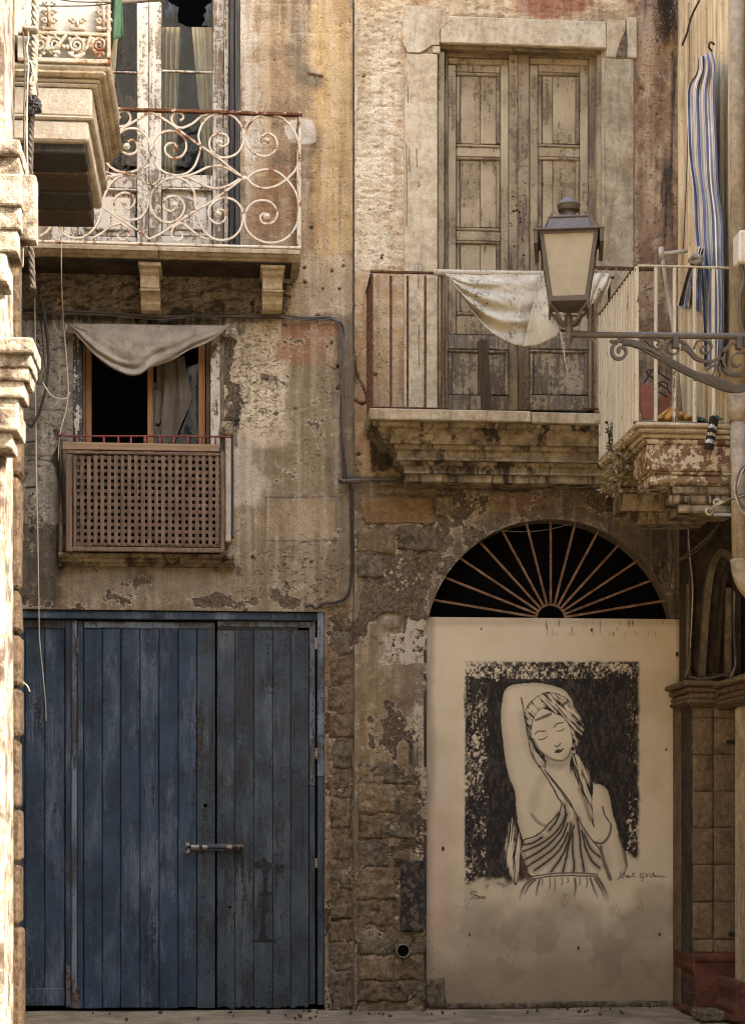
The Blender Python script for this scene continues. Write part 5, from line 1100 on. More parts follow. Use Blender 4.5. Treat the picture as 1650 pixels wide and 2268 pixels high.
def paint_m(x, z, px, py):
    n = len(x); T = np.tile(lin((212, 194, 162)), (n, 1)); ink = np.zeros(n); red = np.zeros(n)
    nz = fbm(px / 90, py / 90, 4, 81)
    br_ = fbm(px / 40, py / 14, 4, 111); lay(T, sm(.45, .7, fbm(px / 160, py / 130, 4, 110)) * .5, (186, 166, 132)); lay(T, sm(.52, .7, br_) * .22, (214, 198, 168)); lay(T, sm(1950, 2140, py + (nz - .5) * 260) * .9, (158, 140, 112)); lay(T, sm(.5, .62, fbm(px / 45, py / 60, 4, 112)) * sm(1980, 2120, py) * .5, (132, 116, 98)); lay(T, R(px, py + (nz - .5) * 80, 930, 990, 1700, 2000, 16) * .4, (206, 188, 170)); lay(T, (1 - sm(0, 18, abs(px - 950 - (nz - .5) * 20))) * .5, (120, 106, 88)); lay(T, (1 - sm(0, 16, abs(px - 1516 - (nz - .5) * 14))) * .5, (112, 96, 78)); lay(T, R(px + (nz - .5) * 50 + (br_ - .5) * 30, py + (br_ - .5) * 30, 1400, 1530, 1960, 2080, 16) * .45, (150, 132, 104)); lay(T, R(px, py + (nz - .5) * 60, 940, 1540, 2140, 2300, 20) * .55, (140, 122, 94))
    lay(T, R(px + (nz - .5) * 60, py, 930, 1000, 1780, 2100, 20) * .5, (196, 160, 130)); lay(T, R(px, py, 930, 1600, 1360, 1386, 6) * .35, (150, 130, 104)); lay(T, R(px + (nz - .5) * 30, py, 1500, 1560, 1360, 1600, 8) * .6, (120, 104, 84))
    x8 = (px - 1023) / .26; y8 = (py - 1438.8) / .26
    s = (x8 > -60) & (x8 < 1800) & (y8 > 40) & (y8 < 2350)
    X = x8[s]; Y = y8[s]; k = np.zeros(X.shape); rd = np.zeros(X.shape)
    X = X + (fbm(X / 40, Y / 40, 2, 84) - .5) * 7; Y = Y + (fbm(X / 40, Y / 40, 2, 85) - .5) * 7
    # rough dark ground, dry-brushed at its margins
    br = fbm(X / 22, Y / 60, 5, 86, .74); bh = fbm(X / 60, Y / 18, 5, 87, .74)
    sp_ = fbm(X / 15, Y / 22, 3, 101, .7); lowc = fbm(X / 110, Y / 170, 3, 102); lowt = fbm(X / 190, Y / 70, 3, 103)
    wob = (fbm(X / 70, Y / 70, 4, 104, .6) - .5)
    core = sm(150, 250, X + wob * 150) * (1 - sm(1370, 1450, X + wob * 130)) * sm(215, 290, Y + wob * 130)
    lim = 2000 - 220 * sm(1150, 1350, X) + wob * 160
    frame = sm(12, 34, X + wob * 24) * (1 - sm(1488, 1522, X + wob * 24)) * sm(92, 112, Y + wob * 20) * (1 - sm(lim - 60, lim + 20, Y))
    cov = np.where(Y < 250, .34 + .45 * lowt, np.where(X < 260, .36 + .55 * lowc, .40 + .65 * lowc)); cov = np.maximum(cov, core * 1.3)
    k = frame * (1 - sm(cov - .16, cov + .18, sp_)) * (.93 + .07 * sm(.3, .6, br))
    body = [(345, 420), (332, 520), (335, 640), (350, 800), (370, 950), (400, 1080), (435, 1170), (455, 1240), (460, 1330), (470, 1420), (480, 1500), (505, 1580), (525, 1640), (505, 1700), (510, 1760), (550, 1850), (560, 1900), (600, 1940), (540, 1990), (500, 2060), (470, 2180), (1290, 2180), (1300, 1990), (1400, 1840), (1330, 1560), (1280, 1380), (1250, 1230), (1210, 1170), (1160, 1145), (1115, 1130), (1060, 1050), (1000, 950), (960, 880), (1000, 760), (1035, 680), (1020, 600), (960, 520), (940, 450), (905, 385), (850, 335), (760, 305), (640, 285), (520, 288), (420, 305), (365, 350)]
    fig = pip(X, Y, cm2(body + [body[0]], 4)); de = sdist(X, Y, body + [body[0]], 3)
    k = np.where(fig, 0.0, np.maximum(k, (1 - sm(4, 16, de)) * (Y < 1960) * .95))
    k = np.maximum(k, fig * (1 - sm(0, 50, de)) * .26 * (Y < 1900)); k = np.maximum(k, fig * sm(.5, .75, fbm(X / 90, Y / 120, 3, 98)) * .05)
    def stroke(pts, w_, a=1.0, soft=5.0, m_=None):
        nonlocal k
        d = sdist(X, Y, pts); w_ = w_ * (.45 + .5 * fbm(X / 30, Y / 30, 2, 97)); v = (1 - sm(w_ * .4, w_ * .4 + soft, d)) * a
        k = np.maximum(k, v if m_ is None else v * m_)
    def fill(pts, a, nx=20, ny=70, lo=.3, hi=.7, rot=0.0):
        nonlocal k
        m_ = pip(X, Y, cm2(pts + [pts[0]], 4)); u = X * math.cos(rot) - Y * math.sin(rot); v = X * math.sin(rot) + Y * math.cos(rot)
        st = sm(lo, hi, fbm(u / nx, v / ny, 3, 88)); ed = sdist(X, Y, pts + [pts[0]], 3)
        k = np.where(m_, np.clip(a * st + .55 * (1 - sm(2, 20, ed)), 0, 1), k)
    fill([(530, 560), (550, 480), (620, 410), (700, 365), (790, 365), (870, 400), (930, 460), (1000, 560), (1035, 650), (1025, 720), (1000, 790), (960, 850), (935, 860), (935, 760), (910, 650), (860, 580), (780, 540), (690, 505), (640, 540), (605, 610), (590, 700), (600, 760), (640, 840), (700, 900), (710, 990), (660, 1000), (610, 920), (580, 800), (560, 700), (540, 620)], 1.0, 11, 80, .42, .66, .7)
    fill([(930, 880), (990, 900), (1040, 980), (1090, 1070), (1115, 1160), (1110, 1280), (1120, 1450), (1130, 1520), (1085, 1440), (1040, 1300), (1000, 1180), (960, 1080), (925, 1000)], 1.0, 9, 150, .38, .6, .35)
    fill([(445, 1400), (400, 1480), (370, 1600), (360, 1700), (380, 1830), (420, 1950), (460, 2010), (490, 1900), (500, 1750), (505, 1650), (490, 1560), (465, 1480)], 1.0, 10, 170, .38, .6, -.1)
    face = pip(X, Y, cm2([(605, 640), (640, 560), (700, 520), (790, 545), (860, 585), (910, 655), (935, 760), (930, 840), (900, 905), (850, 940), (790, 938), (720, 905), (655, 845), (612, 770), (600, 700), (605, 640)], 4)); k = np.where(face, 0, k)
    stroke([(605, 760), (655, 850), (720, 910), (790, 942), (860, 942), (905, 905), (932, 840)], 5, .75, 14); stroke([(715, 930), (760, 975), (840, 985), (905, 930)], 24, .32, 60); stroke([(705, 1000), (720, 940)], 8, .6, 20)
    for pts, w_ in ((((650, 766), (690, 763), (720, 742)), 4), (((805, 696), (845, 692), (873, 670)), 4), (((622, 720), (650, 696), (706, 696)), 7), (((783, 662), (810, 632), (862, 620)), 7), (((788, 818), (802, 826), (820, 822), (835, 800)), 6), (((503, 410), (520, 500), (540, 620), (560, 740), (580, 860), (612, 932), (665, 1010)), 8), (((925, 940), (920, 1000), (925, 1050)), 5)): stroke(pts, w_, .95, 6)
    m_ = pip(X, Y, [(778, 878), (815, 846), (835, 851), (872, 836), (852, 866), (820, 884)]); k = np.where(m_, .95, k)
    hb = pip(X, Y, [(618, 598), (690, 562), (760, 535), (768, 556), (690, 592), (622, 614)]); k = np.where(hb, .8, k); rd = np.where(hb, .6, rd)
    hb = pip(X, Y, [(848, 462), (905, 425), (918, 445), (866, 482)]); k = np.where(hb, .8, k)
    for pts in ([(345, 420), (332, 520), (335, 640), (350, 800), (370, 950), (400, 1080)], [(520, 560), (545, 700), (575, 860), (640, 980)], [(460, 1330), (480, 1500), (520, 1620)], [(1240, 1230), (1290, 1400), (1340, 1600), (1390, 1820)], [(1190, 1660), (1230, 1840)], [(905, 900), (915, 1000), (960, 1090)], [(720, 1050), (640, 1180), (600, 1340)]): stroke(pts, 24, .17, 80, fig * 1.0)
    for pts in ([(670, 1015), (720, 1090), (770, 1170), (810, 1250), (850, 1310)], [(700, 1020), (760, 1090), (830, 1180), (900, 1270), (960, 1380), (1030, 1510), (1080, 1590), (1140, 1660), (1180, 1710)], [(850, 1310), (830, 1380), (770, 1450), (720, 1500), (690, 1540), (620, 1590), (530, 1620), (510, 1680)], [(720, 1050), (790, 1140), (870, 1250), (930, 1340)]): stroke(pts, 9, .95, 7)
    for pts in ([(870, 1320), (880, 1400), (840, 1500), (760, 1590), (640, 1670), (520, 1720)], [(890, 1400), (850, 1530), (760, 1640), (640, 1730), (530, 1790)], [(900, 1480), (840, 1620), (720, 1740), (550, 1850)], [(900, 1560), (860, 1660), (780, 1760), (620, 1880)], [(930, 1480), (900, 1640), (850, 1760), (760, 1890)], [(950, 1500), (910, 1650), (880, 1800), (860, 1890)], [(945, 1560), (940, 1700), (955, 1830), (950, 1900)], [(1000, 1560), (1010, 1700), (1030, 1830), (1040, 1890)], [(1020, 1540), (1050, 1680), (1100, 1790), (1170, 1860)], [(1040, 1570), (1090, 1690), (1175, 1770)], [(980, 1440), (1000, 1560)], [(520, 1660), (600, 1650), (680, 1600)], [(830, 1400), (790, 1480), (740, 1540)]): stroke(pts, 26, .42, 46); stroke(pts, 13, .95, 14)
    for pts in ([(560, 1945), (640, 1925), (700, 1915), (850, 1903), (1000, 1903), (1155, 1915)], [(600, 1958), (700, 1938), (850, 1926), (1150, 1932)]): stroke(pts, 9, .9, 7)
    for xx, ln in ((680, 60), (745, 90), (790, 110), (850, 60), (900, 40), (1000, 60), (1060, 80)): stroke([(xx, 1945), (xx + 4, 1945 + ln * .6), (xx - 2, 1945 + ln)], 6, .7, 8)
    fade = 1 - sm(1990, 2190, Y)
    for pts, w_ in (([(610, 1955), (545, 1995), (508, 2060), (490, 2130)], 12), ([(625, 1965), (570, 2010), (535, 2080)], 7), ([(1150, 1940), (1200, 2020), (1235, 2100), (1255, 2190)], 20), ([(1130, 1950), (1190, 2050), (1240, 2180)], 9), ([(960, 1950), (965, 2020), (958, 2100)], 6), ([(1090, 1950), (1120, 2030), (1150, 2110)], 7), ([(660, 1960), (640, 2030), (630, 2090)], 6)): stroke(pts, w_, .85, 14, fade)
    for pts, w_, a, so in (([(590, 1400), (630, 1455), (680, 1490), (725, 1505)], 6, .55, 22), ([(1195, 1340), (1210, 1400), (1240, 1450), (1270, 1490)], 9, .9, 8), ([(1268, 1500), (1262, 1550), (1238, 1605), (1190, 1650), (1120, 1640)], 8, .85, 16), ([(1180, 1680), (1200, 1780), (1230, 1870), (1262, 1955)], 16, .8, 24), ([(1330, 1570), (1365, 1700), (1400, 1840)], 8, .7, 16), ([(1000, 1180), (1060, 1330), (1090, 1440)], 10, .5, 30), ([(560, 1960), (545, 1850), (520, 1720)], 30, .5, 30)): stroke(pts, w_, a, so)
    dk = sm(30, 0, sdist(X, Y, [(960, 1400), (990, 1480), (1010, 1540)])) * .6; rd = np.maximum(rd, dk); k = np.maximum(k, dk * .9)
    rd = np.maximum(rd, R(X, Y, 500, 600, 1650, 2000, 40) * .6); rd = np.maximum(rd, R(X, Y, 1180, 1260, 1960, 2200, 30) * .6)
    # lettering: "Itaca" and the signature
    S = [[(70, 2080), (85, 2062), (110, 2060), (125, 2072)], [(100, 2062), (98, 2100), (85, 2125), (78, 2118)], [(118, 2085), (114, 2118), (122, 2122)], [(105, 2096), (130, 2094)], [(148, 2104), (136, 2104), (133, 2118), (146, 2116), (150, 2104), (152, 2120)], [(172, 2104), (160, 2108), (160, 2118), (172, 2118)], [(194, 2104), (180, 2106), (178, 2118), (192, 2116), (196, 2104), (198, 2120)], [(70, 2080), (80, 2088), (92, 2080)],
         [(1345, 1895), (1352, 1935), (1368, 1950), (1385, 1905)], [(1392, 1925), (1396, 1940), (1408, 1926), (1410, 1942)], [(1415, 1940), (1420, 1926), (1428, 1940), (1440, 1932)], [(1468, 1906), (1448, 1912), (1464, 1926), (1452, 1938), (1440, 1932)], [(1472, 1936), (1475, 1937)], [(1540, 1908), (1516, 1914), (1516, 1938), (1536, 1936), (1538, 1922), (1540, 1965), (1526, 1960)], [(1550, 1936), (1553, 1937)], [(1562, 1908), (1572, 1936), (1582, 1908)], [(1620, 1908), (1600, 1918), (1602, 1938), (1622, 1934), (1628, 1900)], [(1628, 1900), (1634, 1938)], [(1642, 1938), (1646, 1924), (1656, 1938), (1664, 1924), (1672, 1938)], [(1680, 1938), (1684, 1924), (1694, 1938), (1706, 1926), (1716, 1940), (1726, 1936)]]
    for pts in S: stroke(pts, 4.0, .95, 4.5)
    # smudges below
    for cx, cy, rx, ry, a in ((870, 2130, 32, 55, .55), (890, 2170, 30, 25, .35), (1010, 2190, 35, 45, .4), (40, 2180, 38, 50, .35), (1300, 2220, 45, 55, .45), (1380, 2290, 60, 30, .35), (1520, 2180, 25, 60, .35)): k = np.maximum(k, E(X + (br - .5) * 80, Y + (bh - .5) * 80, cx, cy, rx, ry, .6) * a * .75 * sm(.3, .6, sp_))
    ink[s] = np.clip(k, 0, 1); red[s] = np.clip(rd, 0, 1)
    # knocks, drips and specks over the whole panel
    sp = sm(.80, .86, fbm(px / 3.0, py / 5.0, 2, 91)) * sm(.42, .6, fbm(px / 50, py / 50, 3, 92)) * sm(1960, 2050, py) * R(px, py, 940, 1050, 1980, 2160, 20); ink = np.maximum(ink, sp * .8)
    dr_ = sm(.74, .82, fbm(px / 2.6, py / 26, 2, 93)) * R(px, py, 1180, 1480, 1372, 1410, 10) * .7; ink = np.maximum(ink, dr_)
    for hx, hy, r in ((1499, 1449, 4), (1498, 1640, 3), (1508, 1770, 2.5), (1475, 1660, 2.5), (1460, 2070, 3), (1280, 2100, 3), (1497, 1835, 4), (981, 1880, 4), (1040, 2070, 2.5), (1066, 1393, 2), (1310, 1395, 3)): ink = np.maximum(ink, 1 - sm(r * .5, r * 1.2, np.hypot(px - hx, (py - hy) * .6)))
    disp = (fbm(px / 120, py / 120, 4, 95) - .5) * .02
    return dict(tint=T, ink=np.stack([ink, red, red * 0], 1), disp=disp)
xm0, xm1 = PX0 + .001, PX1 - .001; zm1 = PZ1
pf = grid_mesh('painted_panel', axis_pts(xm0, xm1, .0042), axis_pts(-.02, zm1, .0046), YM, mat_mural(), house_b, lambda a, b: np.ones(a.shape, bool), paint_m)
pf['label'] = 'cream rendered panel with a dark painted woman raising her arm'
MB().box(xm0, xm1, YM + .015, YM + .12, zm1 - .05, zm1 - .002, .004).build('panel_top', M['white_stone'], house_b)
for a, b, m_ in (((941, 1470), (949, 2120), 'dark_stone'), ((1513, 1380), (1519, 2200), 'reveal')): pass
# crumbling mortar at the foot of the panel
for k, (a, b, c, d) in enumerate(((942, 985, 2166, 2232), (1506, 1536, 2150, 2230), (985, 1160, 2221, 2234), (1160, 1500, 2217, 2231))): stone('mortar_foot', a, b, c, d, YM, .03 + .01 * (k % 2), M['grey_stone'], house_b, 400 + k, .025, .1)

# ------------------------------------------------------------------ the side house on the right
XC = 3.39
house_c = thing('side_house', (3.9, -2, 0), 'tall side house with the cream railed balcony, drainpipe and red painted plinth', 'house')
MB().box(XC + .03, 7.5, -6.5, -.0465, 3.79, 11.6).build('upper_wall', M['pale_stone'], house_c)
MB().box(3.86, 7.5, -6.5, -.0465, -.1, 3.788).build('lower_wall', M['dark_stone'], house_c)
def mat_sidewall():
    t = NT('streaked_side_plaster'); n = t.noise(4, 6, .65, sc=(1, 6, .35)); n2 = t.noise(25, 5, .7); s = t.noise(9, 6, .7, sc=(1, 4, .15), off=(3, 3, 3))
    c = t.mix(t.step(n, .36, .64), L4(222, 200, 158), L4(184, 156, 112)); c = t.mix(t.step(s, .54, .68, 0, .7), c, L4(140, 110, 74)); c = t.mix(t.step(n2, .58, .7, 0, .6), c, L4(120, 94, 66))
    return t.out(c, .9, t.bump(t.math('ADD', n2, t.math('MULTIPLY', s, 1.0)), .6, .01), spec=.15)
M['side'] = mat_sidewall()
random.seed(21)
# long vertical boards and mouldings of the tall window bay, seen edge-on
yv = -.05; k = 0
while yv > -2.2:
    wdt = (.16, .06, .22, .05, .12, .26, .05, .18)[k % 8]; pr = (.0, .035, .01, .045, .02, .005, .04, .015)[k % 8]
    MB().box(XC - pr, XC + .06, yv - wdt + .004, yv, 3.80, 8.6, .008).build('wall_board', M['side'], house_c); yv -= wdt; k += 1
# lower level: piers with capitals, dark bay between them
def blocks(x0, x1, Y, rows, cols, mat, parent, seed, proud=.006):
    for i, (a, b) in enumerate(zip(rows[:-1], rows[1:])):
        for j, (c, d) in enumerate(zip(cols[:-1], cols[1:])):
            stone('stone', c + .25, d - .25, a + .3, b - .3, Y, proud + .002 * ((i + j) % 2), mat, parent, seed + i * 7 + j, .004, .1, edge=.3)
YP = -.60
xp0 = W(1531, 1800, YP).x; xp1 = W(1640, 1800, YP).x
pier = MB().box(xp0, xp1 + .2, YP + .02, -.05, 0, W(1580, 1566, YP).z).build('pier', M['dark_stone'], house_c)
blocks(0, 0, YP + .02, [1567, 1590, 1672, 1753.5, 1834, 1916, 1998, 2081, 2112], [1533, 1579.5, 1640], M['pier_stone'], pier, 500)
MB().box(W(1526, 1800, -.12).x, xp0 - .003, -.30, -.05, 0, W(1525, 1566, -.2).z, .012, .004).build('jamb_strip', M['pier_stone'], house_c)
z_, zb_ = W(1590, 2112, YP - .03).z, 0
stone('plinth', 1531, 1650, 2111, 2240, YP - .02, .045, M['red_plinth'], house_c, 600, .012, .5); stone('plinth_top', 1536, 1650, 2112, 2131, YP - .06, .015, M['red_plinth'], house_c, 601, .01, .1)
def capital(x0, x1, yf, zt, zb, parent, ret):
    h = zt - zb
    for k, (a, b, o) in enumerate(((0, .22, .075), (.225, .45, .045), (.455, .70, .03), (.705, .90, .045), (.905, 1, .015))): MB().box(x0 - o, x1, yf - o, yf + ret, zt - b * h, zt - a * h, .012 if k != 3 else .03, .004).build('capital', M['peel_stone'] if False else M['pier_stone'], parent)
capital(xp0, xp1 + .1, YP + .01, W(1580, 1508, YP - .05).z, W(1580, 1565, YP - .05).z, pier, .5)
YQ = -1.25
xq = W(1626, 1800, -.95).x
pier2 = MB().box(xq, 4.3, -1.37, YQ + .3, 0, W(1630, 1560, YQ).z, .015).build('pier', M['slab_stone'], house_c)
capital(xq, 4.3, YQ - .12, W(1625, 1494, YQ - .1).z, W(1625, 1558, YQ - .1).z, pier2, .9)
stone('plinth', 1622, 1680, 2175, 2262, YQ - .02, .05, M['red_plinth'], house_c, 605, .02, .4)
tag(MB().boxp(1553, 1624, 2241, 2262, -1.05, -.75, .012, .006).build('step_stone', M['grey_stone']), 'worn grey step stone on the ground by the red plinth', 'stone')
for x, y in ((1617, 1643), (1622, 2067)): MB().boxp(x - 8, x + 9, y - 4, y + 4, YP - .02, YP + .03, .004, .004).build('iron_clamp', M['black_iron'], pier)
# dark bay above the capital with a blind arch moulding
bay = MB().boxp(1519, 1640, 1085, 1510, -.26, -.05).build('blind_bay', M['dark_stone'], house_c)
pts = [W(1552, 1500, -.29), W(1560, 1380, -.29), W(1570, 1280, -.29), W(1585, 1235, -.29), W(1602, 1225, -.29), W(1640, 1260, -.29)]
MB().bar(catmull(pts, 6), .05, .05).build('moulding', M['reveal'], bay); MB().bar([p + Vector((.10, -.02, -.05)) for p in catmull(pts, 6)], .03, .05).build('moulding', M['dark_stone'], bay)
for x0, x1, y0, y1 in ((1606, 1621, 1300, 1500), (1523, 1532, 1290, 1500)): part('wall_strip', M['reveal'], bay, x0, x1, y0, y1, Yf=-.33, Yb=-.265, b=.008)
# balcony
YN, YX = -1.75, -.52
xe = W(1413, 940, YN).x; zs_ = W(1480, 936, YN).z
def step_slab(zt, zb, ins, mat, name, parent, b=.01): return MB().box(xe + ins, XC + .02, YN + ins, YX - ins * .0, zb, zt, b, .002).build(name, mat, parent)
slab_c = step_slab(zs_, zs_ - .03, -.02, M['pale_stone'], 'balcony_slab', house_c)
step_slab(zs_ - .031, zs_ - .062, .0, M['pale_stone'], 'moulding', slab_c); step_slab(zs_ - .063, zs_ - .092, .03, M['pale_stone'], 'moulding', slab_c, .014)
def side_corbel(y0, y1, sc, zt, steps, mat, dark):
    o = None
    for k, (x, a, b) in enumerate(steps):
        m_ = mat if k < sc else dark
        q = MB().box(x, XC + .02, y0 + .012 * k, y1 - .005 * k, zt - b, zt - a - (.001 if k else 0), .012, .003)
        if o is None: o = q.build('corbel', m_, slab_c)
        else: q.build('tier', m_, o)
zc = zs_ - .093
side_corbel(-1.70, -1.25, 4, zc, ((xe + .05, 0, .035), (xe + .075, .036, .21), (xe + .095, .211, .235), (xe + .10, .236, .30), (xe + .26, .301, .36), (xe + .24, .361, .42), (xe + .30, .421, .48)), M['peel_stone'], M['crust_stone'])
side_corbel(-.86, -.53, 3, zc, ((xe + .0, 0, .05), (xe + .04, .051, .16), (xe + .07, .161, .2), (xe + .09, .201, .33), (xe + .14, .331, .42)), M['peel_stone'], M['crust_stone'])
rail_c = MB().box(xe + .005, XC - .01, YN + .03, YN + .055, W(1480, 592, YN + .04).z, W(1480, 588, YN + .04).z, .003).build('railing', M['cream_iron'], house_c)
zr, z0r = W(1480, 592, YN + .04).z, zs_ + .002
for px in (1409, 1451.5, 1493, 1537, 1579):
    x = W(px, 760, YN + .04).x; wd = .028 if px == 1409 else .021; MB().box(x - wd / 2, x + wd / 2, YN + .03, YN + .055, z0r, zr - .001, .003).build('bar', M['cream_iron'], rail_c)
xs_ = W(1409, 760, YN + .04).x
MB().box(xs_ - .014, xs_ + .01, YN + .056, YX - .01, zr + .001, zr + .013, .003).build('side_rail', M['rust_iron'], rail_c)
for k in range(14): y = YN + .13 + k * .082; MB().box(xs_ - .014, xs_ + .008, y - .011, y + .011, z0r - .05, zr, .003).build('side_bar', M['cream_iron'], rail_c)
MB().box(xs_ - .02, XC - .01, YN + .025, YN + .06, zs_ + .001, zs_ + .012, .002).build('bottom_rail', M['rust_iron'], rail_c)
# drainpipe
px_, py_ = 3.335, -1.86
dpipe = MB().tube([Vector((px_, py_, 8.5)), Vector((px_, py_, W(1615, 905, py_).z))], .052, 20).build('drainpipe', M['pipe'], house_c, smooth=True)
zc_ = W(1615, 880, py_).z
MB().lathe((px_ + .004, py_, zc_), [(.066, .02), (.074, .0), (.074, -.10), (.070, -.12), (.062, -.13), (.060, -.16)], 22).build('collar', M['pipe'], dpipe, smooth=True)
MB().tube([Vector((px_ + .006, py_, zc_ - .12)), Vector((px_ + .02, py_, W(1620, 1245, py_).z))], .056, 20).build('lower_pipe', M['pipe'], dpipe, smooth=True)
MB().tube(catmull([Vector((px_ + .02, py_, W(1620, 1238, py_).z)), Vector((px_ + .03, py_, W(1620, 1275, py_).z)), Vector((px_ + .09, py_, W(1620, 1310, py_).z)), Vector((px_ + .2, py_, W(1620, 1345, py_).z))], 5), [.07, .068, .066, .064, .062, .06, .06, .06, .06, .058, .058, .056, .056, .056, .055, .055], 18).build('elbow', M['pipe'], dpipe, smooth=True)
# meter box and cables at the frame's edge
mbx = tag(MB().boxp(1636, 1668, 508, 582, -2.05, -1.9, .014).build('meter_box', M['white_sheet_metal']), 'white metal meter box on the wall beside the drainpipe', 'box')
tag(MB().tube(catmull([W(1640, 585, -2.0), W(1646, 620, -2.0), W(1638, 660, -2.0), W(1640, 720, -2.0), W(1650, 740, -2.0)], 5), .014, 8).build('cable', M['cable_grey'], smooth=True), 'thick grey cable running down from the white meter box', 'cable')

# ------------------------------------------------------------------ striped curtain on the side wall
def d1(x, y): return (1353 + .2619 * x, .2619 * y)
def d2(x, y): return (1320 + .2619 * x, 561 + .2619 * y)
stc = thing('curtain', WX(1575, 700, 3.3), 'blue and cream striped curtain hanging from a hook by the drainpipe', 'curtain')
Lf = cm2([d1(735, 490), d1(715, 620), d1(648, 740), d1(645, 1000), d1(655, 1300), d1(692, 1600), d1(705, 1900), d1(730, 2150), d2(880, 140), d2(895, 400), d2(905, 700), d2(908, 960)], 6)
Rt = cm2([d1(850, 440), d1(878, 560), d1(870, 800), d1(890, 1200), d1(905, 1600), d1(938, 1900), d1(945, 2150), d2(1070, 140), d2(1075, 400), d2(1072, 700), d2(1062, 830), d2(1058, 965)], 6)
def strip(Lf, Rt, X0, amp, fr, nu, seed, u0=0.0, u1=1.0, ph=0.0):
    q = MB(); G = []
    for j, (a, b) in enumerate(zip(Lf, Rt)):
        v = j / (len(Lf) - 1); row = []
        for i in range(nu):
            u = i / (nu - 1); f = math.sin(u * fr + ph + 1.6 * math.sin(v * 2.5 + seed)) * amp * (1 - .5 * math.exp(-v * 6)) + (float(fbm(u * 4, v * 9, 2, seed)) - .5) * amp
            row.append(WX(a[0] + (b[0] - a[0]) * u, a[1] + (b[1] - a[1]) * u, X0 + f))
        G.append(row)
    q.sheet(G); q.att['su'] = [u0 + (u1 - u0) * s for s in q.att['su']]
    return q
strip(Lf, Rt, 3.27, .020, 17, 60, 3, 0, .9).build('drape', M['stripe'], stc, smooth=True, solid=.003)
L2 = cm2([d1(735, 2080), d2(830, 40), d2(780, 120), d2(735, 260), d2(690, 410), d2(685, 440)], 6); R2 = cm2([d1(790, 2100), d2(890, 40), d2(890, 120), d2(885, 260), d2(895, 390), d2(895, 500)], 6)
strip(L2, R2, 3.20, .03, 16, 36, 9, .1, .75).build('tied_end', M['stripe'], stc, smooth=True, solid=.003)
MB().tube(catmull([WX(*d2(800, 60), 3.18), WX(*d2(840, 25), 3.14), WX(*d2(880, 50), 3.17), WX(*d2(850, 75), 3.15), WX(*d2(800, 60), 3.18)], 4), .022, 8).build('knot', M['linen'], stc, smooth=True)
fr = MB(); random.seed(9)
for k in range(40):
    t_ = random.random(); p = WX(*d2(690 + 205 * t_, 430 + 60 * t_ + random.uniform(-8, 8)), 3.2); fr.tube([p, p + Vector((random.uniform(-.006, .006), 0, -random.uniform(.02, .04)))], .0016, 4)
    p = WX(*d2(908 + 150 * t_, 958 + random.uniform(-6, 6)), 3.27); fr.tube([p, p + Vector((random.uniform(-.006, .006), 0, -random.uniform(.015, .03)))], .0016, 4)
stuff(fr.build('fringe', M['linen'], stc))
hk = MB().tube(catmull([WX(*d1(850, 430), 3.30), WX(*d1(825, 400), 3.27), WX(*d1(835, 360), 3.27), WX(*d1(860, 365), 3.29), WX(*d1(868, 375), 3.36)], 4), .007, 8)
tag(hk.build('wall_hook', M['rust_iron'], smooth=True), 'rusty hook above the striped curtain', 'hook')
# plastic pole with elbow
pole = thing('pole', W(1490, 930, -1.2), 'pale plastic pipe with an elbow standing on the cream balcony', 'pipe')
MB().tube([W(1463.5, 552, -1.3), W(1473, 620, -1.3), W(1492, 740, -1.3), W(1508, 930, -1.3)], .0145, 10).build('pipe', M['white_stone'], pole, smooth=True)
MB().tube([W(1464, 562, -1.3), W(1500, 558, -1.3), W(1521, 556, -1.3)], .013, 10).build('elbow', M['white_stone'], pole, smooth=True)
MB().tube([W(1463.5, 548, -1.3), W(1464.5, 575, -1.3)], .019, 12).build('joint', M['white_stone'], pole, smooth=True)
# things stored on that balcony
zf = zs_ + .004
def slabq(pts, Y, th, mat): return MB().prism([(W(a, b, Y).x, W(a, b, Y).z) for a, b in pts], Y - th / 2, Y + th / 2)
tag(slabq([d2(372, 1095), d2(395, 1100), d2(495, 1160), d2(500, 1400), d2(395, 1405), d2(372, 1300)], -1.2, .02, 0).build('panel', M['terracotta']), 'terracotta coloured board propped up on the cream balcony', 'board')
tag(slabq([d2(530, 1225), d2(618, 1160), d2(622, 1180), d2(600, 1390), d2(525, 1395)], -1.05, .03, 0).build('crate', M['terracotta']), 'small terracotta crate leaning by the wire rack on the balcony', 'crate')
rack = thing('wire_rack', W(1470, 930, -1.1), 'black bent wire rack standing among terracotta boards', 'rack')
for pts in ([(395, 1115), (440, 1040), (490, 975), (530, 1010), (625, 1075)], [(440, 1040), (430, 1000), (450, 985), (480, 990)], [(455, 1410), (480, 1200), (500, 1000)], [(530, 1130), (545, 1090), (575, 1090), (600, 1110), (600, 1150)], [(450, 1035), (530, 1100), (610, 1160), (630, 1190)], [(530, 1170), (600, 1215)]): MB().tube(catmull([W(*d2(*p), -1.12) for p in pts], 4), .0055, 6).build('wire', M['black_iron'], rack, smooth=True)
def heap(pts_t, pts_b, Y, mat, name, label, cat, seed):
    o = cloth_p(cm2([d2(*p) for p in pts_t]), cm2([d2(*p) for p in pts_b]), Y, 34, 18, lambda u, v: -.05 * math.sin(v * 3.1) + .02 * math.sin(u * 15 + v * 5 + seed) + (float(fbm(u * 5, v * 5, 3, seed)) - .5) * .05).build(name, mat, smooth=True, solid=.004)
    return tag(o, label, cat)
heap([(475, 1385), (530, 1370), (580, 1330), (640, 1295), (662, 1310), (668, 1340)], [(480, 1408), (530, 1418), (580, 1422), (630, 1422), (655, 1415), (668, 1395)], -1.62, M['yellow_cloth'], 'cloth', 'ochre cloth heaped at the foot of the cream railing', 'cloth', 5)
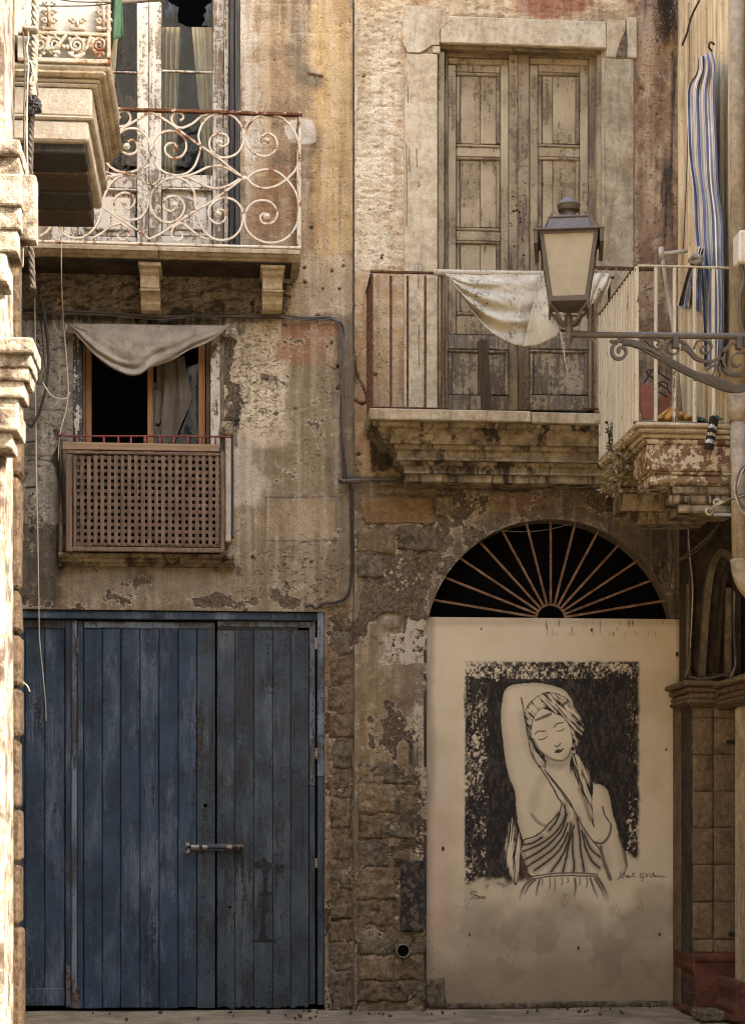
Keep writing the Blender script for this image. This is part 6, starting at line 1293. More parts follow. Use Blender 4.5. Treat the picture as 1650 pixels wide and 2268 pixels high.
heap([(690, 1325), (730, 1345), (780, 1370), (830, 1380)], [(690, 1412), (740, 1416), (790, 1416), (838, 1410)], -1.6, M['yellow_cloth'], 'cloth', 'smaller ochre cloth lying between the cream railing bars', 'cloth', 6)
heap([(850, 1380), (890, 1390), (945, 1412)], [(855, 1436), (900, 1440), (945, 1438)], -1.66, M['teal_cloth'], 'cloth', 'dull green rag on the balcony edge beside the knitted cloth', 'cloth', 7)
sk = cloth_p(cm2([d2(960, 1385), d2(990, 1370), d2(1030, 1405)]), cm2([d2(912, 1655), d2(950, 1662), d2(985, 1665)]), YN - .04, 14, 30, lambda u, v: -.02 * math.sin(u * 3.1) + .006 * math.sin(v * 12)).build('sock', M['sock'], smooth=True, solid=.006)
tag(sk, 'black knitted sock with grey bands hanging over the balcony edge', 'sock')
tag(slabq([d2(1010, 1365), d2(1078, 1408), d2(1030, 1418), d2(1012, 1400)], YN - .02, .012, 0).build('rag', M['teal_cloth']), 'dark green corner of cloth beside the knitted sock', 'cloth')

# ------------------------------------------------------------------ weeds
def leaf_quad(q, p, d, L, wd, rng):
    d = d.normalized(); s = d.cross(Vector((rng.uniform(-1, 1), rng.uniform(-1, 1), rng.uniform(-1, 1)))).normalized() * wd
    q.add([p, p + d * L * .5 + s, p + d * L, p + d * L * .5 - s], [(0, 1, 2, 3)])
rng = random.Random(4)
weed = thing('weed', W(1370, 1060, -.9), 'half dead weed growing out of the cream balcony corner', 'plant')
q = MB(); st = MB()
for k in range(620):
    t_ = rng.random() ** .8; c = W(1395 - 50 * t_ + rng.gauss(0, 9), 985 + 95 * t_ + rng.gauss(0, 10), -1.15 + rng.uniform(-.25, .25)); leaf_quad(q, c, Vector((rng.uniform(-1, .4), rng.uniform(-1, 1), rng.uniform(-1, .5))), rng.uniform(.03, .07), rng.uniform(.006, .013), rng)
q.build('dry_leaves', M['dry_leaf'], weed)
g2 = MB()
for k in range(6):
    a = W(1372 + rng.uniform(-14, 10), 1010, -1.0); p = [a]
    for j in range(5): p.append(p[-1] + Vector((rng.uniform(-.03, .02), rng.uniform(-.02, .02), rng.uniform(.03, .09))))
    c = catmull(p, 3); st.tube(c, .003, 5)
    for j in range(len(c)):
        for _ in range(2): leaf_quad(g2, c[j], Vector((rng.uniform(-1, 1), rng.uniform(-1, 1), rng.uniform(-.3, .8))), rng.uniform(.03, .05), .008, rng)
g2.build('leaves', M['green_leaf'], weed); st.build('stems', M['dead_weed'], weed)
q = MB()
for k in range(420):
    c = W(1478 + rng.gauss(0, 10), -10 + rng.random() ** 1.6 * 85, -.10 - rng.random() * .1); p = [c]
    for j in range(3): p.append(p[-1] + Vector((rng.uniform(-.035, .018), rng.uniform(-.02, .01), rng.uniform(-.05, .012))))
    q.tube(p, .0016, 3)
tag(stuff(q.build('dead_weed', M['dead_weed'])), 'dark dead weed hanging in the top corner between the houses', 'plant')
for k, (lab, pts) in enumerate((('dark dry vine climbing the cream side wall', [d1(745, 5), d1(700, 90), d1(665, 180), d1(640, 280), d1(600, 380)]), ('thin dark wire running down the cream side wall', [d1(655, 20), d1(657, 300), d1(655, 700), d1(640, 1400), d1(610, 2100)]))):
    tag(MB().tube(catmull([WX(*p, 3.33) for p in pts], 4), .008 if k == 0 else .0035, 6).build('vine' if k == 0 else 'wire', M['dead_weed'], smooth=True), lab, 'vine' if k == 0 else 'wire')

# ------------------------------------------------------------------ street lamp on its bracket
YLp = -3.0
lamp = thing('street_lamp', W(1640, 745, YLp), 'grey iron street lantern with milky glass on a scrolled wall bracket', 'street lamp')
def e2(x, y): return (1148.4 + .15714 * x, 422.4 + .15714 * y)
kx = mpp(1259, YLp); lcx = W(1259, 700, YLp).x
def lz(y): return W(1259, 422.4 + .15714 * y, YLp).z
def lr_(d): return d * .15714 * kx
C0 = Vector((lcx, YLp, 0))
cap = MB().lathe(C0, [(lr_(12), lz(102)), (lr_(70), lz(112)), (lr_(120), lz(150)), (lr_(150), lz(190)), (lr_(164), lz(203)), (lr_(168), lz(205)), (lr_(168), lz(209)), (lr_(166), lz(212)), (lr_(149), lz(284)), (lr_(147), lz(288)), (lr_(143), lz(289)), (lr_(97), lz(287)), (lr_(94), lz(291)), (lr_(92), lz(310)), (lr_(112), lz(360)), (lr_(150), lz(420)), (lr_(190), lz(436))], 28).build('chimney', M['lamp_iron'], lamp, smooth=True)
def frustum(q, h0, z0, h1, z1): return q.lathe(C0, [(h0, z0), (h1, z1)], 4, True)
roof = frustum(MB(), lr_(270), lz(462), lr_(345), lz(662)).build('roof', M['lamp_iron'], lamp)
MB().box(lcx - lr_(284), lcx + lr_(284), YLp - lr_(284), YLp + lr_(284), lz(468), lz(434), .004).build('collar_plate', M['lamp_iron'], roof)
MB().box(lcx - lr_(490), lcx + lr_(490), YLp - lr_(470), YLp + lr_(470), lz(688), lz(660), .003).build('eaves_plate', M['lamp_iron'], roof)
for sx in (-1, 1):
    MB().box(lcx + sx * lr_(455) - lr_(28), lcx + sx * lr_(455) + lr_(28), YLp - lr_(455), YLp + lr_(455), lz(868), lz(689), .003).build('side_skirt', M['lamp_iron'], roof)
    for sy in (-1, 1):
        for hw, y in ((235, 434), (405, 660)): p = C0 + Vector((sx * lr_(hw), sy * lr_(hw), 0)); MB().lathe(p, [(lr_(16), lz(y)), (lr_(20), lz(y - 12)), (lr_(10), lz(y - 22)), (lr_(18), lz(y - 40)), (lr_(5), lz(y - 62))], 10).build('finial', M['lamp_iron'], roof, smooth=True)
    for sy in (-1, 1): MB().tube([C0 + Vector((sx * lr_(276), sy * lr_(276), lz(466))), C0 + Vector((sx * lr_(350), sy * lr_(350), lz(660)))], .006, 6).build('hip_rib', M['lamp_iron'], roof)
ht, hb = lr_(408), lr_(276); z1, z0 = lz(692), lz(1600)
cage = MB().box(lcx - hb - .004, lcx + hb + .004, YLp - hb - .004, YLp + hb + .004, z0 - .012, z0 + .004, .002).build('cage', M['lamp_iron'], lamp)
for sx in (-1, 1):
    for sy in (-1, 1):
        a = C0 + Vector((sx * ht, sy * ht, z1)); b = C0 + Vector((sx * hb, sy * hb, z0)); q = MB(); w_ = lr_(58); q.add([a, a + Vector((-sx * w_, 0, 0)), a + Vector((-sx * w_, -sy * w_, 0)), a + Vector((0, -sy * w_, 0)), b, b + Vector((-sx * w_, 0, 0)), b + Vector((-sx * w_, -sy * w_, 0)), b + Vector((0, -sy * w_, 0))], [(0, 1, 2, 3), (7, 6, 5, 4), (0, 4, 5, 1), (1, 5, 6, 2), (2, 6, 7, 3), (3, 7, 4, 0)]); q.build('corner_bar', M['lamp_iron'], cage)
for sy in (-1, 1):
    MB().box(lcx - ht + .004, lcx + ht - .004, YLp + sy * ht - .006, YLp + sy * ht + .006, lz(725), lz(690), .002).build('top_bar', M['lamp_iron'], cage); MB().box(lcx - hb, lcx + hb, YLp + sy * hb - .005, YLp + sy * hb + .005, lz(1598), lz(1556), .002).build('bottom_bar', M['lamp_iron'], cage)
for d in range(4):
    a_ = d * math.pi / 2; c, s_ = round(math.cos(a_)), round(math.sin(a_)); it, ib = ht - .007, hb - .007
    def pp(u, h, zz): return C0 + Vector((c * h - s_ * u, s_ * h + c * u, zz))
    MB().add([pp(-it + .006, it, z1 - .004), pp(it - .006, it, z1 - .004), pp(ib - .006, ib, z0 + .004), pp(-ib + .006, ib, z0 + .004)], [(0, 1, 2, 3)]).build('pane', M['lamp_glass'], lamp, solid=.003)
MB().lathe(C0 + Vector((0, 0, z0)), [(.02, -.02), (.022, .05), (.03, .08), (.038, .14), (.03, .20), (.01, .22)], 14).build('bulb', M['lamp_iron'], lamp, smooth=True)
for sx in (-1, 1):
    for sy in (-1, 1):
        pts = [C0 + Vector((sx * hb * .92, sy * hb * .92, lz(1600))), C0 + Vector((sx * hb * .9, sy * hb * .9, lz(1660))), C0 + Vector((sx * hb * .62, sy * hb * .62, lz(1740))), C0 + Vector((sx * hb * .48, sy * hb * .48, lz(1840))), C0 + Vector((sx * hb * .2, sy * hb * .2, lz(1890))), C0 + Vector((0, 0, lz(1885)))]
        o = MB().tube(catmull(pts, 5), .0095, 8).build('cradle_arm', M['lamp_iron'], lamp, smooth=True)
        MB().lathe(C0 + Vector((sx * hb * .97, sy * hb * .97, lz(1660))), [(.004, .02), (.010, .012), (.010, -.012), (.005, -.016), (.007, -.026), (.003, -.034)], 8).build('knob', M['lamp_iron'], o, smooth=True)
MB().lathe(C0, [(lr_(26), lz(1610)), (lr_(26), lz(1750)), (lr_(55), lz(1775)), (lr_(58), lz(1850)), (lr_(40), lz(1880)), (lr_(48), lz(1930)), (lr_(60), lz(1950)), (lr_(50), lz(1970)), (lr_(46), lz(2060)), (lr_(60), lz(2075)), (lr_(56), lz(2100)), (lr_(30), lz(2150)), (lr_(14), lz(2190)), (lr_(22), lz(2205)), (lr_(20), lz(2225)), (lr_(4), lz(2240))], 18).build('stem', M['lamp_iron'], lamp, smooth=True)
LANT = [o for o in bpy.data.objects if o.type == 'MESH' and (o.parent == lamp or (o.parent is not None and o.parent.parent == lamp))]
RZ = Matrix.Translation((lcx, YLp, 0)) @ Matrix.Rotation(-math.atan2(lcx, DIST + YLp), 4, 'Z') @ Matrix.Translation((-lcx, -YLp, 0))
for o in LANT: o.data.transform(RZ)                    # the lantern hangs turned a little towards the street
def e3(x, y): return W(1320 + .2 * x, 712.8 + .2 * y, YLp)
arm = MB().tube([W(1262, 741, YLp), W(1700, 745.5, YLp), Vector((3.415, YLp, W(1700, 745.5, YLp).z))], .0185, 16).build('arm', M['lamp_iron'], lamp, smooth=True)
MB().box(3.385, 3.42, YLp - .05, YLp + .05, W(1700, 890, YLp).z, W(1700, 720, YLp).z, .006).build('wall_plate', M['lamp_iron'], arm)
for x in (875, 1577): MB().box(e3(x - 32, 0).x, e3(x + 32, 0).x, YLp - .022, YLp + .022, e3(0, 275).z, e3(0, 122).z, .003).build('strap', M['lamp_iron'], arm); 
def scr(pts, w0, w1=None, dp=.022, n=5, name='scroll', par=None):
    c = catmull([e3(*p) for p in pts], n); w1 = w0 if w1 is None else w1; m_ = len(c)
    return MB().bar(c, [w0 + (w1 - w0) * i / (m_ - 1) for i in range(m_)], dp).build(name, M['lamp_iron'], par or lamp)
scr([(290, 225), (400, 238), (480, 262), (560, 305), (700, 382), (850, 468), (1000, 548), (1110, 600), (1250, 660), (1400, 720), (1500, 742), (1600, 738), (1700, 720), (1850, 690), (2010, 650), (2200, 600)], .036, .046, .03, name='diagonal')
scr([(270, 205), (500, 292), (800, 440), (1100, 592)], .006, .006, .038, name='rib'); scr([(300, 236), (560, 322), (800, 455), (1090, 605)], .006, .006, .038, name='rib')
scr([(150, 205), (175, 222), (215, 222), (260, 205), (300, 212)], .012, .03); scr([(225, 235), (185, 270), (170, 320), (185, 375), (225, 408), (280, 405), (320, 370), (328, 325), (305, 290), (270, 285), (240, 300), (242, 328), (265, 335)], .020, .014)
scr([(490, 230), (510, 205), (550, 205), (600, 260), (640, 295), (690, 300), (740, 285), (790, 240), (840, 212)], .010, .013); scr([(640, 290), (615, 250), (620, 215), (655, 198), (688, 215), (688, 245), (665, 255)], .011, .009)
scr([(780, 300), (770, 340), (745, 360)], .014, .010); scr([(840, 215), (800, 250), (785, 300), (805, 340), (850, 360), (895, 340), (910, 300), (890, 275), (855, 280)], .012, .009)
scr([(910, 210), (960, 230), (1010, 275), (1060, 340), (1110, 400), (1170, 435), (1250, 445), (1320, 425), (1370, 390), (1400, 340), (1450, 280), (1520, 240), (1600, 225), (1700, 230)], .015, .020); scr([(940, 285), (1000, 300), (1050, 350), (1100, 405), (1160, 432)], .03, .016, .03, name='acanthus')
scr([(1080, 300), (1100, 240), (1150, 205), (1210, 205), (1260, 240), (1272, 290), (1245, 335), (1200, 350), (1160, 330), (1155, 295), (1180, 272), (1210, 285)], .012, .010)
scr([(1410, 345), (1390, 420), (1400, 490), (1440, 550), (1500, 585), (1570, 590), (1650, 575), (1720, 530), (1760, 450), (1740, 360), (1690, 290), (1600, 240)], .026, .02); scr([(1700, 330), (1640, 340), (1570, 345), (1515, 380), (1497, 430), (1515, 475), (1560, 492), (1595, 470)], .015, .012)
for a, b in (((1360, 430), (1375, 480)), ((1330, 470), (1225, 530)), ((1330, 490), (1285, 590)), ((1345, 490), (1370, 600)), ((1355, 480), (1410, 520))):
    scr([a, ((a[0] + b[0]) / 2 + 8, (a[1] + b[1]) / 2 - 10), b], .020, .006, name='leaf')
scr([(1095, 650), (1100, 620), (1140, 600), (1200, 600), (1300, 620), (1420, 670), (1500, 720)], .012, .02, .034, name='acanthus')
for k in range(9): x = 1180 + k * 36; y = 612 + k * 13; scr([(x, y), (x + 20, y + 40), (x + 50, y + 70)], .007, .004, .038, n=3, name='vein', par=lamp)
# raised letters cast on the ring of the bracket
fc = bpy.data.curves.new('lettering', 'FONT'); fc.body = 'ANNO'; fc.size = .026; fc.extrude = .002; fc.align_x = 'CENTER'
lo = bpy.data.objects.new('lettering', fc); lo.location = e3(1540, 596) + Vector((0, -.0125, 0)); lo.rotation_euler = (math.pi / 2, -.12, 0); COL.objects.link(lo); fc.materials.append(M['lamp_iron'])
bpy.context.view_layer.update(); me_ = bpy.data.meshes.new_from_object(lo.evaluated_get(bpy.context.evaluated_depsgraph_get())); lm = bpy.data.objects.new('lettering', me_); lm.location = lo.location; lm.rotation_euler = lo.rotation_euler; bpy.data.objects.remove(lo); COL.objects.link(lm); lm.name = 'lettering'; adopt(lm, lamp)

# ------------------------------------------------------------------ the side house on the left
house_d = thing('side_house', (-1.6, -2, 0), 'side house with the white cast iron balcony on a heavy stone bracket', 'house')
MB().box(-5.5, -1.52, -4.0, -.05, -.1, 11).build('wall', M['reveal'], house_d)
YDf = -3.5
xr = W(245, 80, YDf).x
def dbox(name, mat, par, px0, px1, py0, py1, yb, b=.012, ins=0.0, jit=.002):
    x0, x1, z0, z1 = rectw(px0, px1, py0, py1, YDf); return MB().box(-1.5 if px0 is None or px0 < 60 else x0, x1, YDf + ins, yb, z0, z1, b, jit).build(name, mat, par)
sd = dbox('balcony_slab', M['white_stone'], house_d, 30, 244, 139, 152, -2.25)
dbox('moulding', M['slab_stone'], sd, 30, 236, 152.5, 166, -2.27, .02); dbox('moulding', M['white_stone'], sd, 30, 221, 166.5, 175, -2.3, .012, .03)
dbox('moulding', M['white_stone'], sd, 30, 216, 175.5, 184, -2.3, .016, .04)
dbox('bracket', M['white_stone'], sd, 30, 203, 184.5, 247, -2.32, .01, .05); dbox('bracket_band', M['white_stone'], sd, 30, 207, 247.5, 256, -2.32, .014, .04); dbox('bracket', M['white_stone'], sd, 30, 195, 256.5, 303, -2.34, .012, .055)
zsf = W(130, 304, YDf).z
for k in range(4): MB().box(-1.5, W(187, 320, YDf).x - .012 * k, YDf + .10 + k * .29, YDf + .10 + (k + 1) * .29 - .006, zsf - .05 - .012 * k, zsf + .02, .008, .003).build('soffit_beam', M['old_plank'] if k % 2 else M['dark_wood'], sd)
# receding side mouldings
for (x, z0, z1, y0, y1, m_) in ((-.665, 5.70, 5.79, -3.42, -2.27, 'slab_stone'), (-.735, 5.47, 5.70, -3.40, -2.3, 'crust_stone'), (-.80, 5.235, 5.46, -3.38, -2.3, 'crust_stone')): MB().box(-1.5, x, y0, y1, z0 + .003, z1, .025, .006).build('side_moulding', M[m_], sd)
# cast iron front with scrollwork
rd = MB().boxp(40, 237, -60, 136, YDf + .045, YDf + .05).build('balcony_front', M['white_sheet_metal'], house_d)
part('rail', M['cast_iron'], rd, 40, 245, 69, 77, Yf=YDf - .01, Yb=YDf + .03); part('rail', M['cast_iron'], rd, 40, 246, 128, 138, Yf=YDf - .015, Yb=YDf + .04); part('post', M['cast_iron'], rd, 237, 245, -60, 127.5, Yf=YDf - .012, Yb=YDf + .03)
def d5(x, y, Y=YDf): return W(.336 * x, .336 * y, Y)
for cx, cy, sg in ((365, 290, 1), (505, 300, -1), (655, 298, 1), (265, 292, -1)):
    sp = [(cx + (58 - 50 * (k / 30) ** .9) * math.cos(k * .42 * sg + 1.2), cy + (58 - 50 * (k / 30) ** .9) * math.sin(k * .42 * sg + 1.2)) for k in range(31)]
    o = MB().tube([d5(*p, YDf + .005) for p in sp], [.0125 - .006 * k / 30 for k in range(31)], 8).build('scroll', M['cast_iron'], rd, smooth=True)
    for k in range(7): a = 1.2 + k * .9 * sg; MB().sphere(d5(cx + 60 * math.cos(a), cy + 60 * math.sin(a), YDf + .003), .014, 8, .7).build('leaf', M['cast_iron'], o, smooth=True)
    for yy in (235, 372): MB().sphere(d5(cx, yy, YDf), .012, 8).build('bead', M['cast_iron'], o, smooth=True)
for a, b in (((305, 330), (440, 230)), ((560, 350), (450, 350)), ((600, 240), (545, 330))): MB().tube(catmull([d5(*a, YDf), d5((a[0] + b[0]) / 2, (a[1] + b[1]) / 2 + 30, YDf - .005), d5(*b, YDf)], 5), .010, 8).build('stem', M['cast_iron'], rd, smooth=True)
def finial(cx, by, h):
    o = MB().boxp((cx - 52) * .336, (cx + 52) * .336, (by - 28) * .336, by * .336, YDf - .005, YDf + .025, .006).build('crest', M['cast_iron'], rd)
    for s in (-1, 1):
        for k in range(h):
            y = by - 55 - k * 55; w_ = 34 - 7 * k
            sp = [(cx + s * (w_ + (22 - 18 * t / 14) * math.cos(t * .5) - 4), y - (22 - 18 * t / 14) * math.sin(t * .5)) for t in range(15)]; MB().tube([d5(*p, YDf) for p in sp], .009, 7).build('curl', M['cast_iron'], o, smooth=True)
    MB().tube([d5(cx, by - 20, YDf), d5(cx, by - 60 * h, YDf)], .012, 8).build('spine', M['cast_iron'], o, smooth=True)
finial(325, 195, 3); finial(512, 195, 1); finial(685, 198, 3)
tag(cloth_p([(244, -30), (256, -30), (270, -30)], [(246, 118), (252, 90), (274, 82)], -3.35, 20, 16, lambda u, v: .03 * math.sin(u * 8 + v) + (float(fbm(u * 3, v * 4, 2, 5)) - .5) * .03).build('cloth', M['green_cloth'], smooth=True, solid=.004), 'green cloth hanging beside the white cast iron balcony', 'cloth')
tag(MB().tube(catmull([d5(240, 38, YDf - .03), d5(430, 40, YDf - .03), d5(620, 36, YDf - .03), d5(740, 20, YDf - .03)], 4), .004, 6).build('clothes_line', M['cable_grey']), 'grey washing line stretched across the cast iron balcony front', 'line')
tag(MB().tube(catmull([d5(370, -6, YDf - .04), d5(520, 12, YDf - .04), d5(740, 14, YDf - .04)], 4), .004, 6).build('clothes_line', M['cable_grey']), 'upper sagging washing line at the top of the cast iron balcony', 'line')
tag(MB().tube([d5(735, 22, YDf + .3), d5(1080, -6, YDf + .9)], .012, 8).build('iron_rod', M['cable_grey']), 'grey rod reaching across the top of the glazed door', 'rod')

# ------------------------------------------------------------------ sunlit pilaster of the nearest house
house_e = thing('nearest_house', (-1.3, -6, 0), 'sunlit flaking stone house with carved brackets at the very edge', 'house')
MB().box(-5.5, -1.10, -10, -4.02, -.1, 9.5).build('wall', M['sunny_stone'], house_e)
for k, (x, y0, y1, z0, z1) in enumerate(((-1.085, -4.40, -4.2, -.1, 9.4), (-1.07, -4.75, -4.55, -.1, 9.4), (-1.085, -5.4, -4.95, -.1, 9.4))): MB().box(-1.2, x, y0, y1, z0, z1, .015, .004).build('pilaster', M['sunny_stone'], house_e)
zz = [0, .9, 1.22, 1.5, 1.86, 2.12, 2.4, 2.62, 3.2, 3.8, 4.6]
for k, (a, b) in enumerate(zip(zz[:-1], zz[1:])): MB().box(-1.3, -1.062 + (.016 if k == 0 else .004 * (k % 3)), -4.16, -3.98, a + .014, b - .004, .016, .006).build('quoin_stone', M['brown_stone'], house_e)
def bracket(tiers, y0, y1):
    o = None
    for k, (px, py0, py1, dy) in enumerate(tiers):
        Y = y1 - dy; z1_, z0_ = W(px, py0, Y).z, W(px, py1, Y).z; x = W(px, (py0 + py1) / 2, Y).x
        q = MB().box(-1.2, x, y0 + dy, y1 - dy, z0_ - .012, z1_, 0)
        c = q.build('carved_bracket' if o is None else 'tier', M['sunny_stone'], house_e if o is None else o); o = o or c
        bv = c.modifiers.new('worn_edges', 'BEVEL'); bv.width = .012; bv.segments = 2
bracket(((64, 369, 396, 0), (60, 396, 436, .03), (86, 402, 542, .13), (66, 436, 500, .02), (62, 500, 545, .04), (54, 545, 590, .05), (30, 590, 650, .06)), -4.98, -4.62)
bracket(((92, 790, 818, 0), (85, 818, 842, .03), (78, 842, 868, .04), (66, 868, 900, .06), (52, 900, 935, .08), (58, 935, 980, .02), (40, 980, 1010, .06)), -4.98, -4.62)

# ------------------------------------------------------------------ cables
def cable(name, pts, r, mat, label, cat='cable', Y=-.03, seg=5, group=None):
    o = MB().tube(catmull([W(p[0], p[1], p[2] if len(p) > 2 else Y) for p in pts], seg), r, 6).build(name, M[mat], smooth=True)
    return tag(o, label, cat, group)
def bundle(label, pts, n, r, spread, mats, Y=-.03, seed=1, parts='strand'):
    rng = random.Random(seed); b = thing('cable_bundle', W(pts[0][0], pts[0][1], Y), label, 'cables')
    for k in range(n):
        q = []; spread_k = spread * (.6 + .9 * rng.random())
        for j, p in enumerate(pts):
            q.append(W(p[0] + rng.uniform(-1, 1) * spread_k, p[1] + rng.uniform(-1, 1) * spread_k, (p[2] if len(p) > 2 else Y) - rng.uniform(0, .012)))
        MB().tube(catmull(q, 5), r * rng.uniform(.7, 1.2), 6).build(parts, M[mats[k % len(mats)]], b, smooth=True)
    return b
bundle('dark cable bundle running along the wall above the latticed window', [(50, 690), (150, 692), (260, 698), (350, 704), (430, 700), (520, 701), (600, 702), (690, 707), (735, 706), (748, 715)], 6, .006, 3.4, ['cable', 'cable_grey', 'cable'], seed=2)
bundle('cable bundle dropping down the wall beside the house joint', [(738, 708), (752, 716), (757, 740), (757, 800), (758, 860), (756, 920), (758, 980), (762, 1040), (766, 1066)], 8, .006, 3.6, ['cable_grey', 'cable', 'cable_grey'], seed=3)
bundle('thick cable bundle crossing the wall below the rusty balcony', [(752, 1066, -.06), (790, 1066, -.08), (830, 1060, -.09), (900, 1065, -.09), (1000, 1070, -.09), (1080, 1072, -.09), (1160, 1070, -.09), (1240, 1074, -.09), (1320, 1079, -.09), (1380, 1083, -.09), (1420, 1085, -.09)], 9, .008, 4.0, ['cable', 'cable', 'cable_grey'], seed=4)
cable('cable', [(774, 1058), (777, 1090), (778, 1160), (779, 1250), (776, 1300), (764, 1325), (742, 1334), (715, 1337), (700, 1348), (690, 1341), (676, 1344)], .010, 'cable', 'thick dark cable bending round to the top of the blue door')
for k, (pts, r, m_, lab) in enumerate((
    ([(905, 1076, -.1), (960, 1110, -.08), (1010, 1140, -.08), (1080, 1168, -.09), (1130, 1177, -.09), (1200, 1175, -.09), (1270, 1158, -.09), (1330, 1130, -.09), (1382, 1108, -.1)], .0032, 'cable_grey', 'thin slack wire sagging across the top of the arch'),
    ([(984, 1138), (1010, 1122), (1080, 1090), (1120, 1082)], .003, 'cable', 'short thin wire slanting up to the cable bundle'),
    ([(905, 1078), (930, 1100), (960, 1125), (990, 1155), (1012, 1180)], .003, 'cable', 'thin wire slanting down over the ochre stone'),
    ([(140, 478, -.66), (137, 560, -.64), (138, 640, -.5), (142, 720, -.2), (148, 790, -.12), (152, 860, -.1), (148, 905, -.08), (134, 960, -.08), (130, 1018, -.08)], .0042, 'cable_pale', 'pale wire hanging from the white railing down to the lattice'),
    ([(78, 660, -.1), (79, 760, -.1), (80, 900, -.1), (82, 1050, -.1), (85, 1200, -.1), (87, 1320, -.1), (88, 1400, -.1), (91, 1440, -.1), (97, 1500, -.1), (102, 1560, -.1), (103, 1596, -.1)], .0038, 'cable_pale', 'long white wire dangling in front of the blue door'),
    ([(84, 660), (92, 720), (96, 760), (99, 800), (104, 830)], .004, 'cable', 'thin brown wire beside the hanging black cable'),
    ([(96, 848, -.2), (106, 865, -.2), (116, 877, -.2), (130, 882, -.2), (148, 882, -.2), (156, 868, -.2)], .005, 'cable_pale', 'pale frayed wire curling out from the carved bracket'),
    ([(48, 1505, -3.6), (54, 1512, -3.6), (62, 1520, -3.6), (67, 1532, -3.6)], .004, 'cable_pale', 'short white wire end sticking out beside the blue door'),
    ([(62, 1020), (90, 1018), (128, 1024)], .0035, 'cable', 'short dark wire fixed to the grey wall left of the lattice'))):
    cable('wire', pts, r, m_, lab, 'wire')
bundle('black hanging cable loop beside the grey plaster', [(86, 640, -.12), (98, 690, -.12), (106, 750, -.12), (108, 800, -.12), (104, 850, -.12), (92, 900, -.12), (78, 935, -.12), (68, 945, -.12), (62, 935, -.12)], 4, .008, 2.0, ['cable'], seed=6)
for k, (x0, x1, y) in enumerate(((60, 77, 980), (44, 60, 1052), (60, 78, 1080))): tag(MB().tube([W(x0, y, -.35), W(x1, y - 2, -.02)], .009, 6).build('iron_peg', M['black_iron']), ('upper black iron peg in the grey wall left of the lattice', 'middle black iron peg at the edge of the near wall', 'lower black iron peg in the grey wall left of the lattice')[k], 'peg')
# twisted service cable in front of the side house
def twisted(label, pts, r, mat, Y):
    c = catmull([W(p[0], p[1], Y) for p in pts], 22); b = thing('twisted_cable', c[0], label, 'cable')
    for ph in (0, 2.09, 4.19):
        MB().tube([p + Vector((math.cos(i * .42 + ph), math.sin(i * .42 + ph), 0)) * r * .75 for i, p in enumerate(c)], r * .8, 6).build('strand', M[mat], b, smooth=True)
    return b
twisted('pale twisted service cable hanging in the upper corner', [(78, -30), (79, 40), (77, 110), (76, 150), (74, 190), (72, 215)], .014, 'rope', -3.85)
twisted('dark twisted cable hanging below the black tape joint', [(71, 250), (69, 310), (67, 380), (66, 460), (70, 560), (74, 640)], .012, 'rope_dark', -3.85)
q = MB(); rng = random.Random(8)
q.sphere(W(75, 232, -3.87), .045, 12, .8)
for k in range(14): p = W(75 + rng.uniform(-9, 9), 232 + rng.uniform(-14, 16), -3.9); q.box(p.x - .02, p.x + .02, p.y - .01, p.y + .02, p.z - .018, p.z + .018, .006, .008, rng)
tag(q.build('tape_joint', M['black_iron']), 'black taped joint in the twisted cable', 'cable joint')
tag(MB().tube(catmull([W(*p, -3.9) for p in ((60, 145), (63, 136), (70, 140), (74, 160), (78, 175), (74, 187), (68, 186), (70, 172), (78, 162))], 5), .006, 7).build('wire_loop', M['cable_pale'], smooth=True), 'pale wire looped round the twisted cable', 'wire')
for k, pts in enumerate((((58, 40), (64, 80), (60, 110), (64, 140), (62, 190), (60, 300), (63, 400)), ((52, 20), (60, 0), (70, -20)), ((66, 200), (72, 222), (84, 212), (82, 185)), ((52, 60), (56, 160), (54, 280), (57, 380)))):
    tag(MB().tube(catmull([W(*p, -3.95) for p in pts], 5), .0045, 6).build('wire', M['cable_pale' if k < 2 else 'cable_grey'], smooth=True), ('pale thin wire running down beside the twisted cable', 'pale wire end curling at the top edge', 'grey wire tied round the tape joint', 'thin grey wire along the near wall edge')[k], 'wire')
part_ = tag(MB().boxp(52, 84, 56, 65, -3.97, -3.9, .008).build('pipe_clip', M['white_stone']), 'pale plastic clip holding the twisted cable', 'clip')
# cables on the right, under the cream balcony
bundle('tangle of grey cables hanging under the cream balcony', [(1496, 1140, -.35), (1492, 1180, -.33), (1494, 1215, -.33), (1488, 1255, -.33), (1480, 1300, -.3)], 3, .007, 4, ['cable_grey', 'cable'], seed=11)
bundle('grey cables running down the corner strip to the stone capital', [(1524, 1150, -.34), (1526, 1220, -.34), (1530, 1300, -.34), (1530, 1400, -.34), (1524, 1470, -.36), (1517, 1500, -.4)], 5, .006, 3.5, ['cable_grey', 'cable', 'cable_pale'], seed=12)
bundle('twisted wires slung from the dark bay to the drainpipe', [(1490, 1248, -.4), (1530, 1225, -.5), (1570, 1190, -.8), (1588, 1160, -1.0), (1600, 1145, -1.2)], 6, .005, 4, ['cable', 'cable_grey'], seed=13)
bundle('pale cable bundle with rings reaching the drainpipe', [(1571, 1132, -1.7), (1590, 1118, -1.85), (1612, 1108, -1.95), (1640, 1098, -2.0), (1670, 1090, -2.0)], 6, .006, 3, ['cable_pale', 'cable_grey'], seed=14)
for k, (x, y) in enumerate(((1570, 1133), (1587, 1113))):
    c = W(x, y, -1.72); tag(MB().tube([c + Vector((math.cos(a * .45) * .022, 0, math.sin(a * .45) * .022)) for a in range(14)], .008, 8, True).build('insulator_ring', M['white_stone'], smooth=True), ('lower white insulator ring at the cable ends', 'upper white insulator ring beside the drainpipe')[k], 'ring')
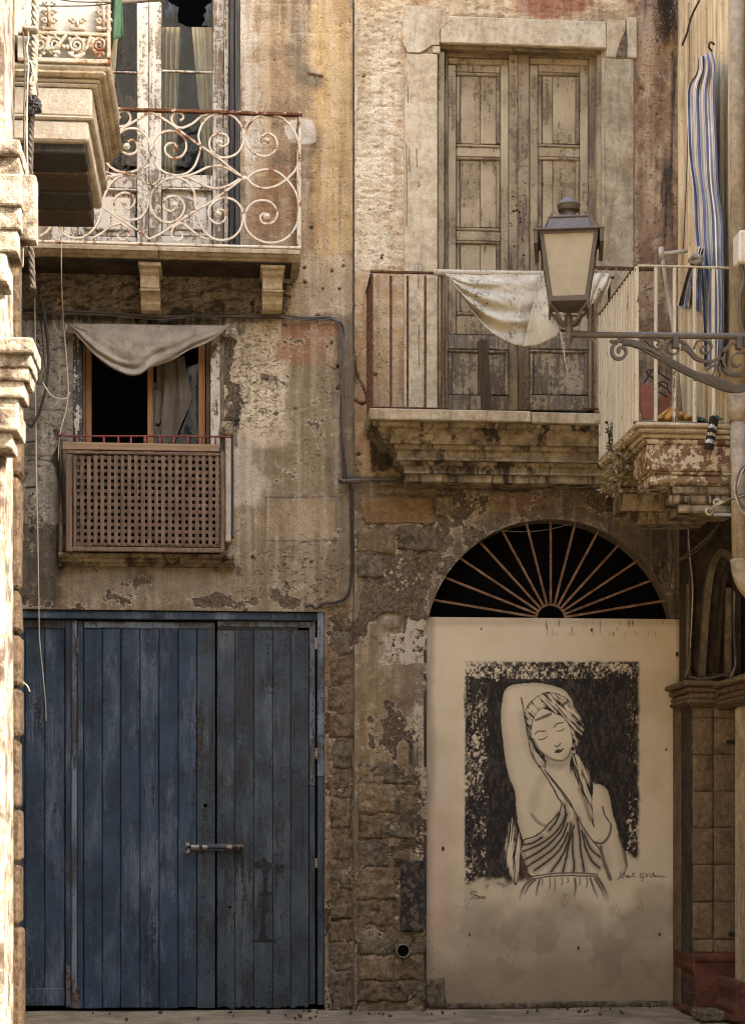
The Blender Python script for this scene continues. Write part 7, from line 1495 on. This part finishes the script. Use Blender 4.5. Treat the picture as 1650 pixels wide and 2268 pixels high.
tag(MB().tube([W(1580, 1140, -1.72), W(1625, 1141, -1.8)], .011, 8).build('iron_rod', M['bolt_iron']), 'short steel rod fixed across the drainpipe', 'rod')
bundle('coil of pale cable beside the lower drainpipe', [(1660, 1030, -2.1), (1640, 1045, -2.1), (1630, 1075, -2.1), (1632, 1105, -2.1), (1645, 1130, -2.1), (1665, 1140, -2.1)], 4, .007, 3, ['cable_pale', 'cable_grey'], seed=15)
bundle('cables along the edge of the far pier below the pipe elbow', [(1624, 1310, -1.4), (1626, 1400, -1.4), (1628, 1470, -1.4), (1622, 1490, -1.4), (1618, 1500, -1.4)], 4, .006, 3, ['cable_grey', 'cable'], seed=16)
bundle('cables lying on the ledge of the stone capital', [(1520, 1498, -.62), (1550, 1500, -.64), (1580, 1498, -.64), (1610, 1496, -.64)], 3, .006, 4, ['cable', 'cable_grey'], seed=17)
cable('hose', [(1482, 1365, -.12), (1484, 1330, -.14), (1494, 1310, -.14), (1504, 1318, -.14)], .009, 'cable_grey', 'short grey hose end bent over the panel top', 'hose')

# ------------------------------------------------------------------ unseen rest of the street, added to give shade and reflections
opp = thing('opposite_house', (0, -22, 0), 'unseen ochre house behind the viewer, raised to fill the window reflections', 'house')
MB().box(-16, 16, -30, -22, -.1, 19).build('wall', M['far_plaster'], opp)
for k in range(7):
    for z in (1.0, 5.0, 9.0, 12.5): MB().box(-13.2 + k * 4.2, -11.9 + k * 4.2, -22.02, -21.9, z, z + 2.3, .02).build('shutter', M['dark_wood'], opp)
left = thing('unseen_house', (-8, -16, 0), 'unseen plain house added for shade and reflection', 'house')
MB().box(-9, -3.0, -21.9, -12, -.1, 9).build('wall', M['far_plaster'], left)
rgt = thing('unseen_wall', (6, -16, 0), 'unseen low plastered wall added for shade and reflection', 'wall')
MB().box(6, 6.6, -21.9, -8, -.1, 3.4).build('wall', M['far_plaster'], rgt)
MB().box(XSEAM - .03, XSEAM + .03, .006, .3, -.1, 8.34).build('seam_mortar', M['reveal'], house_a)
q = MB(); rng = random.Random(31)
for k in range(40):
    x = rng.choice((rng.uniform(.4, 1.2), rng.uniform(1.4, 3.2), rng.uniform(-1.2, .6))); y = -.10 - rng.random() ** 2 * .5; z = .03 + .025 * max(0, (x - 1) / 4); r = rng.uniform(.004, .013)
    q.box(x - r, x + r * rng.uniform(.5, 1.5), y - r, y + r, z - .012, z + rng.uniform(.002, .012), .002, r * .4, rng)
lit = stuff(q.build('street_litter', M['dead_weed'])); lit['label'] = 'crumbs of plaster and dry leaves along the foot of the walls'; lit['category'] = 'litter'
